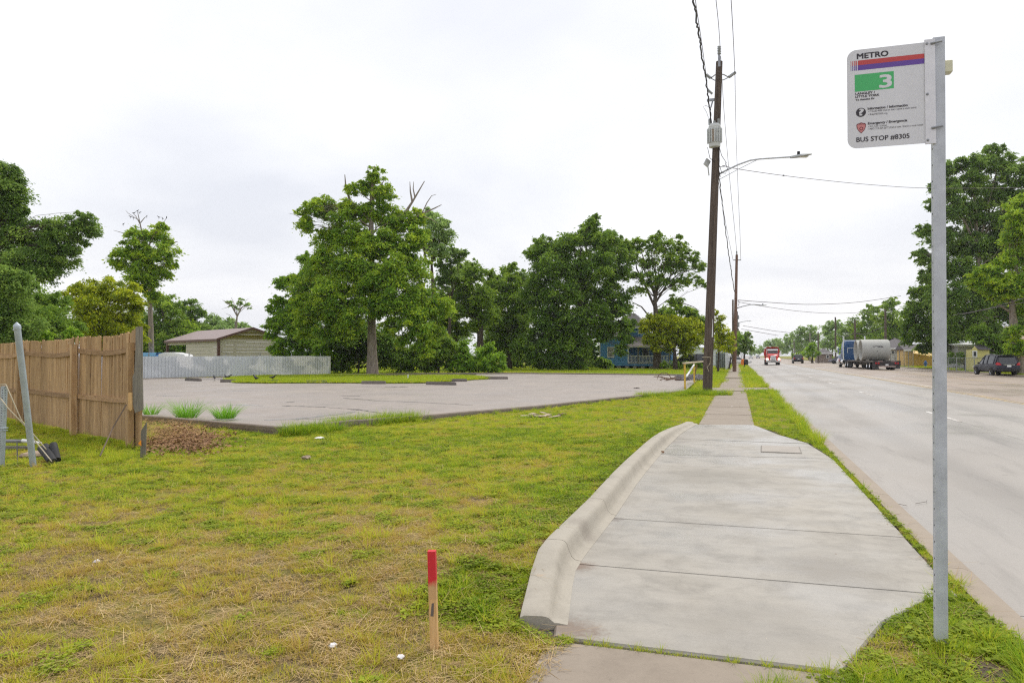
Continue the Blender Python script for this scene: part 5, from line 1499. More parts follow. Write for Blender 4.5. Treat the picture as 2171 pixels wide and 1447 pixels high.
    for y in (-L * .285, L * .30):
        for sg in (-1, 1):
            mb = MB(); mb.lathe((sg * (hw - .05), y, r_), [(r_ * 1.14, -.075), (r_ * 1.14, .055), (.02, .055)] if sg > 0 else [(.02, -.055), (r_ * 1.14, -.055), (r_ * 1.14, .075)], 'X', 22); mb.build('wheel_arch', M_black, t)
            wheel(t, sg * (hw - .07), y, r_, .22)
    tl = simple('tail_light_red', (.50, .02, .03), .25)
    for sg in (-1, 1):
        mb = MB(); yb_ = -L / 2
        mb.prism([(sg * hw * .60, yb_ + .03, .90), (sg * hw * .95, yb_ + .12, .88), (sg * hw * .985, yb_ + .30, .96), (sg * hw * .93, yb_ + .14, 1.12), (sg * hw * .74, yb_ + .06, 1.08)][::sg], (0, -.03, 0)); mb.build('tail_light', tl, t)
        mb = MB(); mb.rbox((sg * hw * .72, L / 2 - .14, .68), (.36, .12, .14), .02); mb.build('headlight', front_lights or simple('headlight_glass', (.6, .6, .6), .1), t)
        mb = MB(); mb.rbox((sg * (hw + .08), L * .16, 1.05), (.16, .12, .13), .03); mb.build('mirror', pmat, t)
    mb = MB(); mb.rbox((0, -L / 2 - .012, .50), (W * .86, .10, .24), .03); mb.build('rear_bumper', M_black, t)
    mb = MB(); mb.bx(-.16, .16, -L / 2 - .025, -L / 2 - .005, .74, .88); mb.build('number_plate', M_white, t)
    mb = MB(); mb.bx(-.42, .42, -L / 2 - .02, -L / 2 + .02, .915, .945); mb.build('chrome_strip', M_chrome, t)
    if kind == 'suv':
        mb = MB(); mb.rbox((0, -L / 2 + .42, H * .955), (W * .62, .35, .04), .012); mb.build('spoiler', pmat, t)
        for sg in (-1, 1):
            mb = MB(); mb.tube([(sg * hw * .66, -L * .3, H + .0), (sg * hw * .66, -L * .25, H + .045), (sg * hw * .66, L * .0, H + .05), (sg * hw * .66, L * .06, H + .0)], .018, 6); mb.build('roof_rail', M_steel, t)
    return t
def on_road(px, d): 
    p = AD(px, 753, d); return (p.x, p.y, zroad(p.x))
P_navy = paint('navy_paint', (.012, .012, .026)); P_black = paint('black_paint', (.008, .008, .012)); P_grey = paint('grey_paint', (.20, .20, .25)); P_wht = paint('white_car_paint', (.72, .72, .72))
q = on_road(2110, 62.5)
car('dark navy suv driving away on the right side of the road', q, rad(7), P_navy, name='moving_suv', cat='suv', H=1.74)
q = on_road(1691, 146)
car('black suv driving away in the far lane behind the red truck', q, 0, P_black, name='moving_suv', cat='suv', H=1.72, W=1.9)
q = AD(1785, 753, 142); car('grey minivan standing across the side road left of the semi truck', (q.x, q.y, 0.0), rad(90 - 8), P_grey, L=4.9, W=1.9, H=1.62, kind='van', name='parked_minivan', cat='minivan')
q = AD(1563, 753, 120); car('white car partly hidden behind the brown pole on the far driveway', (q.x, q.y, 0), rad(-90), P_wht, L=4.5, W=1.75, H=1.42, kind='sedan')
q = on_road(1592, 330); car('tiny white car far down the road by the left edge', q, rad(180), P_wht, L=4.5, W=1.8, H=1.5, kind='sedan', name='moving_car')
q = on_road(1607, 380); car('tiny silver car far down the road left of the red truck', q, rad(180), P_grey, L=4.5, W=1.8, H=1.5, kind='sedan', name='moving_car')
# dark bulky car in the yard behind the trees
q = AD(1460, 753, 88); car('dark car parked in the yard behind the yellow barrier', (q.x, q.y, 0), rad(100), P_black, kind='van', L=4.6, W=1.8, H=1.75)

# --- red dump truck coming towards us
q = on_road(1637, 124)
P_red = paint('truck_red', (.50, .035, .035)); 
dt = thing('dump_truck', 'red dump truck with lit headlights driving towards the viewer', 'truck', q, rad(180)); dt.scale = (.92, .92, .90)
Wt = 2.45; h_ = Wt / 2          # local +Y is forward
mb = MB(); mb.loft([ring(0, y, [(w_ * .98, zb_), (w_, zb_ + .2), (w_, zt_ - .15), (w_ * .82, zt_)]) for (y, w_, zb_, zt_) in ((2.0, 1.0, .75, 2.15), (2.9, .96, .75, 2.05), (3.75, .80, .75, 1.78), (3.9, .72, .8, 1.6))]); mb.build('bonnet', P_red, dt, angle=35)
mb = MB(); mb.loft([ring(0, y, [(1.0, .8), (1.02, 1.3), (1.0, 2.0), (.93, zt_ - .1), (.85, zt_)]) for (y, zt_) in ((.2, 2.86), (.5, 2.92), (1.5, 2.92), (1.9, 2.15))]); mb.build('cab', P_red, dt, angle=35)
mb = MB(); mb.prism([(-.90, 1.935, 2.10), (.90, 1.935, 2.10), (.84, 1.66, 2.68), (-.84, 1.66, 2.68)], (0, .03, .015)); mb.build('windscreen', M_glass, dt)
mb = MB(); mb.prism([(-.92, 1.70, 2.66), (.92, 1.70, 2.66), (.86, 1.56, 2.93), (-.86, 1.56, 2.93)], (0, .14, .04)); mb.build('sun_visor', M_white, dt)
mb = MB(); mb.rbox((0, 3.90, 1.32), (.92, .10, .80), .05); gr = mb.build('grille', M_chrome, dt)
for k in range(6):
    mb = MB(); mb.bx(-.40 + k * .15, -.35 + k * .15, 3.955, 3.962, .98, 1.66); mb.build('grille_bar', M_black, gr)
mb = MB(); mb.rbox((0, 4.0, .72), (2.4, .22, .40), .05); mb.build('bumper', simple('bumper_steel', (.52, .51, .49), .3, .6), dt)
mb = MB(); mb.bx(-.5, .5, 4.11, 4.118, .62, .74); mb.build('bumper_slot', M_black, dt)
M_lit = glow('lit_headlight', (1.0, .93, .78), 3.0)
for sg in (-1, 1):
    mb = MB(); mb.loft([ring(sg * 1.0, y, [(.22, .55), (.24, .9), (.20, zt_)]) for (y, zt_) in ((2.6, 1.3), (3.2, 1.35), (3.85, 1.15))]); mb.build('fender', P_red, dt, angle=35)
    mb = MB(); mb.rbox((sg * .98, 3.9, 1.12), (.36, .10, .26), .04); mb.build('headlight', M_lit, dt)
    mb = MB(); mb.tube([(sg * 1.1, 1.4, 2.0), (sg * 1.42, 1.6, 2.1)], .03, 6); mb.rbox((sg * 1.42, 1.6, 2.2), (.18, .08, .75), .03); mb.build('mirror', M_chrome if sg < 0 else P_red, dt)
    mb = MB(); mb.tube([(sg * .95, .05, .9), (sg * .95, .05, 3.5)], .07, 10); mb.build('exhaust_stack', M_chrome, dt)
    wheel(dt, sg * 1.02, 3.0, .5, .3, M_chrome)
    for y in (-1.8, -3.2): wheel(dt, sg * 1.0, y, .5, .5, M_chrome)
mb = MB(); mb.loft([ring(0, y, [(1.18, z0_), (1.28, z0_ + .5), (1.28, z1_)]) for (y, z0_, z1_) in ((-.1, 1.15, 3.05), (-4.6, 1.15, 2.9))]); bed = mb.build('dump_bed', P_red, dt, angle=35)
mb = MB(); mb.prism([(-1.1, -.1, 2.95), (1.1, -.1, 2.95), (1.05, .9, 3.28), (-1.05, .9, 3.28)], (0, 0, .07)); mb.build('cab_shield', P_red, bed)
mb = MB(); mb.bx(-.45, .45, -4.4, 2.0, .55, .9); mb.build('chassis', M_black, dt)

# --- semi truck with lowboy trailer
q = on_road(1880, 79); 
SR = rad(2.8)
st = thing('semi_truck', 'blue semi tractor pulling a black flat trailer away down the road', 'truck', q, SR)
def srel(x, y, z): return (q[0] + x * math.cos(SR) - y * math.sin(SR), q[1] + x * math.sin(SR) + y * math.cos(SR), q[2] + z)
P_blue = paint('truck_blue', (.025, .085, .22)); P_tr = simple('trailer_black', (.035, .03, .032), .6)
TW = 2.7; hw = TW / 2; DZ = .98
deck = MB(); deck.bx(-hw, hw, 0, 14.0, DZ - .16, DZ); deck.bx(-.5, -.3, .5, 14.5, DZ - .55, DZ - .165); deck.bx(.3, .5, .5, 14.5, DZ - .55, DZ - .165); deck.build('deck', simple('trailer_deck', (.10, .085, .07), .8), st)
mb = MB(); mb.bx(-hw, hw, -.06, .0, DZ - .52, DZ + .02); rb = mb.build('rear_board', P_tr, st)
mb = MB(); mb.bx(-hw * .62, hw * .62, -.10, -.062, DZ - .66, DZ - .53); mb.build('underrun_bar', simple('striped_bar', (.42, .33, .30), .6), rb)
for sg in (-1, 1):
    for k in range(2):
        mb = MB(); mb.rbox((sg * (hw * .80 - k * .24), -.07, DZ - .24), (.18, .03, .16), .01); mb.build('tail_light', simple('tail_light_red', (.5, .02, .03), .25), rb)
    mb = MB(); mb.bx(sg * hw * .5 - .24, sg * hw * .5 + .24, -.068, -.062, DZ - .08, DZ - .03); mb.build('reflector', simple('reflector_mix', (.55, .35, .32), .4), rb)
    mb = MB(); mb.bx(sg * hw * .78 - .32, sg * hw * .78 + .32, .25, .28, .12, DZ - .2); mb.build('mud_flap', simple('flap_grey', (.12, .12, .125), .8), st)
    for y in (2.2, 3.6): wheel(st, sg * (hw - .32), y, .50, .52, M_chrome)
    for y in (10.8, 12.1): wheel(st, sg * (hw - .35), y + 4.0, .50, .52, M_chrome)
    wheel(st, sg * (hw - .3), 20.6, .50, .32, M_chrome)
    mb = MB(); mb.bx(sg * hw * .76 - .3, sg * hw * .76 + .3, 13.9, 13.93, .15, 1.0); mb.build('mud_flap', MATS['flap_grey'], st)
mb = MB(); mb.bx(-.15, .15, -.075, -.061, DZ - .50, DZ - .34); mb.build('number_plate', M_white, rb)
mb = MB(); mb.bx(-.5, .5, 12.0, 21.5, .55, .95); mb.build('chassis', M_black, st)
mb = MB(); mb.loft([ring(0, y, [(1.15, .95), (1.2, 1.3), (1.2, z_ - .4), (1.0, z_)]) for (y, z_) in ((16.6, 3.2), (16.75, 3.45), (18.6, 3.6), (19.0, 3.2))]); cabo = mb.build('sleeper_cab', P_blue, st, angle=35)
mb = MB(); mb.loft([ring(0, y, [(1.1, .9), (1.16, 1.3), (1.1, z_ - .2), (.9, z_)]) for (y, z_) in ((18.95, 2.7), (19.8, 2.6), (20.3, 1.9), (22.1, 1.7))]); mb.build('bonnet', P_blue, st, angle=35)
mb = MB(); mb.bx(-.9, -.1, 16.58, 16.60, 2.5, 2.56); mb.bx(-.9, -.84, 16.58, 16.60, 1.9, 2.56); mb.build('cab_stripe', M_white, cabo)
for sg in (-1, 1):
    mb = MB(); mb.tube([(sg * 1.28, 17.0, 1.0), (sg * 1.28, 17.0, 4.1)], .09, 10); mb.build('exhaust_stack', M_chrome, st)
    mb = MB(); mb.loft([ring(sg * 1.05, y, [(.22, .35), (.26, .8), (.2, z_)]) for (y, z_) in ((19.9, 1.0), (20.6, 1.25), (21.6, 1.1), (22.1, .9))]); mb.build('fender', M_chrome, st, angle=35)
    mb = MB(); mb.rbox((sg * 1.5, 19.6, 2.2), (.2, .1, .8), .03); mb.tube([(sg * 1.15, 19.6, 2.2), (sg * 1.5, 19.6, 2.2)], .03, 6); mb.build('mirror', M_chrome, st)
    mb = MB(); mb.tube([(sg * .95, 18.0, .75), (sg * .95, 19.4, .75)], .32, 14); mb.build('fuel_tank', M_chrome, st)
# pipes on the trailer
M_pipe = concrete('pipe_concrete', (.45, .45, .425), (.35, .35, .33), (.47, .465, .435), .35)
def big_pipe(label, yoff, first):
    R_, Lp, th = 1.22, 2.95, .19
    t = thing('concrete_pipe', label, 'pipe', srel(-.02, yoff, DZ + R_), SR, 'concrete pipes on the trailer')
    x0_, x1_ = -Lp / 2, Lp / 2
    prof = [(R_ - th, x0_ + .12), (R_ - th, x1_), (R_ - .06, x1_), (R_ - .02, x1_ - .10), (R_, x1_ - .25), (R_, x0_ + .04), (R_ - .04, x0_), (R_ - th + .06, x0_)]
    mb = MB(); mb.lathe((0, 0, 0), prof, 'X', 48, closed=True); body = mb.build('pipe_barrel', M_pipe, t, angle=40)
    if first:
        mb = MB()
        # illegible stencil: dark printed dashes in two rows beside a ring mark
        rr_ = random.Random(3)
        def patch(xa, xb, aa, ab):
            vs_ = [(x, -math.cos(a) * (R_ + .004), math.sin(a) * (R_ + .004)) for (x, a) in ((xa, aa), (xb, aa), (xb, ab), (xa, ab))]
            mb.add(vs_, [(0, 1, 2, 3)])
        x = -.05
        for row, (a0, a1, xs, xe_) in enumerate(((.33, .40, -.12, .62), (.23, .31, .10, .62))):
            x = xs
            while x < xe_:
                w_ = .05 + .05 * rr_.random(); patch(x, x + w_, a0, a1); x += w_ + .025
        for k in range(10):
            t0 = 2 * math.pi * k / 10
            if 2 <= k <= 3: continue
            patch(-.27 + .10 * math.cos(t0) - .025, -.27 + .10 * math.cos(t0) + .025, .33 + .075 * math.sin(t0) - .02, .33 + .075 * math.sin(t0) + .02)
        mb.build('stencil_marking', M_ink, t)
        mb = MB(); mb.tube([(.05, -R_ * math.cos(.12) + .02, -R_ * math.sin(.12)), (.05, -R_ * math.cos(.12) - .004, -R_ * math.sin(.12))], .045, 10); mb.build('lift_hole', M_black, t)
    return t
big_pipe('nearer concrete pipe with black stencil marking on the trailer', 5.7, True)
big_pipe('farther concrete pipe on the trailer, partly hidden behind the stencilled one', 8.35, False)
for (x_, y_, lab_) in ((-1.0, 7.02, 'front left'), (1.0, 7.02, 'front right'), (-1.0, 4.4, 'rear left'), (1.0, 4.4, 'rear right')):
    mb = MB(); X_, Y_, Z_ = srel(x_, y_, DZ + .002)
    mb.prism([(X_ - .12, Y_ - .22, Z_), (X_ + .12, Y_ - .22, Z_), (X_ + .12, Y_ + .22, Z_), (X_ - .12, Y_ + .22, Z_)], (0, 0, .16)); o = mb.build('timber_chock', M_greyboard)
    tag(o, lab_ + ' timber chock wedged under the stencilled concrete pipe', 'chock', 'timber chocks under the pipes')

# ================================================================== RIGHT ROADSIDE BUILDINGS
def gable_house(name, label, cat, x0, x1, Y, depth_, zw, zr, wall, roof, hip=0.0, ov=.4):
    t = thing(name, label, cat)
    mb = MB(); mb.bx(x0, x1, Y, Y + depth_, 0, zw); mb.build('wall', wall, t)
    xm0, xm1 = x0 + hip - (ov if hip == 0 else 0), x1 - hip + (ov if hip == 0 else 0); ym = Y + depth_ / 2
    V_ = [(x0 - ov, Y - ov, zw + .004), (x1 + ov, Y - ov, zw + .004), (x1 + ov, Y + depth_ + ov, zw + .004), (x0 - ov, Y + depth_ + ov, zw + .004), (xm0, ym, zr), (xm1, ym, zr)]
    mb = MB(); mb.add(V_, [(0, 1, 5, 4), (1, 2, 5), (2, 3, 4, 5), (3, 0, 4), (3, 2, 1, 0)]); mb.build('roof', roof, t)
    mb = MB(); mb.bx(x0 - ov, x1 + ov, Y - ov - .03, Y - ov - .001, zw - .14, zw + .06); mb.build('eave_trim', M_white, t)
    return t
def window_on(t, x0, x1, z0, z1, Y, sill=True):
    mb = MB()
    f_ = .09
    for (a, c, e, g_) in ((x0, x1, z0, z0 + f_), (x0, x1, z1 - f_, z1), (x0, x0 + f_, z0 + f_, z1 - f_), (x1 - f_, x1, z0 + f_, z1 - f_)): mb.bx(a, c, Y - .06, Y - .003, e, g_)
    w_ = mb.build('window', M_white, t)
    mb = MB(); mb.bx(x0 + f_, x1 - f_, Y - .03, Y - .004, z0 + f_, z1 - f_); mb.build('pane', M_pane, w_)
M_wwall = simple('white_clapboard', (.62, .62, .62), .6, var=.1); M_yellow = simple('yellow_wall', (.62, .40, .085), .6, var=.10); M_yel2 = simple('pale_yellow_wall', (.62, .57, .22), .6, var=.08)
Yh = 128
hx0, hx1 = AY(1868, 745, Yh).x, AY(1952, 745, Yh).x
hz = AY(1900, 738, Yh).z; hr = AY(1925, 716, Yh + 5).z
h2 = gable_house('grey_roof_house', 'white house with dark grey hip roof right behind the concrete pipes', 'house', hx0, hx1, Yh, 10, hz, hr, M_wwall, M_shing, hip=3.0)
for (a, c) in ((1889, 1897), (1902, 1911)):
    window_on(h2, AY(a, 745, Yh).x, AY(c, 745, Yh).x, AY(a, 751, Yh).z, AY(a, 742, Yh).z, Yh)
mb = MB(); mb.bx(AY(1914, 745, Yh).x, AY(1915.5, 745, Yh).x, Yh - 1.6, Yh - 1.4, 0, hz); mb.build('porch_column', M_white, h2)
mb = MB(); mb.bx(hx0 + 2, hx1, Yh - 1.8, Yh - .42, hz - .25, hz - .15); mb.build('porch_roof', M_white, h2)
Yy = 118
yx0, yx1 = AY(1920, 755, Yy).x, AY(2050, 755, Yy).x; yz = AY(1960, 741.5, Yy).z
yh = gable_house('yellow_house', 'low yellow house with white roof edge behind the blue hydrant', 'house', yx0, yx1, Yy, 6, yz, yz + .9, M_yellow, M_shing, hip=.0, ov=.3)
a_ = [AY(1936, 749, Yy - 2.2), AY(1978, 756, Yy - 2.6), AY(1978, 742, Yy - .1), AY(1936, 741, Yy - .1)]
mb = MB(); mb.prism(a_, (0, 0, .06)); mb.build('awning', M_yellow, yh)
Yl = 170
lx0, lx1 = AY(1736, 750, Yl).x, AY(1764, 750, Yl).x
h3 = gable_house('hip_roof_house', 'small house with grey hip roof behind the hedge left of the truck', 'house', lx0, lx1, Yl, 8, AY(1750, 748.5, Yl).z, AY(1748, 738, Yl + 4).z, simple('brown_wall', (.25, .2, .17), .8), M_shing, hip=1.2)
window_on(h3, AY(1752, 750, Yl).x, AY(1758, 750, Yl).x, .9, 1.7, Yl)
Ys = 86
sx0, sx1 = AY(2060, 745, Ys).x, AY(2098, 745, Ys).x
sz = AY(2080, 741, Ys).z
ys = thing('yellow_shed', 'small pale yellow shed with dark roof behind the suv', 'shed')
gx = AY(2073, 741, Ys).x; pk = AY(2065.5, 733, Ys).z
mb = MB(); mb.prism([(sx0, Ys, 0), (gx, Ys, 0), (gx, Ys, sz), ((sx0 + gx) / 2, Ys, pk), (sx0, Ys, sz)], (0, .05, 0)); mb.bx(sx0 + .02, sx1, Ys + .051, Ys + 2, 0, sz); mb.build('wall', M_yel2, ys)
mb = MB(); mb.prism([(gx + .08, Ys - .12, sz - .02), (sx1 + .15, Ys - .12, sz - .02), (sx1 - .1, Ys + 1.0, pk + .05), ((sx0 + gx) / 2, Ys + .6, pk + .05)], (0, 0, .05)); mb.build('roof', M_shing, ys)
window_on(ys, (sx0 + gx) / 2 - .22, (sx0 + gx) / 2 + .22, sz - .75, sz - .1, Ys)
Yk = 100
kx0, kx1 = AY(2030, 735, Yk).x, AY(2092, 735, Yk).x
kz = AY(2060, 731, Yk).z
wh_ = gable_house('white_roof_house', 'low building with bright white roof edge behind the yellow shed', 'house', kx0, kx1, Yk, 6, kz, kz + .35, simple('pale_grey_wall', (.5, .5, .5), .7), M_white, ov=.5)  # wall is one even pale grey, duller than the white roof
Yr = 74
bk_ = thing('brick_porch', 'red brick porch with white wrought iron column at the right picture edge', 'porch')
bx0 = AY(2160, 750, Yr).x; bx1 = bx0 + 9
M_brick = simple('red_brick', (.27, .075, .06), .85, var=.35, scale=9, bump=.3)
bz0, bz1, bz2 = AY(2165, 772, Yr).z, AY(2165, 741, Yr).z, AY(2165, 722, Yr).z
for k in range(6):
    for j in range(7):
        mb = MB(); hh = (bz1 - 0) / 7; x_ = bx0 + .35 + k * .42 + (.2 if j % 2 else 0); mb.bx(x_, x_ + .405, Yr, Yr + .2, j * hh + .008, (j + 1) * hh - .008); mb.build('brick', M_brick, bk_)
mb = MB(); mb.bx(bx0 + .36, bx0 + 9, Yr + .03, Yr + .18, 0, bz1 - .01); mb.build('mortar_wall', simple('mortar', (.35, .3, .27), .9), bk_)
mb = MB(); 
for x_ in (bx0, bx0 + .45):
    mb.tube([(x_, Yr - .1, bz1 - .1), (x_, Yr - .1, bz2)], .035, 6)
for k in range(3):
    zc_ = bz1 + (bz2 - bz1) * (k + .5) / 3; n_ = 10
    mb.tube([(bx0 + .22 + .16 * math.cos(2 * math.pi * i / n_), Yr - .1, zc_ + .12 * math.sin(2 * math.pi * i / n_)) for i in range(n_ + 1)], .025, 5)
    mb.tube([(bx0 + .02, Yr - .1, zc_ - .14), (bx0 + .43, Yr - .1, zc_ + .14)], .02, 5); mb.tube([(bx0 + .02, Yr - .1, zc_ + .14), (bx0 + .43, Yr - .1, zc_ - .14)], .02, 5)
mb.build('iron_column', M_white, bk_)
mb = MB(); mb.bx(bx0 - .08, bx0 + .06, Yr - .2, Yr - .02, 0, bz1 + .1); mb.build('post', M_wwall, bk_)
mb = MB(); mb.prism([(bx0 - .3, Yr - .5, bz2), (bx0 + 9, Yr - .5, bz2), (bx0 + 9, Yr + 2.5, bz2 + 1.2), (bx0 - .3, Yr + 2.5, bz2 + 1.2)], (0, 0, .15)); mb.build('porch_roof', simple('tan_soffit', (.35, .27, .2), .8), bk_)
# white box sign, hydrant
q_ = AD(1786, 753, 150); tr_ = thing('white_box_trailer', 'white box trailer behind the grey minivan', 'trailer', (q_.x, q_.y, 0), rad(-8))
mb = MB(); mb.rbox((0, 0, .95), (2.3, 3.2, 1.25), .05); mb.build('box', M_white, tr_)
for sg in (-1, 1): wheel(tr_, sg * 1.05, 0, .3, .2)
mb = MB(); mb.bx(-.7, .7, -1.608, -1.602, .75, .82); mb.bx(-.7, .3, -1.608, -1.602, 1.1, 1.16); mb.build('grey_marking', M_gsheet, tr_)
q_ = AD(1962, 753, 102); hy = thing('fire_hydrant', 'blue fire hydrant on the verge across the road', 'hydrant', (q_.x, q_.y, 0))
M_hyd = simple('hydrant_blue', (.03, .12, .33), .45); s_ = 1.0
mb = MB(); mb.lathe((0, 0, 0), [(.001, 0), (.24, 0), (.24, .05), (.16, .06), (.15, .55), (.20, .56), (.20, .62), (.17, .64), (.16, .72), (.10, .82), (.04, .84), (.04, .90), (.001, .90)], 'Z', 16); mb.build('barrel', M_hyd, hy, angle=40)
for (a, L_) in (((1, 0, 0), .26), ((-1, 0, 0), .26), ((0, -1, 0), .27)):
    d_ = Vector(a); mb = MB(); mb.tube([d_ * .1 + Vector((0, 0, .45)), d_ * L_ + Vector((0, 0, .45))], .085, 10); mb.build('nozzle', M_hyd, hy)
q_ = AD(2027, 753, 78); 
hy2 = thing('water_valve', 'grey water standpipe on the verge behind the sign post', 'standpipe', (q_.x, q_.y, 0))
mb = MB(); mb.tube([(0, 0, 0), (0, 0, .45)], .07, 8); mb.tube([(-.3, 0, .42), (.3, 0, .42)], .09, 8); mb.lathe((0, 0, .42), [(.001, .3), (.06, .28), (.14, .1), (.10, 0)], 'Z', 10); mb.build('body', M_steel, hy2)
# chain link fence on the far side
def link_fence(label, Y, pxa, pxb, h, n):
    t = thing('chain_link_fence', label, 'fence')
    xa, xb = AY(pxa, 760, Y).x, AY(pxb, 760, Y).x
    for k in range(n + 1):
        x_ = xa + (xb - xa) * k / n; mb = MB(); mb.tube([(x_, Y, 0), (x_, Y, h + .08)], .04, 6); mb.build('post', M_link, t)
    mb = MB(); mb.tube([(xa, Y, h), (xb, Y, h)], .028, 6); mb.build('top_rail', M_link, t)
    mb = MB(); k = 0.0; Lf = xb - xa
    while k < Lf + h:
        a0, a1 = max(0, k - h), min(Lf, k)
        if a1 - a0 > .05:
            mb.tube([(xa + a0, Y, h - (a0 - (k - h)) if True else 0), (xa + a1, Y, h - (a1 - (k - h)))], .007, 3, cap=False); mb.tube([(xa + a0, Y, (a0 - (k - h))), (xa + a1, Y, (a1 - (k - h)))], .007, 3, cap=False)
        k += .2
    mb.build('wire_mesh', M_link, t)
link_fence('tall chain link fence in front of the white and yellow houses', 108, 1888, 1936, 2.1, 5)
link_fence('chain link fence with climbing plants behind the suv', 80, 2010, 2160, 1.35, 8)
# gravel heap and branch debris at the lot exit
M_gravel = simple('grey_gravel', (.16, .15, .15), .9, var=.5, scale=14)
rr = np.random.default_rng(5); mb = MB()
for k in range(420):
    px_ = 1432 + 62 * rr.random(); py_ = 797.5 + 9 * rr.random() ** 1.2; p = AZ(px_, py_, .05); r_ = .05 + .07 * rr.random(); h_ = .16 * max(0, 1 - abs(px_ - 1465) / 34)
    mb.box((p.x, p.y, .06 + h_ * rr.random()), (r_ * 1.5, r_ * 1.2, r_), rr.random() * 3, rx=rr.random(), ry=rr.random())
o = mb.build('gravel_heap', M_gravel); tag(o, 'low heap of grey broken gravel behind the yellow barrier', 'gravel', kind='stuff')
bd = thing('branch_pile', 'brown branches and roots lying at the edge of the lot by the barrier', 'branches')
M_twig = simple('twig_brown', (.17, .105, .07), .95); M_twig2 = simple('grey_twig', (.16, .13, .11), .95)
for k in range(14):
    px_ = 1388 + 46 * rr.random(); p = AZ(px_, 803.5 + 3.5 * rr.random(), LOT_Z); a = rr.random() * 3.1; L_ = .5 + .9 * rr.random(); d_ = Vector((math.cos(a), math.sin(a), .15 * rr.random())) * L_
    mb = MB(); mb.tube([p + Vector((0, 0, .03)), p + d_ * .5 + Vector((0, 0, .05 + .14 * rr.random())), p + d_ + Vector((0, 0, .04))], [.03, .025, .012], 6); mb.build('branch', M_twig, bd)
p = AZ(1408, 803, LOT_Z); mb = MB(); mb.tube([p + Vector((.42 * math.cos(a), 0, .42 * math.sin(a))) for a in [math.pi * k / 8 for k in range(9)]], .025, 6); mb.build('branch', M_twig, bd)
# twigs in the gutter
for k, (px_, py_, lab) in enumerate(((1945, 1075, 'thin dry twig lying in the gutter by the sign post'), (1620, 806, 'dark leaf debris in the gutter along the verge'))):
    p = AZ(px_, py_, -.12); t = thing('dry_twig', lab, 'twig')
    for j in range(3):
        a = rr.random() * 3; s_ = .30 if k == 0 else .4; q0 = p + Vector(((rr.random() - .5) * .5, (rr.random() - .5) * (.9 if k == 0 else 6), .012)); mb = MB(); mb.tube([q0, q0 + Vector((math.cos(a), math.sin(a), .05)) * s_ * .6, q0 + Vector((math.cos(a + .3), math.sin(a + .3), .02)) * s_ * 1.1], [.003, .0025, .001], 5); mb.build('branch', M_twig2, t)

# ================================================================== TREES
def leaf_cloud(centers, radii, counts, size, rng, droop=.35, flat=.62, aspect=.42):
    # centers (K,3), radii (K,), counts (K,) -> quads (N,4,3) and tints (N,2)
    idx = np.repeat(np.arange(len(centers)), counts)
    N = len(idx)
    off = rng.normal(size=(N, 3)) * .52
    st_ = rng.normal(size=(len(centers), 3)); st_[:, 2] *= .5; st_ /= np.linalg.norm(st_, axis=1, keepdims=True)      # each spray runs out along its own twig
    off += st_[idx] * (rng.random((N, 1)) * 1.5 - .75)
    off *= np.where(rng.random((N, 1)) < .05, 1.5, 1.0)
    off[:, 2] *= flat
    pos = centers[idx] + off * radii[idx][:, None]
    pos[:, 2] -= (off[:, 0] ** 2 + off[:, 1] ** 2) * radii[idx] * .25
    ax = off.copy(); ax[:, 2] = ax[:, 2] * .4 - droop; ax += rng.normal(size=(N, 3)) * .55
    ax /= np.linalg.norm(ax, axis=1, keepdims=True)
    nr = rng.normal(size=(N, 3)) * .65; nr[:, 2] += .85
    sd = np.cross(nr, ax); sd /= np.linalg.norm(sd, axis=1, keepdims=True) + 1e-9
    nn = np.cross(ax, sd)
    L = size * (.45 + .85 * rng.random(N))[:, None]; Wd = L * aspect * (.8 + .4 * rng.random(N))[:, None]
    V = np.stack([pos - ax * L * .5, pos + sd * Wd * .5 + nn * L * .06, pos + ax * L * .5 - nn * L * .08, pos - sd * Wd * .5 + nn * L * .06], 1)
    cl = np.clip(rng.normal(.5, .30, len(centers)), 0, 1)
    tint = np.stack([rng.random(N), cl[idx]], 1)
    return V, tint

def limb(mb, a, e, r0, r1, rng, n=6, bend=.12, sag=0.0, ns=7):
    a = Vector(a); e = Vector(e); L = (e - a).length
    path = []; j = Vector((rng.normal(), rng.normal(), rng.normal() * .4)) * L * bend
    for k in range(n + 1):
        u = k / n
        w = math.sin(math.pi * u)
        path.append(a.lerp(e, u) + j * w * .6 + Vector((0, 0, L * .12 * w)) + Vector((rng.normal(), rng.normal(), rng.normal())) * L * .012 * w)
    mb.tube(path, [r0 + (r1 - r0) * (k / n) ** .8 for k in range(n + 1)], ns)
    return path

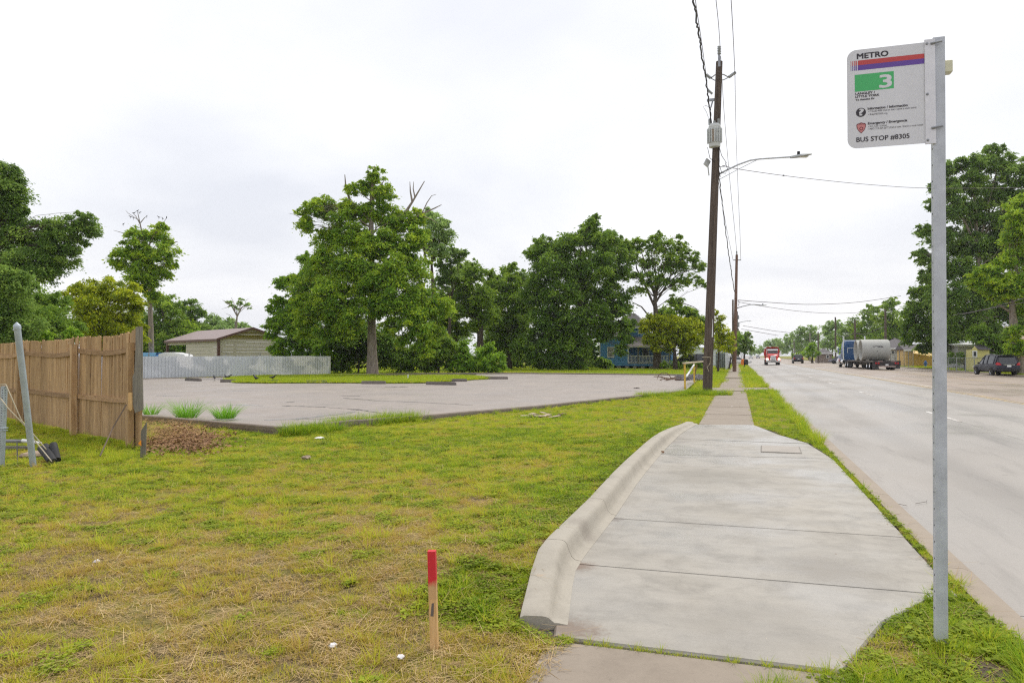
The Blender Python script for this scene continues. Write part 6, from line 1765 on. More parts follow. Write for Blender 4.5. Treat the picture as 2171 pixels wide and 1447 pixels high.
def tree(label, d, trunk, blobs, leaf, bark_=None, seed=1, r0=.35, leaf_px=9.0, dens=1.0, cat='tree', name='broadleaf_tree', group=None, bare=(), deep=.9, clump=.34, aspect=.42, base_z=-.15, open_=0.0):
    """trunk: list of (px,py[,radius factor]) from foot to fork at depth d; blobs: (px,py,r_px[,depth offset in r])"""
    rng = np.random.default_rng(seed)
    t = thing(name, label, cat, group=group)
    k = d / F
    tp = [AD(p[0], p[1], d) for p in trunk]
    tp[0].z = base_z
    root = tp[0].copy()
    mb = MB()
    n = len(tp)
    path = []; rr_ = []
    for i in range(n - 1):
        for j in range(5):
            u = j / 5; path.append(tp[i].lerp(tp[i + 1], u)); f_ = (i + u) / (n - 1)
            rr_.append(r0 * (1 - .62 * f_) * (1 + .3 * max(0, .10 - f_) / .10) * (1 + .05 * rng.normal()))
    path.append(tp[-1]); rr_.append(r0 * .36)
    mb.tube(path, rr_, 12)
    C = []; R = []; CN = []
    B = []
    for bl_ in blobs:
        px, py, rp = bl_[:3]; off = bl_[3] if len(bl_) > 3 else rng.uniform(-.55, .55) * deep
        c = AD(px, py, d + off * rp * k * 1.3); B.append((c, rp * k, rp))
    for (c, r, rp) in B:
        # limb from the trunk to the blob
        zlo = path[0].z + .36 * (path[-1].z - path[0].z)
        lo = [q for q in path if q.z < c.z - r * .3 and q.z > zlo] or [q for q in path if q.z > zlo]
        a = min(lo, key=lambda q: (q - c).length + .6 * abs(q.z - (c.z - .8 * (c - q).length)))
        lr = max(.03, min(r0 * .28, .04 * r + .015))
        pth = limb(mb, a, c, lr, lr * .35, rng)
        nc = int(max(6, 14 * dens * (1 + rp / 24)))
        dirs = rng.normal(size=(nc, 3)); dirs /= np.linalg.norm(dirs, axis=1, keepdims=True)
        rad_ = rng.random(nc) ** (1 / 2.4)
        for q in range(nc):
            p = Vector(dirs[q] * rad_[q] * r * .86); p.z *= .86
            cc = c + p
            if cc.z < .35: cc.z = .35 + .4 * rng.random()
            C.append(tuple(cc)); R.append(r * clump * rng.choice((.5, .7, .9, 1.2)) * .85); CN.append(max(6, int(dens * 2.6 * rp * rp / nc * rng.uniform(.6, 1.35))))
            if q % 3 == 0:
                s0 = pth[rng.integers(2, len(pth))]
                limb(mb, s0, cc, lr * .3, lr * .10 + .004, rng, 4, .10, ns=5)
    for (pts, r_) in bare:      # dead limbs standing clear of the leaves
        P = [AD(x, y, d) for (x, y) in pts]; m_ = len(P)
        mb.tube(P, [r_ * (1 - .75 * i / max(1, m_ - 1)) for i in range(m_)], 6)
    mb.build('trunk', bark_ or M_barkdark, t, angle=60)
    C = np.array(C); R = np.array(R); CN = np.array(CN)
    V, tint = leaf_cloud(C, R, CN, leaf_px * .76 * k, rng, aspect=aspect)
    link('crown', quads_mesh('crown', V, leaf, tint), t)
    return t

# ---- left group
tree('large dark oak with spreading limbs at the left picture edge', 42, [(-70, 800), (-66, 640), (-40, 560)], [(-20, 385, 62), (15, 372, 38), (20, 430, 45), (-30, 470, 70), (45, 500, 52), (95, 500, 46), (140, 485, 42), (178, 470, 30), (195, 492, 22), (120, 540, 48), (60, 560, 55), (150, 530, 24), (0, 570, 60), (100, 580, 32), (-40, 560, 60), (30, 400, 26), (50, 445, 14), (180, 515, 12)], L_oak, seed=3, r0=.55, dens=1.0)
tree('dark bushy tree below the oak at the left edge', 36, [(20, 800), (25, 700)], [(10, 630, 70), (60, 650, 62), (100, 690, 60), (-20, 700, 70), (40, 720, 60), (110, 640, 38), (145, 700, 34)], L_dark, seed=4, r0=.3, dens=1.1)
tree('olive green tree leaning over the left end of the fence', 31, [(-30, 800), (-10, 690)], [(0, 590, 44), (40, 600, 40), (20, 650, 52), (-20, 670, 50), (60, 690, 40), (25, 705, 40)], L_oak, seed=41, r0=.22, dens=.9)
tree('yellow green tree between the oak and the tall slim tree', 52, [(215, 800), (218, 700)], [(180, 625, 44), (225, 615, 40), (265, 625, 38), (200, 665, 52), (255, 670, 48), (160, 610, 20), (290, 645, 24), (225, 710, 52), (275, 705, 40), (180, 705, 36)], L_yel, seed=5, r0=.25, dens=.95)
tree('tall slim tree with bare trunk and dead top twigs', 58, [(322, 800), (320, 700), (317, 610), (312, 540)], [(285, 505, 32), (330, 495, 30), (265, 545, 34), (310, 545, 40), (350, 535, 30), (290, 580, 36), (335, 580, 34), (310, 610, 26), (355, 510, 18), (345, 480, 15), (248, 560, 18), (365, 560, 16), (325, 630, 18)], L_pecan, M_barkgrey, seed=6, r0=.24, dens=.95,
     bare=[([(305, 510), (296, 470), (292, 450)], .07), ([(297, 475), (288, 458), (280, 450)], .04), ([(298, 472), (306, 462), (311, 458)], .04), ([(280, 500), (255, 492), (240, 488)], .04), ([(296, 468), (272, 452), (266, 446)], .03), ([(350, 520), (375, 512), (378, 514)], .05), ([(346, 480), (350, 466), (353, 461)], .03)])
tree('green tree right behind the tall slim trunk', 88, [(350, 790), (352, 720)], [(345, 640, 34), (375, 650, 28), (340, 690, 46), (380, 695, 42), (300, 700, 34), (360, 735, 42), (310, 740, 40)], L_mid, seed=7, r0=.25)
tree('small dark tree behind the carport shed', 96, [(408, 790), (408, 700)], [(405, 652, 24), (425, 665, 16), (410, 690, 28), (395, 675, 22), (430, 695, 22), (400, 715, 30)], L_oak, seed=8, r0=.2)
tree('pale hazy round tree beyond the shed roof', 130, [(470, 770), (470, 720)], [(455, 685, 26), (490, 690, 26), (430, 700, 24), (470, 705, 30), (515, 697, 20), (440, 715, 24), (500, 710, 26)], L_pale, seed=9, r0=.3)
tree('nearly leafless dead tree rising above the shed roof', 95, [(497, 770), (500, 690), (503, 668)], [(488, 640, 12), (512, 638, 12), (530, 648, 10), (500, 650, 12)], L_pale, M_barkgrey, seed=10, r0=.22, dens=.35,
     bare=[([(503, 670), (492, 650), (480, 640), (472, 636)], .10), ([(503, 670), (512, 652), (525, 643), (536, 650)], .10), ([(498, 658), (496, 642), (490, 630)], .06), ([(508, 658), (510, 640), (514, 630)], .06), ([(488, 646), (480, 652), (470, 655)], .04), ([(518, 648), (522, 636), (528, 632)], .04), ([(503, 690), (488, 668), (478, 664)], .05)])
tree('light green shrub poking above the wooden fence', 33, [(150, 800), (150, 740)], [(95, 708, 14), (150, 706, 18), (165, 712, 14), (110, 720, 20)], L_vine, seed=11, r0=.05, cat='shrub', name='shrub')
tree('pale shrub behind the left end of the shed', 86, [(430, 790), (430, 740)], [(420, 712, 20), (400, 722, 22), (445, 715, 18), (380, 735, 26), (425, 740, 30)], L_vine, seed=12, r0=.08, cat='shrub', name='shrub')
# ---- centre
tree('tall pecan tree with grey trunk and dead upper limbs at the lot edge', 54, [(790, 797), (788, 700), (789, 610), (787, 540), (787, 470), (789, 400)],
     [(795, 372, 26, 0), (775, 395, 24), (812, 410, 30), (745, 400, 20), (690, 440, 34), (665, 440, 24), (640, 450, 16), (655, 475, 28), (730, 450, 36), (770, 450, 34), (815, 455, 38), (850, 470, 36), (880, 460, 26), (700, 500, 42, .2), (745, 500, 42, -.3), (800, 510, 46, -.4), (855, 520, 42, -.2), (885, 500, 30), (680, 560, 42, -.3), (725, 560, 48, -.6), (830, 570, 50, -.6), (880, 570, 40, -.2), (650, 600, 36, .3), (700, 620, 50, -.7), (750, 600, 42, -.4), (845, 625, 46, -.9), (895, 620, 40, -.2), (660, 650, 42, .2), (720, 660, 42, -.8), (815, 640, 36, -1.1), (870, 665, 42, -.9), (910, 660, 40, .1), (830, 690, 28, -1.0), (890, 700, 36, -.7), (720, 690, 26, -.9), (855, 720, 22, -.9), (920, 700, 28, 0), (700, 695, 36, -.5), (742, 668, 34, -1.0), (680, 655, 40, -.2), (905, 735, 26, -.6), (650, 690, 34, .1), (765, 635, 36, -1.1), (800, 595, 40, -1.1), (760, 560, 38, -1.0), (795, 660, 24, -1.2), (940, 650, 30, .1), (770, 520, 34, -.8), (640, 630, 28, 0), (745, 700, 24, -.9)],
     L_pecan, M_barkgrey, seed=20, r0=.36, dens=1.0, leaf_px=9.5,
     bare=[([(789, 410), (795, 375), (794, 352)], .14), ([(792, 395), (782, 368), (778, 352)], .04), ([(742, 425), (733, 395), (731, 370)], .10), ([(789, 420), (805, 400), (814, 382)], .10), ([(860, 450), (876, 425), (900, 384)], .12), ([(874, 428), (870, 405), (869, 385)], .08), ([(880, 420), (876, 400), (877, 385)], .06), ([(865, 475), (890, 455), (920, 442), (936, 434)], .10), ([(895, 452), (905, 430), (915, 415), (925, 412)], .05), ([(890, 456), (915, 465), (930, 475)], .06), ([(650, 470), (625, 455), (612, 452)], .03)])
tree('grey green tree showing right behind the tall pecan', 70, [(925, 790), (920, 650), (915, 560)], [(920, 470, 32), (940, 500, 28), (905, 510, 30), (930, 530, 26), (905, 455, 20), (945, 475, 14)], L_pale, seed=21, r0=.3, dens=.9, bare=[([(905, 560), (895, 510), (915, 470)], .12), ([(900, 540), (925, 500), (950, 480)], .09)])
tree('small dark crowned tree at the right shoulder of the pecan', 72, [(950, 790), (955, 640)], [(955, 535, 24), (975, 545, 20), (940, 560, 22), (985, 535, 10), (955, 580, 26), (935, 600, 26)], L_oak, seed=22, r0=.25, dens=.8)
tree('vine covered tree mass left of the pecan above the white fence', 63, [(645, 795), (640, 700)], [(600, 600, 22), (620, 595, 24), (590, 640, 20), (625, 640, 34), (595, 680, 30), (635, 690, 40), (580, 710, 18), (600, 730, 26), (650, 640, 34), (640, 735, 32), (670, 720, 36), (660, 560, 22), (645, 545, 18), (670, 590, 30), (575, 655, 14), (690, 740, 34), (600, 752, 24), (580, 742, 16), (640, 757, 24), (690, 765, 26), (615, 665, 30), (570, 690, 16)], L_vine, seed=23, r0=.22, dens=1.15, leaf_px=8.5)
tree('dark undergrowth behind the pecan trunk', 63, [(760, 795), (760, 760)], [(720, 765, 34), (750, 745, 44), (700, 735, 34), (760, 700, 48), (830, 750, 44), (860, 765, 34), (800, 720, 46), (890, 750, 36), (730, 705, 44), (910, 770, 26)], L_dark, seed=24, r0=.10, cat='bushes', name='undergrowth', dens=1.2)
tree('drooping vine bush between the pecan and the long hedge', 62, [(930, 795), (930, 765)], [(925, 745, 34), (945, 765, 28), (915, 715, 30), (950, 730, 26), (900, 770, 24)], L_mid, seed=25, r0=.08, cat='bush', name='bush')
tree('dark cone shaped vine mound in the hedge', 62, [(980, 795), (980, 760)], [(975, 745, 22), (985, 765, 28), (970, 775, 24), (985, 728, 12), (1000, 778, 20)], L_vine, seed=26, r0=.08, cat='bush', name='bush', dens=1.2)
tree('bright vine mound at the right end of the hedge', 62, [(1035, 795), (1035, 760)], [(1030, 755, 26), (1045, 770, 26), (1020, 775, 26), (1058, 760, 18), (1065, 780, 14), (1040, 735, 16)], L_vine, seed=27, r0=.08, cat='bush', name='bush', dens=1.2)
tree('middle tree with dark trunk seen above the vine mounds', 76, [(1018, 790), (1018, 690), (1018, 640)], [(985, 585, 30), (1010, 580, 28), (975, 620, 30), (1020, 620, 34), (1000, 650, 32), (965, 660, 26), (1035, 665, 30), (1010, 690, 24), (960, 590, 18), (1040, 580, 16)], L_mid, seed=28, r0=.42, dens=1.0)
tree('light green tree left of the big dark tree', 82, [(1080, 790), (1078, 650)], [(1085, 565, 16), (1080, 600, 28), (1065, 630, 34), (1100, 640, 34), (1055, 670, 36), (1090, 690, 40), (1060, 715, 38), (1100, 730, 40), (1045, 600, 16), (1060, 745, 26)], L_mid, seed=29, r0=.3, dens=1.05)
tree('big dense dark green tree with skirts to the ground beside the blue house', 78, [(1235, 790), (1232, 690), (1230, 600)],
     [(1255, 475, 20), (1262, 462, 12), (1245, 500, 28), (1275, 510, 34), (1215, 510, 32), (1185, 530, 34), (1150, 520, 28), (1130, 540, 24), (1300, 530, 34), (1325, 545, 24), (1160, 570, 44), (1210, 570, 46), (1265, 565, 46), (1310, 585, 36), (1145, 620, 44), (1195, 625, 48), (1250, 620, 48), (1300, 635, 42), (1160, 670, 48), (1215, 680, 50), (1262, 668, 40), (1315, 660, 26), (1150, 720, 46), (1200, 730, 46), (1222, 735, 38), (1325, 715, 20, -.8), (1318, 740, 18, -.8), (1330, 690, 22, -.8), (1130, 755, 34), (1175, 765, 34), (1222, 768, 30), (1150, 775, 24), (1110, 740, 30), (1290, 700, 24, -.3), (1302, 688, 22, -.4), (1275, 712, 20, -.3), (1265, 700, 26, -.2)],
     L_dark, seed=30, r0=.45, dens=1.1, leaf_px=9)
tree('light topped tree growing through the big dark tree', 83, [(1240, 790), (1242, 640), (1250, 560)], [(1240, 480, 14), (1225, 505, 18), (1255, 495, 20), (1290, 500, 22), (1180, 515, 20), (1140, 520, 18), (1310, 515, 22), (1240, 540, 24), (1335, 520, 20)], L_mid, seed=31, r0=.3, dens=.9)
tree('low shrub by the blue house foundation', 80, [(1285, 790), (1285, 775)], [(1280, 765, 18), (1262, 772, 16), (1290, 775, 10)], L_dark, seed=32, r0=.06, cat='shrub', name='shrub')
tree('open crowned pecan tree with forked limbs beside the blue house', 82, [(1394, 784), (1392, 715), (1390, 660), (1388, 630)],
     [(1355, 520, 22), (1385, 515, 24), (1415, 520, 26), (1445, 525, 24), (1465, 545, 22), (1480, 565, 18), (1345, 545, 22), (1375, 550, 28), (1410, 555, 30), (1440, 565, 28), (1340, 580, 20), (1370, 590, 26), (1400, 595, 22), (1455, 590, 20), (1490, 560, 10), (1480, 595, 16), (1495, 605, 10), (1430, 600, 22), (1350, 615, 20), (1350, 510, 12), (1395, 500, 14), (1440, 500, 12), (1425, 635, 16)],
     L_mid, M_bough, seed=33, r0=.46, dens=.72, leaf_px=8.5,
     bare=[([(1390, 655), (1370, 610), (1350, 570), (1345, 540)], .16), ([(1390, 640), (1395, 600), (1385, 560), (1380, 530)], .14), ([(1391, 640), (1415, 600), (1440, 580), (1470, 570)], .13), ([(1392, 690), (1360, 650), (1340, 640)], .12), ([(1415, 605), (1425, 570), (1430, 540)], .08), ([(1440, 640), (1470, 650), (1485, 660)], .06)])
tree('yellowish round tree in front of the blue house porch', 80, [(1432, 784), (1430, 735)], [(1375, 690, 24), (1395, 680, 28), (1420, 685, 30), (1445, 690, 30), (1380, 715, 24), (1405, 710, 30), (1440, 715, 30), (1470, 690, 24), (1475, 715, 24), (1455, 740, 18), (1420, 735, 18), (1390, 735, 14), (1495, 700, 18)], L_yel, seed=34, r0=.30, dens=1.05, leaf_px=9)
tree('green tree behind the yellowish porch tree', 90, [(1452, 784), (1452, 720)], [(1430, 660, 24), (1455, 665, 26), (1480, 680, 22), (1440, 700, 28), (1405, 665, 20), (1465, 720, 26), (1440, 640, 14)], L_mid, seed=35, r0=.28)
tree('thin leaved yellow green tree right of the dark pole', 70, [(1522, 784), (1525, 730)], [(1515, 690, 18), (1530, 700, 20), (1520, 720, 24), (1545, 715, 18), (1505, 735, 18), (1540, 735, 20), (1515, 660, 12), (1528, 675, 12)], L_yel, seed=36, r0=.12, dens=.8, leaf_px=8)
tree('heap of cut dark branches lying under the porch trees', 81, [(1440, 786), (1440, 778)], [(1410, 774, 11), (1430, 772, 13), (1450, 773, 13), (1470, 775, 10), (1485, 777, 7)], L_dark, seed=37, r0=.06, cat='brush pile', name='brush_pile')
tree('dark round tree at the far left roadside', 130, [(1578, 775), (1578, 745)], [(1570, 715, 18), (1585, 720, 16), (1575, 738, 18), (1590, 735, 14), (1567, 735, 14), (1583, 707, 10)], L_oak, seed=38, r0=.25, leaf_px=7)
tree('bright leaved branch tree just right of the brown pole', 84, [(1545, 784), (1552, 740)], [(1560, 715, 12), (1552, 725, 12), (1570, 712, 8), (1545, 720, 14)], L_vine, seed=39, r0=.1, leaf_px=7)
tree('leafy tree closing the tree line right of the pecan', 80, [(968, 790), (966, 640)], [(950, 590, 26), (975, 575, 26), (945, 630, 30), (985, 610, 28), (955, 665, 32), (985, 650, 30), (940, 690, 30), (975, 695, 30), (1000, 560, 16), (930, 640, 26)], L_mid, seed=64, r0=.25)
tree('leafy tree closing the tree line left of the big dark tree', 88, [(1062, 790), (1060, 660)], [(1050, 600, 26), (1075, 580, 24), (1100, 590, 26), (1045, 640, 30), (1080, 625, 32), (1110, 630, 28), (1030, 680, 28), (1065, 680, 34), (1105, 680, 34), (1125, 600, 24), (1035, 625, 22), (1120, 660, 30)], L_mid, seed=65, r0=.28)
tree('round tree closing the view behind the tall slim trunk', 100, [(300, 780), (300, 720)], [(280, 700, 34), (310, 720, 34), (250, 725, 34), (340, 730, 30), (390, 730, 30), (370, 700, 26), (420, 728, 24), (285, 670, 26)], L_mid, seed=66, r0=.25)
# far masses filling the gaps behind the lot
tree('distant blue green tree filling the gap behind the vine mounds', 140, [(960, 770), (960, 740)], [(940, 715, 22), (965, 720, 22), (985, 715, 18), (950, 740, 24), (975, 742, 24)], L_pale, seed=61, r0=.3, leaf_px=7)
tree('distant tree filling the gap behind the dark trunk', 120, [(1045, 770), (1045, 740)], [(1040, 715, 26), (1060, 700, 24), (1030, 735, 26), (1065, 735, 26)], L_mid, seed=62, r0=.3, leaf_px=7)
tree('dark hedge line closing the view under the big dark tree', 92, [(1180, 775), (1180, 760)], [(1100, 765, 22), (1130, 762, 24), (1160, 765, 22), (1190, 762, 24), (1220, 765, 22), (1250, 766, 18), (1115, 745, 22), (1150, 742, 24), (1185, 742, 24), (1215, 745, 22), (1080, 760, 20), (1255, 750, 22), (1268, 766, 16), (1245, 730, 22), (1258, 735, 20)], L_dark, seed=63, r0=.08, cat='hedge', name='hedge', leaf_px=8)
# ---- right side
tree('big dark green tree towering behind the sign post on the right', 84, [(2085, 775), (2082, 690), (2078, 600), (2072, 520)],
     [(2105, 325, 30), (2090, 350, 34), (2130, 345, 30), (2060, 345, 26), (2030, 350, 24), (2005, 360, 22), (2055, 390, 40), (2110, 400, 44), (2155, 370, 34), (2010, 400, 32), (1985, 395, 18), (2160, 420, 40), (2025, 445, 44), (2080, 455, 46), (2135, 470, 46), (1975, 435, 18), (1960, 490, 22), (2000, 500, 40), (2055, 515, 48), (2110, 530, 48), (2165, 530, 44), (1955, 540, 22), (1985, 555, 36), (2035, 575, 48), (2090, 595, 50), (2150, 600, 46), (1965, 585, 26), (2010, 630, 44), (2065, 650, 48), (2120, 660, 48), (2170, 660, 40), (2030, 690, 38), (2090, 700, 38), (2140, 715, 36), (2185, 700, 34), (2180, 350, 24)],
     L_oak, M_barkgrey, seed=50, r0=.6, dens=.95, leaf_px=9.5)
tree('yellow green pecan tree at the right picture edge', 62, [(2165, 780), (2150, 700), (2146, 650), (2160, 600)], [(2165, 435, 34), (2150, 460, 24), (2180, 480, 44), (2160, 500, 36), (2140, 500, 20), (2165, 545, 40), (2130, 555, 24), (2100, 575, 24), (2070, 580, 20), (2120, 600, 34), (2085, 605, 26), (2060, 600, 14), (2150, 610, 40), (2180, 600, 40), (2110, 625, 22), (2170, 650, 30), (2150, 705, 24, -.8), (2170, 735, 22, -.8), (2140, 740, 18, -.8)], L_pecan, M_barkgrey, seed=51, r0=.40, dens=1.0, bare=[([(2140, 660), (2110, 640), (2080, 610)], .10)])
tree('round dark oak just left of the sign post over the yellow house', 92, [(2035, 775), (2015, 735)], [(1945, 650, 28), (1925, 665, 22), (1975, 640, 30), (1950, 690, 34), (1985, 680, 36), (1930, 700, 24), (2010, 670, 32), (1965, 715, 28), (2000, 715, 30), (1940, 620, 18), (1960, 610, 22), (2030, 710, 26), (1985, 620, 24), (1960, 735, 20), (1990, 738, 20), (1925, 722, 16), (2020, 735, 20)], L_dark, seed=52, r0=.35, dens=1.1, leaf_px=8.5)
tree('dark hanging foliage behind the suv', 76, [(2105, 775), (2105, 720)], [(2090, 725, 30), (2110, 740, 26), (2130, 725, 26), (2075, 705, 26), (2150, 735, 24), (2105, 755, 16)], L_dark, seed=53, r0=.30, leaf_px=8.5)
tree('light green shrub at the right edge behind the suv', 78, [(2140, 780), (2140, 750)], [(2130, 740, 18), (2150, 730, 20), (2140, 755, 16)], L_mid, seed=54, r0=.1, cat='shrub', name='shrub')
bgR = [(1885, 655, 150, L_mid, [(1880, 645, 22), (1870, 670, 26), (1900, 680, 30), (1885, 700, 34), (1905, 715, 28), (1865, 715, 30), (1895, 640, 14), (1855, 655, 10)], 'leafy tree rising behind the concrete pipes'),
       (1845, 690, 160, L_mid, [(1840, 665, 18), (1845, 685, 24), (1825, 700, 26), (1855, 710, 28), (1835, 725, 26), (1842, 650, 9)], 'tree left behind the concrete pipes with a thin top'),
       (1810, 700, 190, L_oak, [(1812, 685, 20), (1800, 705, 24), (1825, 715, 24), (1808, 730, 22), (1790, 725, 22)], 'dark tree behind the utility pole with crossarm'),
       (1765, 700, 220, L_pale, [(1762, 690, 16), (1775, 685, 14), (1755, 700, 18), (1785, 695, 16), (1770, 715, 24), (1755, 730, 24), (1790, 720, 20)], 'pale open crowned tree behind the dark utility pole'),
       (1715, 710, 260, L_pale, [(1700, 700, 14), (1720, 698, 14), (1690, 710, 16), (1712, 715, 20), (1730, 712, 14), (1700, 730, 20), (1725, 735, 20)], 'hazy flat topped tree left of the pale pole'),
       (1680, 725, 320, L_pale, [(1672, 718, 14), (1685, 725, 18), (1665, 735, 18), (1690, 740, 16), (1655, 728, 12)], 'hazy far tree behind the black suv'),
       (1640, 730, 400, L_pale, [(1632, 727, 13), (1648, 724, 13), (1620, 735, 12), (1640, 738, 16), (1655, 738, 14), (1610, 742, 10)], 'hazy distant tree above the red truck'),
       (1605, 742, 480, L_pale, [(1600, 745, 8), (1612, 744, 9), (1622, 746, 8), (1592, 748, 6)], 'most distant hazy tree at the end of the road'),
       (1722, 745, 150, L_vine, [(1718, 742, 14), (1728, 748, 12), (1710, 750, 11), (1722, 730, 10)], 'bright green shrub tree left of the grey minivan'),
       (1790, 735, 140, L_vine, [(1790, 735, 12), (1782, 742, 12), (1800, 742, 11)], 'light green shrub beside the blue tractor cab'),
       (1700, 750, 190, L_mid, [(1690, 752, 7), (1700, 750, 8), (1680, 752, 6)], 'small roadside shrub behind the far black suv'),
       (1752, 758, 165, L_mid, [(1745, 757, 6), (1756, 758, 7), (1764, 758, 6), (1735, 757, 6)], 'low hedge in front of the small hip roof house'),
       (2045, 765, 79, L_dark, [(2010, 763, 12), (2024, 765, 12), (2035, 752, 10), (2015, 752, 10)], 'dark hedge growing through the fence behind the sign post'),
       (2055, 765, 79.5, L_yel, [(2038, 764, 10), (2050, 762, 12), (2062, 763, 11), (2074, 762, 10), (2056, 770, 8)], 'brownish flowering hedge left of the suv'),
       (1950, 765, 112, L_mid, [(1940, 765, 8), (1952, 764, 9), (1968, 765, 8), (1980, 764, 9), (1995, 763, 10)], 'scrubby hedge behind the blue hydrant')]
for k_, (px, py, d_, lf, bls, lab) in enumerate(bgR):
    sm = max(r_[2] for r_ in bls) < 13.5
    tree(lab, d_, [(px, 760), (px, min(752, py + 14))], bls, lf, seed=70 + k_, r0=.28 if not sm else .07, leaf_px=6.5, dens=1.1, cat='shrub' if sm else 'tree', name='shrub' if sm else 'broadleaf_tree')
mp_ = AD(2050, 764, 79)

# ================================================================== BIRDS
M_bird = simple('black_feathers', (.012, .012, .016), .5)
def bird_mesh():
    mb = MB()
    mb.loft([[(x, w_ * math.cos(a), z_ + h_ * math.sin(a)) for a in [2 * math.pi * i / 8 for i in range(8)]] for (x, w_, h_, z_) in ((-.15, .008, .004, .15), (-.11, .02, .012, .15), (-.05, .035, .03, .145), (.02, .045, .042, .15), (.07, .032, .034, .18), (.095, .024, .026, .215), (.125, .024, .024, .232), (.145, .014, .014, .232), (.175, .003, .003, .226))])
    for sg in (-1, 1): mb.tube([(.01, sg * .015, .12), (.015, sg * .015, 0), (.045, sg * .02, .002)], .005, 4)
    return mb.mesh('bird', M_bird, True)
bm0 = bird_mesh()
def bird(px, py, z, lab, rz, s=1.5, d=None, pit=0):
    o = link('black_bird', bm0); p = AZ(px, py, z) if d is None else AD(px, py, d)
    o.location = p; o.rotation_euler = (0, pit, rz); o.scale = (s,) * 3; tag(o, lab, 'bird', 'black birds')
bird(455, 808, LOT_Z, 'black bird walking on the lot left of the wheel stop', rad(140)); bird(479, 806, LOT_Z, 'black bird standing behind the second wheel stop, left of a pair', rad(150)); bird(483.5, 806, LOT_Z, 'black bird at the second wheel stop, right of a pair', rad(30))
bird(543, 811, LOT_Z, 'black bird with raised neck in front of the grass island', rad(160), 1.8); bird(578, 808, LOT_Z + .1, 'black bird perched on the third wheel stop', rad(10))
for k_, (x, y) in enumerate(((291, 448), (284, 452), (296, 451), (311, 459), (283, 463), (277, 460), (337, 461), (345, 464), (353, 462), (261, 476))):
    bird(x, y + 3, 0, 'tiny black bird on the bare tree top, ' + ('highest of the flock', 'left beside the highest one', 'just right of the highest one', 'alone on the right forked twig', 'below the highest ones', 'lowest on the left top twig', 'left of the trio on the right crown', 'middle of the trio on the right crown', 'right of the trio on the right crown', 'alone far left on a low twig')[k_], rad(40 * k_), .95, d=58)

# ================================================================== GRASS
CAMR = math.atan(1085.5 / F) + .03
def blade(mb_v, mb_f, x, y, h, w, az, lean, curl, seg, c, cols):
    n0 = len(mb_v); ca, sa = math.cos(az), math.sin(az)
    for i in range(seg + 1):
        u = i / seg; off = lean * u + curl * u * u; zz = h * (u - .25 * curl / max(h, .01) * u * u) if h > 0 else 0
        ww = w * (1 - u ** 1.6) * .5 + (.0006)
        cx_, cy_ = x + ca * off, y + sa * off
        mb_v += [(cx_ - sa * ww, cy_ + ca * ww, max(zz, .003)), (cx_ + sa * ww, cy_ - ca * ww, max(zz, .003))]; cols += [c, c]
    for i in range(seg):
        a = n0 + 2 * i; mb_f.append((a, a + 1, a + 3, a + 2))
def tuft(name, n, spread, h0, h1, w, lean, curl, seg, mat, seed, dry=0.0):
    r_ = random.Random(seed); v = []; f = []; cols = []
    for k in range(n):
        a = r_.random() * 6.283; q = spread * math.sqrt(r_.random()); h = h0 + (h1 - h0) * r_.random()
        az = a + r_.gauss(0, .7); c = r_.random() if r_.random() > dry else 1.35 + .3 * r_.random()
        blade(v, f, q * math.cos(a), q * math.sin(a), h, w * (.7 + .6 * r_.random()), az, h * lean * (.3 + r_.random()), h * curl * r_.random(), seg, c, cols)
    return gmesh(name, v, f, cols, mat)
def gmesh(name, v, f, cols, mat):
    me = bpy.data.meshes.new(name); me.from_pydata(v, [], f); me.materials.append(mat)
    at = me.attributes.new('rnd', 'FLOAT', 'POINT'); at.data.foreach_set('value', cols)
    return me
def grassmat(name, stops, trans=.42, k=2.05):
    stops = [(p, tuple(x * k for x in c)) for (p, c) in stops]
    b = NB(name)
    a = b.n('ShaderNodeAttribute'); a.attribute_name = 'rnd'
    i = b.n('ShaderNodeAttribute'); i.attribute_type = 'INSTANCER'; i.attribute_name = 'hue'
    f = b.math('ADD', b.math('MULTIPLY', a.outputs['Fac'], .34), b.math('MULTIPLY', i.outputs['Fac'], .66))
    c = b.ramp(f, stops); b.col(c); b.rough(.65); b.p.inputs['Specular IOR Level'].default_value = .10
    tr = b.n('ShaderNodeBsdfTranslucent'); b.l(c, tr.inputs['Color'])
    ms = b.n('ShaderNodeMixShader'); ms.inputs[0].default_value = trans
    b.l(b.p.outputs[0], ms.inputs[1]); b.l(tr.outputs[0], ms.inputs[2]); b.l(ms.outputs[0], b.o.inputs[0])
    return b.m
M_grass = grassmat('grass_blades', [(0.0, (.065, .135, .010)), (.24, (.145, .215, .014)), (.46, (.268, .292, .020)), (.66, (.275, .232, .034)), (.95, (.265, .180, .066))])
M_clover = grassmat('weed_leaves', [(0.0, (.065, .10, .012)), (.5, (.17, .21, .020)), (1.0, (.30, .31, .035))])
M_straw = grassmat('dry_straw', [(0.0, (.075, .050, .024)), (.5, (.180, .124, .058)), (1.0, (.35, .265, .14))], .15)
gcol = bpy.data.collections.new('grass_sources')
def gsrc(me):
    o = bpy.data.objects.new(me.name, me); gcol.objects.link(o); return o
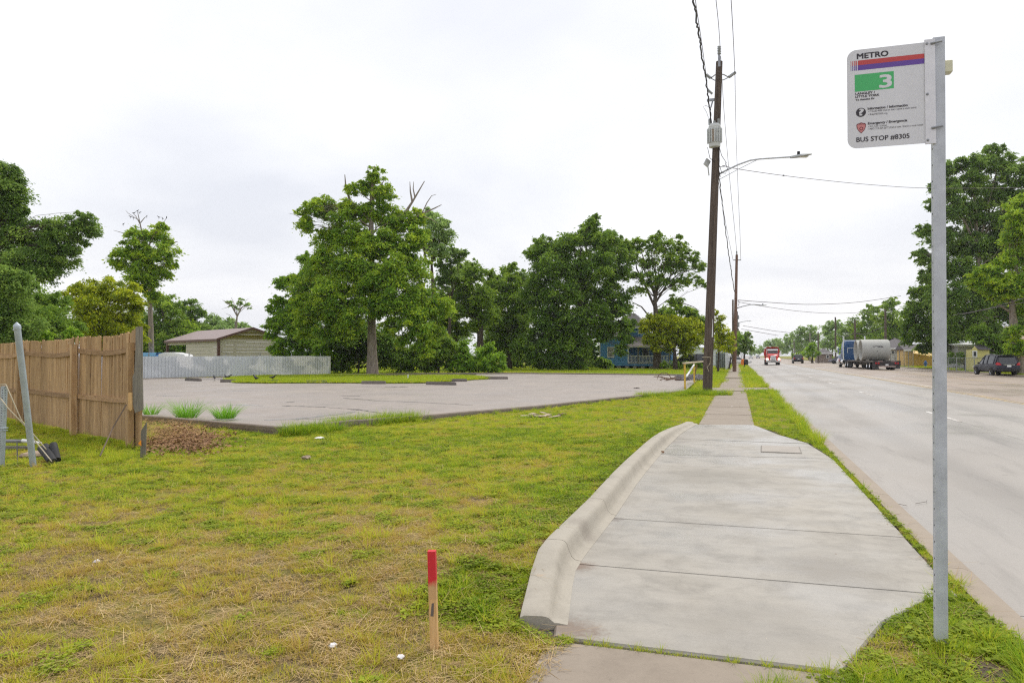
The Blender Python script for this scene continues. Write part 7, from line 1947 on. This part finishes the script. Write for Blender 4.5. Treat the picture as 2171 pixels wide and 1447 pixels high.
def weed(name, seed):
    r_ = random.Random(seed); v = []; f = []; cols = []
    for k in range(22):
        a = r_.random() * 6.283; q = .06 * math.sqrt(r_.random()); h = .015 + .035 * r_.random(); x, y = q * math.cos(a), q * math.sin(a); az = r_.random() * 6.283; s_ = .011 + .009 * r_.random(); c = r_.random(); n0 = len(v)
        ca, sa = math.cos(az), math.sin(az); t_ = .4 * r_.random()
        for (u, w_) in ((-1, 0), (0, .7), (1, 0), (0, -.7)): v.append((x + s_ * (u * ca - w_ * sa), y + s_ * (u * sa + w_ * ca), h + s_ * u * t_)); cols.append(c)
        f.append((n0, n0 + 1, n0 + 2, n0 + 3))
    return gmesh(name, v, f, cols, M_clover)
def straw(name, seed):
    r_ = random.Random(seed); v = []; f = []; cols = []
    for k in range(16):
        a = r_.random() * 6.283; q = .09 * math.sqrt(r_.random()); x, y = q * math.cos(a), q * math.sin(a); az = r_.random() * 6.283; L_ = .03 + .09 * r_.random(); w_ = .0016; c = r_.random(); n0 = len(v); z_ = .006 + .022 * r_.random(); dz_ = (r_.random() - .5) * .02
        ca, sa = math.cos(az), math.sin(az)
        for (u, ww) in ((0, -1), (1, -.6), (1, .6), (0, 1)): v.append((x + ca * L_ * u - sa * w_ * ww, y + sa * L_ * u + ca * w_ * ww, z_ + dz_ * u)); cols.append(c)
        f.append((n0, n0 + 1, n0 + 2, n0 + 3))
    return gmesh(name, v, f, cols, M_straw)
SRC = []
for k in range(3): SRC.append(gsrc(tuft('g%02d_short' % k, 30, .065, .018, .05, .0042, .6, .5, 2, M_grass, 100 + k, .12)))          # 0-2
for k in range(2): SRC.append(gsrc(weed('g%02d_weed' % (3 + k), 120 + k)))                                                        # 3-4
for k in range(2): SRC.append(gsrc(straw('g%02d_straw' % (5 + k), 130 + k)))                                                      # 5-6
for k in range(2): SRC.append(gsrc(tuft('g%02d_mid' % (7 + k), 34, .05, .05, .12, .0048, .7, .6, 3, M_grass, 140 + k, .15)))       # 7-8
for k in range(2): SRC.append(gsrc(tuft('g%02d_tall' % (9 + k), 46, .09, .14, .34, .0075, .55, .7, 4, M_grass, 150 + k, .04)))     # 9-10
for k in range(2): SRC.append(gsrc(tuft('g%02d_far' % (11 + k), 40, .22, .05, .12, .014, .6, .5, 1, M_grass, 160 + k, .1)))         # 11-12

def stalks(name, seed):
    r_ = random.Random(seed); v = []; f = []; cols = []
    for k in range(4):
        az = r_.random() * 6.283; L_ = .10 + .22 * r_.random(); w_ = .0018; c = .7 + .6 * r_.random(); n0 = len(v); x, y = r_.gauss(0, .08), r_.gauss(0, .08); z_ = .02 + .03 * r_.random(); ca, sa = math.cos(az), math.sin(az)
        for (u, ww) in ((0, -1), (1, -.5), (1, .5), (0, 1)): v.append((x + ca * L_ * u - sa * w_ * ww, y + sa * L_ * u + ca * w_ * ww, z_ + .02 * u)); cols.append(c)
        f.append((n0, n0 + 1, n0 + 2, n0 + 3))
    return gmesh(name, v, f, cols, M_straw)
for k in range(2): SRC.append(gsrc(stalks('g%02d_stalks' % (13 + k), 170 + k)))                                                   # 13-14
def scatter(name, label, cat, pts, idx, scl, hue, zz):
    n = len(pts)
    me = bpy.data.meshes.new(name)
    co = np.column_stack([pts, zz]).astype(np.float32)
    me.vertices.add(n); me.vertices.foreach_set('co', co.reshape(-1))
    for nm, ty, arr in (('idx', 'INT', idx.astype(np.int32)), ('scl', 'FLOAT', scl.astype(np.float32)), ('hue', 'FLOAT', hue.astype(np.float32)), ('rot', 'FLOAT', (RNG.random(n) * 6.283).astype(np.float32))):
        at = me.attributes.new(nm, ty, 'POINT'); at.data.foreach_set('value', arr)
    me.materials.append(M_grass)
    o = link(name, me); tag(o, label, cat, kind='stuff')
    ng = bpy.data.node_groups.get('grass_instancer')
    if ng is None:
        ng = bpy.data.node_groups.new('grass_instancer', 'GeometryNodeTree')
        ng.interface.new_socket('Geometry', in_out='INPUT', socket_type='NodeSocketGeometry'); ng.interface.new_socket('Geometry', in_out='OUTPUT', socket_type='NodeSocketGeometry')
        gi = ng.nodes.new('NodeGroupInput'); go = ng.nodes.new('NodeGroupOutput')
        ip = ng.nodes.new('GeometryNodeInstanceOnPoints'); ci = ng.nodes.new('GeometryNodeCollectionInfo')
        ci.inputs['Collection'].default_value = gcol; ci.inputs['Separate Children'].default_value = True; ci.inputs['Reset Children'].default_value = True
        def na(nm, ty):
            x = ng.nodes.new('GeometryNodeInputNamedAttribute'); x.data_type = ty; x.inputs['Name'].default_value = nm; return x.outputs['Attribute']
        cb = ng.nodes.new('ShaderNodeCombineXYZ'); ng.links.new(na('rot', 'FLOAT'), cb.inputs[2])
        ng.links.new(gi.outputs[0], ip.inputs['Points']); ng.links.new(ci.outputs[0], ip.inputs['Instance'])
        ip.inputs['Pick Instance'].default_value = True
        ng.links.new(na('idx', 'INT'), ip.inputs['Instance Index']); ng.links.new(cb.outputs[0], ip.inputs['Rotation']); ng.links.new(na('scl', 'FLOAT'), ip.inputs['Scale'])
        ng.links.new(ip.outputs[0], go.inputs[0])
    md = o.modifiers.new('grass', 'NODES'); md.node_group = ng
    return o
def wedge(n, d0, d1, power=1.0, rng=RNG):
    d = np.sqrt(rng.random(n) * (d1 ** 2 - d0 ** 2) + d0 ** 2); a = (rng.random(n) * 2 - 1) * CAMR
    lat = d * np.tan(a) ; x = lat * math.cos(YAW) - d * math.sin(YAW); y = lat * math.sin(YAW) + d * math.cos(YAW)
    return x, y, d
PADP = np.array([(kerb_s(t) - KERB_W - .03, t) for t in (4.15, 4.6, 5.2, 6, 7, 8, 9, 10, 11, 12, 13, 14, 15, 16, 17.4)] + [(.43, 17.4)] + [pt(1600, 897), pt(1660, 920), pt(1720, 939), pt(1740, 950)] + [(1.41, 11.0), (1.41, 6.0), pt(1985, 1264), pt(1880, 1318), pt(1788, 1426), pt(1168, 1350)])
def grass_ok(x, y):
    k = np.ones(len(x), bool)
    k &= ~inpoly(x, y, PADP)
    k &= ~inpoly(x, y, LP)
    rough_ = .05 * (vnoise(x * 3, y * 3) - .5)
    walk_ = (x > W0 + rough_ + np.where(y < 4.3, -.05, 0) ) & (x < W1 - rough_) & ((y > 17.3) | (y < 4.3))
    dr = (y > 33.9 + (x + 1.6) * .32) & (y < 37.25 + (x + 1.6) * .35) & (x > -1.6)
    k &= ~walk_ & ~dr
    k &= (x < 1.45) | (x > 22.1)
    return k
def dryness(x, y, d):
    # 0 lush .. 1 straw
    n = fbm(x * .5 + 3, y * .5 + 8, 2); n2 = fbm(x * 2.3 + 30, y * 2.3, 2); n3 = fbm(x * 6.5 + 11, y * 6.5 + 5, 2)
    v = .43 + .40 * (n - .5) + .75 * (n2 - .5) + .75 * (n3 - .5)
    v += .29 * (1 - sstep(4.5, 9.5, d)) - .12 * sstep(9, 16, d)
    v -= .30 * np.exp(-((x - (kerb_s(y) - .45)) / .5) ** 2) * (y > 4) * (y < 17)
    v -= .35 * ((x > .4) & (y < 8)) + .15 * ((x > .4) & (y > 8))
    return np.clip(v, 0, 1)
# near and middle lawn
X = []; 
def lawn(n, d0, d1, mix, s0):
    x, y, d = wedge(n, d0, d1); k = grass_ok(x, y) & (x < 1.46); x, y, d = x[k], y[k], d[k]
    dr = dryness(x, y, d); r_ = RNG.random(len(x))
    bare_ = (dr > .66) & (RNG.random(len(x)) < .55); x, y, d, dr, r_ = x[~bare_], y[~bare_], d[~bare_], dr[~bare_], r_[~bare_]
    clump_ = fbm(x * 4.2 + 50, y * 4.2 + 70, 2)
    ix = np.where(r_ < mix[0], RNG.integers(0, 3, len(x)), np.where(r_ < mix[1], RNG.integers(3, 5, len(x)), np.where(r_ < mix[2], RNG.integers(5, 7, len(x)), RNG.integers(7, 9, len(x)))))
    ix = np.where((ix >= 3) & (ix <= 4) & (dr > .55), RNG.integers(5, 7, len(x)), ix)
    ix = np.where((ix >= 5) & (ix <= 6) & (dr < .22), RNG.integers(0, 3, len(x)), ix)
    ix = np.where((ix >= 7) & (clump_ < .52), RNG.integers(0, 3, len(x)), ix)
    ix = np.where((RNG.random(len(x)) < .035) & (d < 14), RNG.integers(13, 15, len(x)), ix)
    s = s0 * (.7 + .6 * RNG.random(len(x))) * (.75 + .5 * clump_)
    h = np.clip(dr * .95 + .10 * RNG.normal(size=len(x)), 0, 1)
    return np.column_stack([x, y]), ix, s, h
P_, I_, S_, H_2 = zip(lawn(40000, 3.3, 7.5, (.44, .68, .95), .74), lawn(66000, 7.5, 16, (.60, .78, .95), .82), lawn(34000, 16, 34, (.80, .88, .97), 1.15))
P_ = np.concatenate(P_); I_ = np.concatenate(I_); S_ = np.concatenate(S_); H_2 = np.concatenate(H_2)
scatter('lawn_grass', 'short patchy green and straw coloured lawn grass', 'grass', P_, I_, S_, H_2, zlawn(P_[:, 0], P_[:, 1]))
# far lawns: verge, yard before the trees, island, right verge
x, y, d = wedge(60000, 30, 130)
k = grass_ok(x, y) & ((x < 1.45) | ((x > 22.1) & (x < 45))) & (x > -60)
x, y, d = x[k], y[k], d[k]
hue = np.clip(.22 + .5 * (fbm(x * .2, y * .2, 2) - .5) + .08 * RNG.normal(size=len(x)), 0, 1)
scatter('yard_grass', 'bright green mown grass in the yards and verges beyond the lot', 'grass', np.column_stack([x, y]), RNG.integers(11, 13, len(x)), .9 + .8 * RNG.random(len(x)), hue, zlawn(x, y))
lo, hi = IS.min(0), IS.max(0)
x = lo[0] + (hi[0] - lo[0]) * RNG.random(9000); y = lo[1] + (hi[1] - lo[1]) * RNG.random(9000); k = inpoly(x, y, IS); x, y = x[k], y[k]
scatter('island_grass', 'long bright grass on the planted island in the parking lot', 'grass', np.column_stack([x, y]), RNG.integers(11, 13, len(x)), 1.0 + 1.1 * fbm(x * .6, y * .6, 2), np.clip(.25 + .1 * RNG.normal(size=len(x)), 0, 1), np.full(len(x), LOT_Z + .03))
# rank grass: by the sign post, along kerbs, pole foot, lot corner
R_ = []
def rank(cx, cy, rx, ry, n, s, hue, kinds=(9, 10, 7, 8), z=None, rot=0.0):
    a = RNG.random(n) * 6.283; q = np.sqrt(RNG.random(n)); ux = rx * q * np.cos(a); uy = ry * q * np.sin(a)
    x = cx + ux * math.cos(rot) - uy * math.sin(rot); y = cy + ux * math.sin(rot) + uy * math.cos(rot)
    k = ~inpoly(x, y, PADP) & ~((x > 1.50)) & ((x - 1.17) ** 2 / .16 ** 2 + (y - 4.22) ** 2 / .2 ** 2 > 1)
    x, y = x[k], y[k]; n = len(x)
    R_.append((np.column_stack([x, y]), RNG.choice(kinds, n), s * (.6 + .7 * RNG.random(n)), np.clip(hue + .10 * RNG.normal(size=n), 0, 1), zlawn(x, y) if z is None else np.full(n, z)))
rank(1.20, 4.35, .30, .5, 90, .36, .20); rank(.75, 3.5, .7, .55, 260, .33, .24); rank(1.40, 3.9, .10, .5, 40, .62, .06); rank(1.36, 3.4, .2, .5, 70, .55, .08); rank(.9, 3.0, .7, .35, 150, .38, .22); rank(.95, 3.3, .5, .4, 500, 1.0, .25, (3, 4, 0, 1)); rank(1.2, 4.4, .3, .6, 260, 1.0, .28, (3, 4, 0, 2))
for tt in np.arange(4.6, 14.5, .10): rank(1.43, tt, .025, .06, 3, .34, .22, (7, 8, 7, 8))
for tt in np.arange(14, 34, .25): rank(1.38, tt, .12, .15, 3, .7, .22, (7, 8, 9, 10))
for tt in np.arange(38.5, 90, .5): rank(1.30, tt, .2, .3, 3, .8, .22, (7, 8, 9, 10))
pb = P1b; rank(pb.x + .1, pb.y - .9, .9, 1.1, 150, .85, .08); rank(pb.x - 1.6, pb.y - 2.6, 1.4, .7, 110, .8, .1, rot=.9)
cA = AZ(660, 917, 0); rank(cA.x, cA.y, .7, .28, 100, .85, .06, rot=1.1); cA = AZ(790, 897, 0); rank(cA.x, cA.y, 1.3, .35, 170, .85, .1, rot=1.1); cA = AZ(850, 892, 0); rank(cA.x, cA.y, .8, .3, 80, .9, .08, rot=1.1)
for (a_, e_) in zip(lot_near[:-1], lot_near[1:]):
    for u in np.linspace(0, 1, 14): p = a_.lerp(e_, float(u)); rank(p.x + .12, p.y - .08, .14, .14, 3, .5, .2, (7, 8, 7, 9))
for u in np.linspace(0, 1, 24): p = fE.lerp(f3, float(u)); rank(p.x - .06, p.y - .2, .2, .25, 8, .5, .34, (7, 8, 7, 9))
for (px_, py_) in ((230, 965), (150, 945), (100, 940), (180, 955), (265, 975), (330, 930), (440, 905)): p = AZ(px_, py_, 0); rank(p.x, p.y, .5, .4, 30, .5, .36)
# grass along the near pad joint and the kerb foot
a_, e_ = AZ(1180, 1352, 0), AZ(1790, 1427, 0)
for u in np.linspace(.02, .98, 60):
    if random.random() < .65: p = a_.lerp(e_, float(u)); R_.append((np.array([[p.x, p.y - .01]]), np.array([random.choice((0, 1, 2, 7))]), np.array([.45]), np.array([.35]), np.array([-.012])))
# weed tussocks standing out of the lawn
for (px_, py_, n_, s_, h_) in ((740, 1290, 16, .5, .15), (1150, 1300, 10, .5, .2), (355, 1225, 14, .55, .5), (90, 1225, 12, .5, .45), (400, 1280, 14, .55, .6), (955, 1165, 14, .55, .2), (560, 1135, 12, .45, .45), (250, 1370, 22, .6, .55), (60, 1330, 16, .6, .5), (1080, 1190, 18, .5, .18), (1110, 1230, 14, .45, .15), (470, 1130, 12, .5, .5), (620, 1175, 10, .4, .4), (860, 1060, 10, .5, .2), (1200, 1085, 12, .5, .12), (780, 1180, 12, .4, .3), (330, 1390, 14, .5, .5), (1010, 1400, 14, .5, .35), (1060, 1420, 14, .5, .3)):
    p = AZ(px_, py_, .05); rank(p.x, p.y, .11, .11, int(n_ * 1.2), s_ * .72, min(.62, h_ + .08), (7, 8, 7, 8))
P_ = np.concatenate([r_[0] for r_ in R_]); I_ = np.concatenate([r_[1] for r_ in R_]); S_ = np.concatenate([r_[2] for r_ in R_]); H_2 = np.concatenate([r_[3] for r_ in R_]); Z_ = np.concatenate([r_[4] for r_ in R_])
scatter('rank_grass', 'longer rank grass along kerbs, pole foot and sign post', 'grass', P_, I_, S_, H_2, Z_)
pd_ = [(1.17 + .26 * math.cos(a) * (.8 + .35 * random.random()), 4.20 + .34 * math.sin(a) * (.8 + .35 * random.random())) for a in [2 * math.pi * i / 14 for i in range(14)]]
mb = MB(); mb.add([(1.17, 4.2, .02)] + [(x, y, float(zlawn(x, y)) + .004) for (x, y) in pd_], [(0, i + 1, (i + 1) % 14 + 1) for i in range(14)]); o = mb.build('dirt_patch', simple('dark_dirt', (.085, .058, .038), .95, var=.5, scale=30, bump=.8), smooth=True); tag(o, kind='structure')
# three grass clumps growing on the lot edge
M_clumpg = grassmat('clump_blades', [(0.0, (.075, .19, .015)), (.4, (.14, .27, .022)), (.8, (.26, .34, .04)), (1.0, (.42, .40, .12))])
for (px_, py_, n_, h_, sp_, lab) in ((320, 877, 130, .34, .34, 'green grass clump right beside the fence end on the lot edge'), (397, 884, 260, .52, .52, 'tallest green grass clump with seed stalks on the lot edge'), (478, 885, 260, .42, .50, 'rounded green grass clump nearest the lot corner')):
    p = AZ(px_, py_, .10); o = link('grass_clump', tuft('grass_clump', n_, sp_ * .45, h_ * .45, h_, .011, .8, .8, 4, M_clumpg, int(px_), .05)); o.location = (p.x, p.y, .08); tag(o, lab, 'grass clump', 'grass clumps on the lot edge')

# leaf litter and straw heap beside the fence
M_litter = simple('brown_leaf_litter', (.28, .155, .08), .95, var=.5, scale=18)
rng = np.random.default_rng(9); n_ = 3800
px_ = np.clip(rng.normal(382, 45, n_), 310, 520); py_ = np.clip(rng.normal(930, 13, n_), 900, 965)
V = []
for k in range(n_):
    p = AZ(px_[k], py_[k], .02); z_ = max(0.0, gz(p.x, p.y)) + .09 * math.exp(-((px_[k] - 385) / 45) ** 2) * rng.random() + .015; a = rng.random() * 6.28; L_ = .016 + .03 * rng.random(); ca, sa = math.cos(a), math.sin(a); tz = rng.normal() * .02
    V.append([(p.x - ca * L_, p.y - sa * L_, z_), (p.x - sa * L_ * .45, p.y + ca * L_ * .45, z_ + tz), (p.x + ca * L_, p.y + sa * L_, z_ + .012), (p.x + sa * L_ * .45, p.y - ca * L_ * .45, z_ - tz * .5)])
o = link('leaf_litter', quads_mesh('leaf_litter', np.array(V), M_litter)); tag(o, 'brown dead leaf litter heap on the lawn beside the fence end', 'leaf litter', kind='stuff')
V = []; n_ = 3200
for k in range(n_):
    p = AZ(float(np.clip(rng.normal(358, 45, 1)[0], 306, 500)), float(np.clip(rng.normal(912, 16, 1)[0], 888, 955)), .05); a = rng.random() * 6.28; L_ = .08 + .12 * rng.random(); ca, sa = math.cos(a), math.sin(a); z_ = .03 + .10 * rng.random(); w_ = .004
    V.append([(p.x, p.y, z_), (p.x + ca * L_ - sa * w_, p.y + sa * L_ + ca * w_, z_ + .02), (p.x + ca * L_ * 1.02, p.y + sa * L_ * 1.02, z_ + .02), (p.x + sa * w_, p.y - ca * w_, z_)])
o = link('straw_heap', quads_mesh('straw_heap', np.array(V), simple('straw_stalk', (.46, .30, .11), .9, var=.35, scale=25))); tag(o, 'heap of dry straw between the fence end and the lot kerb', 'straw', kind='stuff')

# ================================================================== HAZE
hm = bpy.data.materials.new('haze_air'); hm.use_nodes = True; ht_ = hm.node_tree; ht_.nodes.clear()
ho = ht_.nodes.new('ShaderNodeOutputMaterial'); hv = ht_.nodes.new('ShaderNodeVolumePrincipled')
hv.inputs['Color'].default_value = (.90, .94, 1.0, 1); hv.inputs['Density'].default_value = .00022; hv.inputs['Anisotropy'].default_value = .2
ht_.links.new(hv.outputs[0], ho.inputs['Volume'])
mb = MB(); mb.bx(-1520, 1520, -320, 2220, -1.5, 26); o = mb.build('haze', hm); tag(o, kind='stuff')
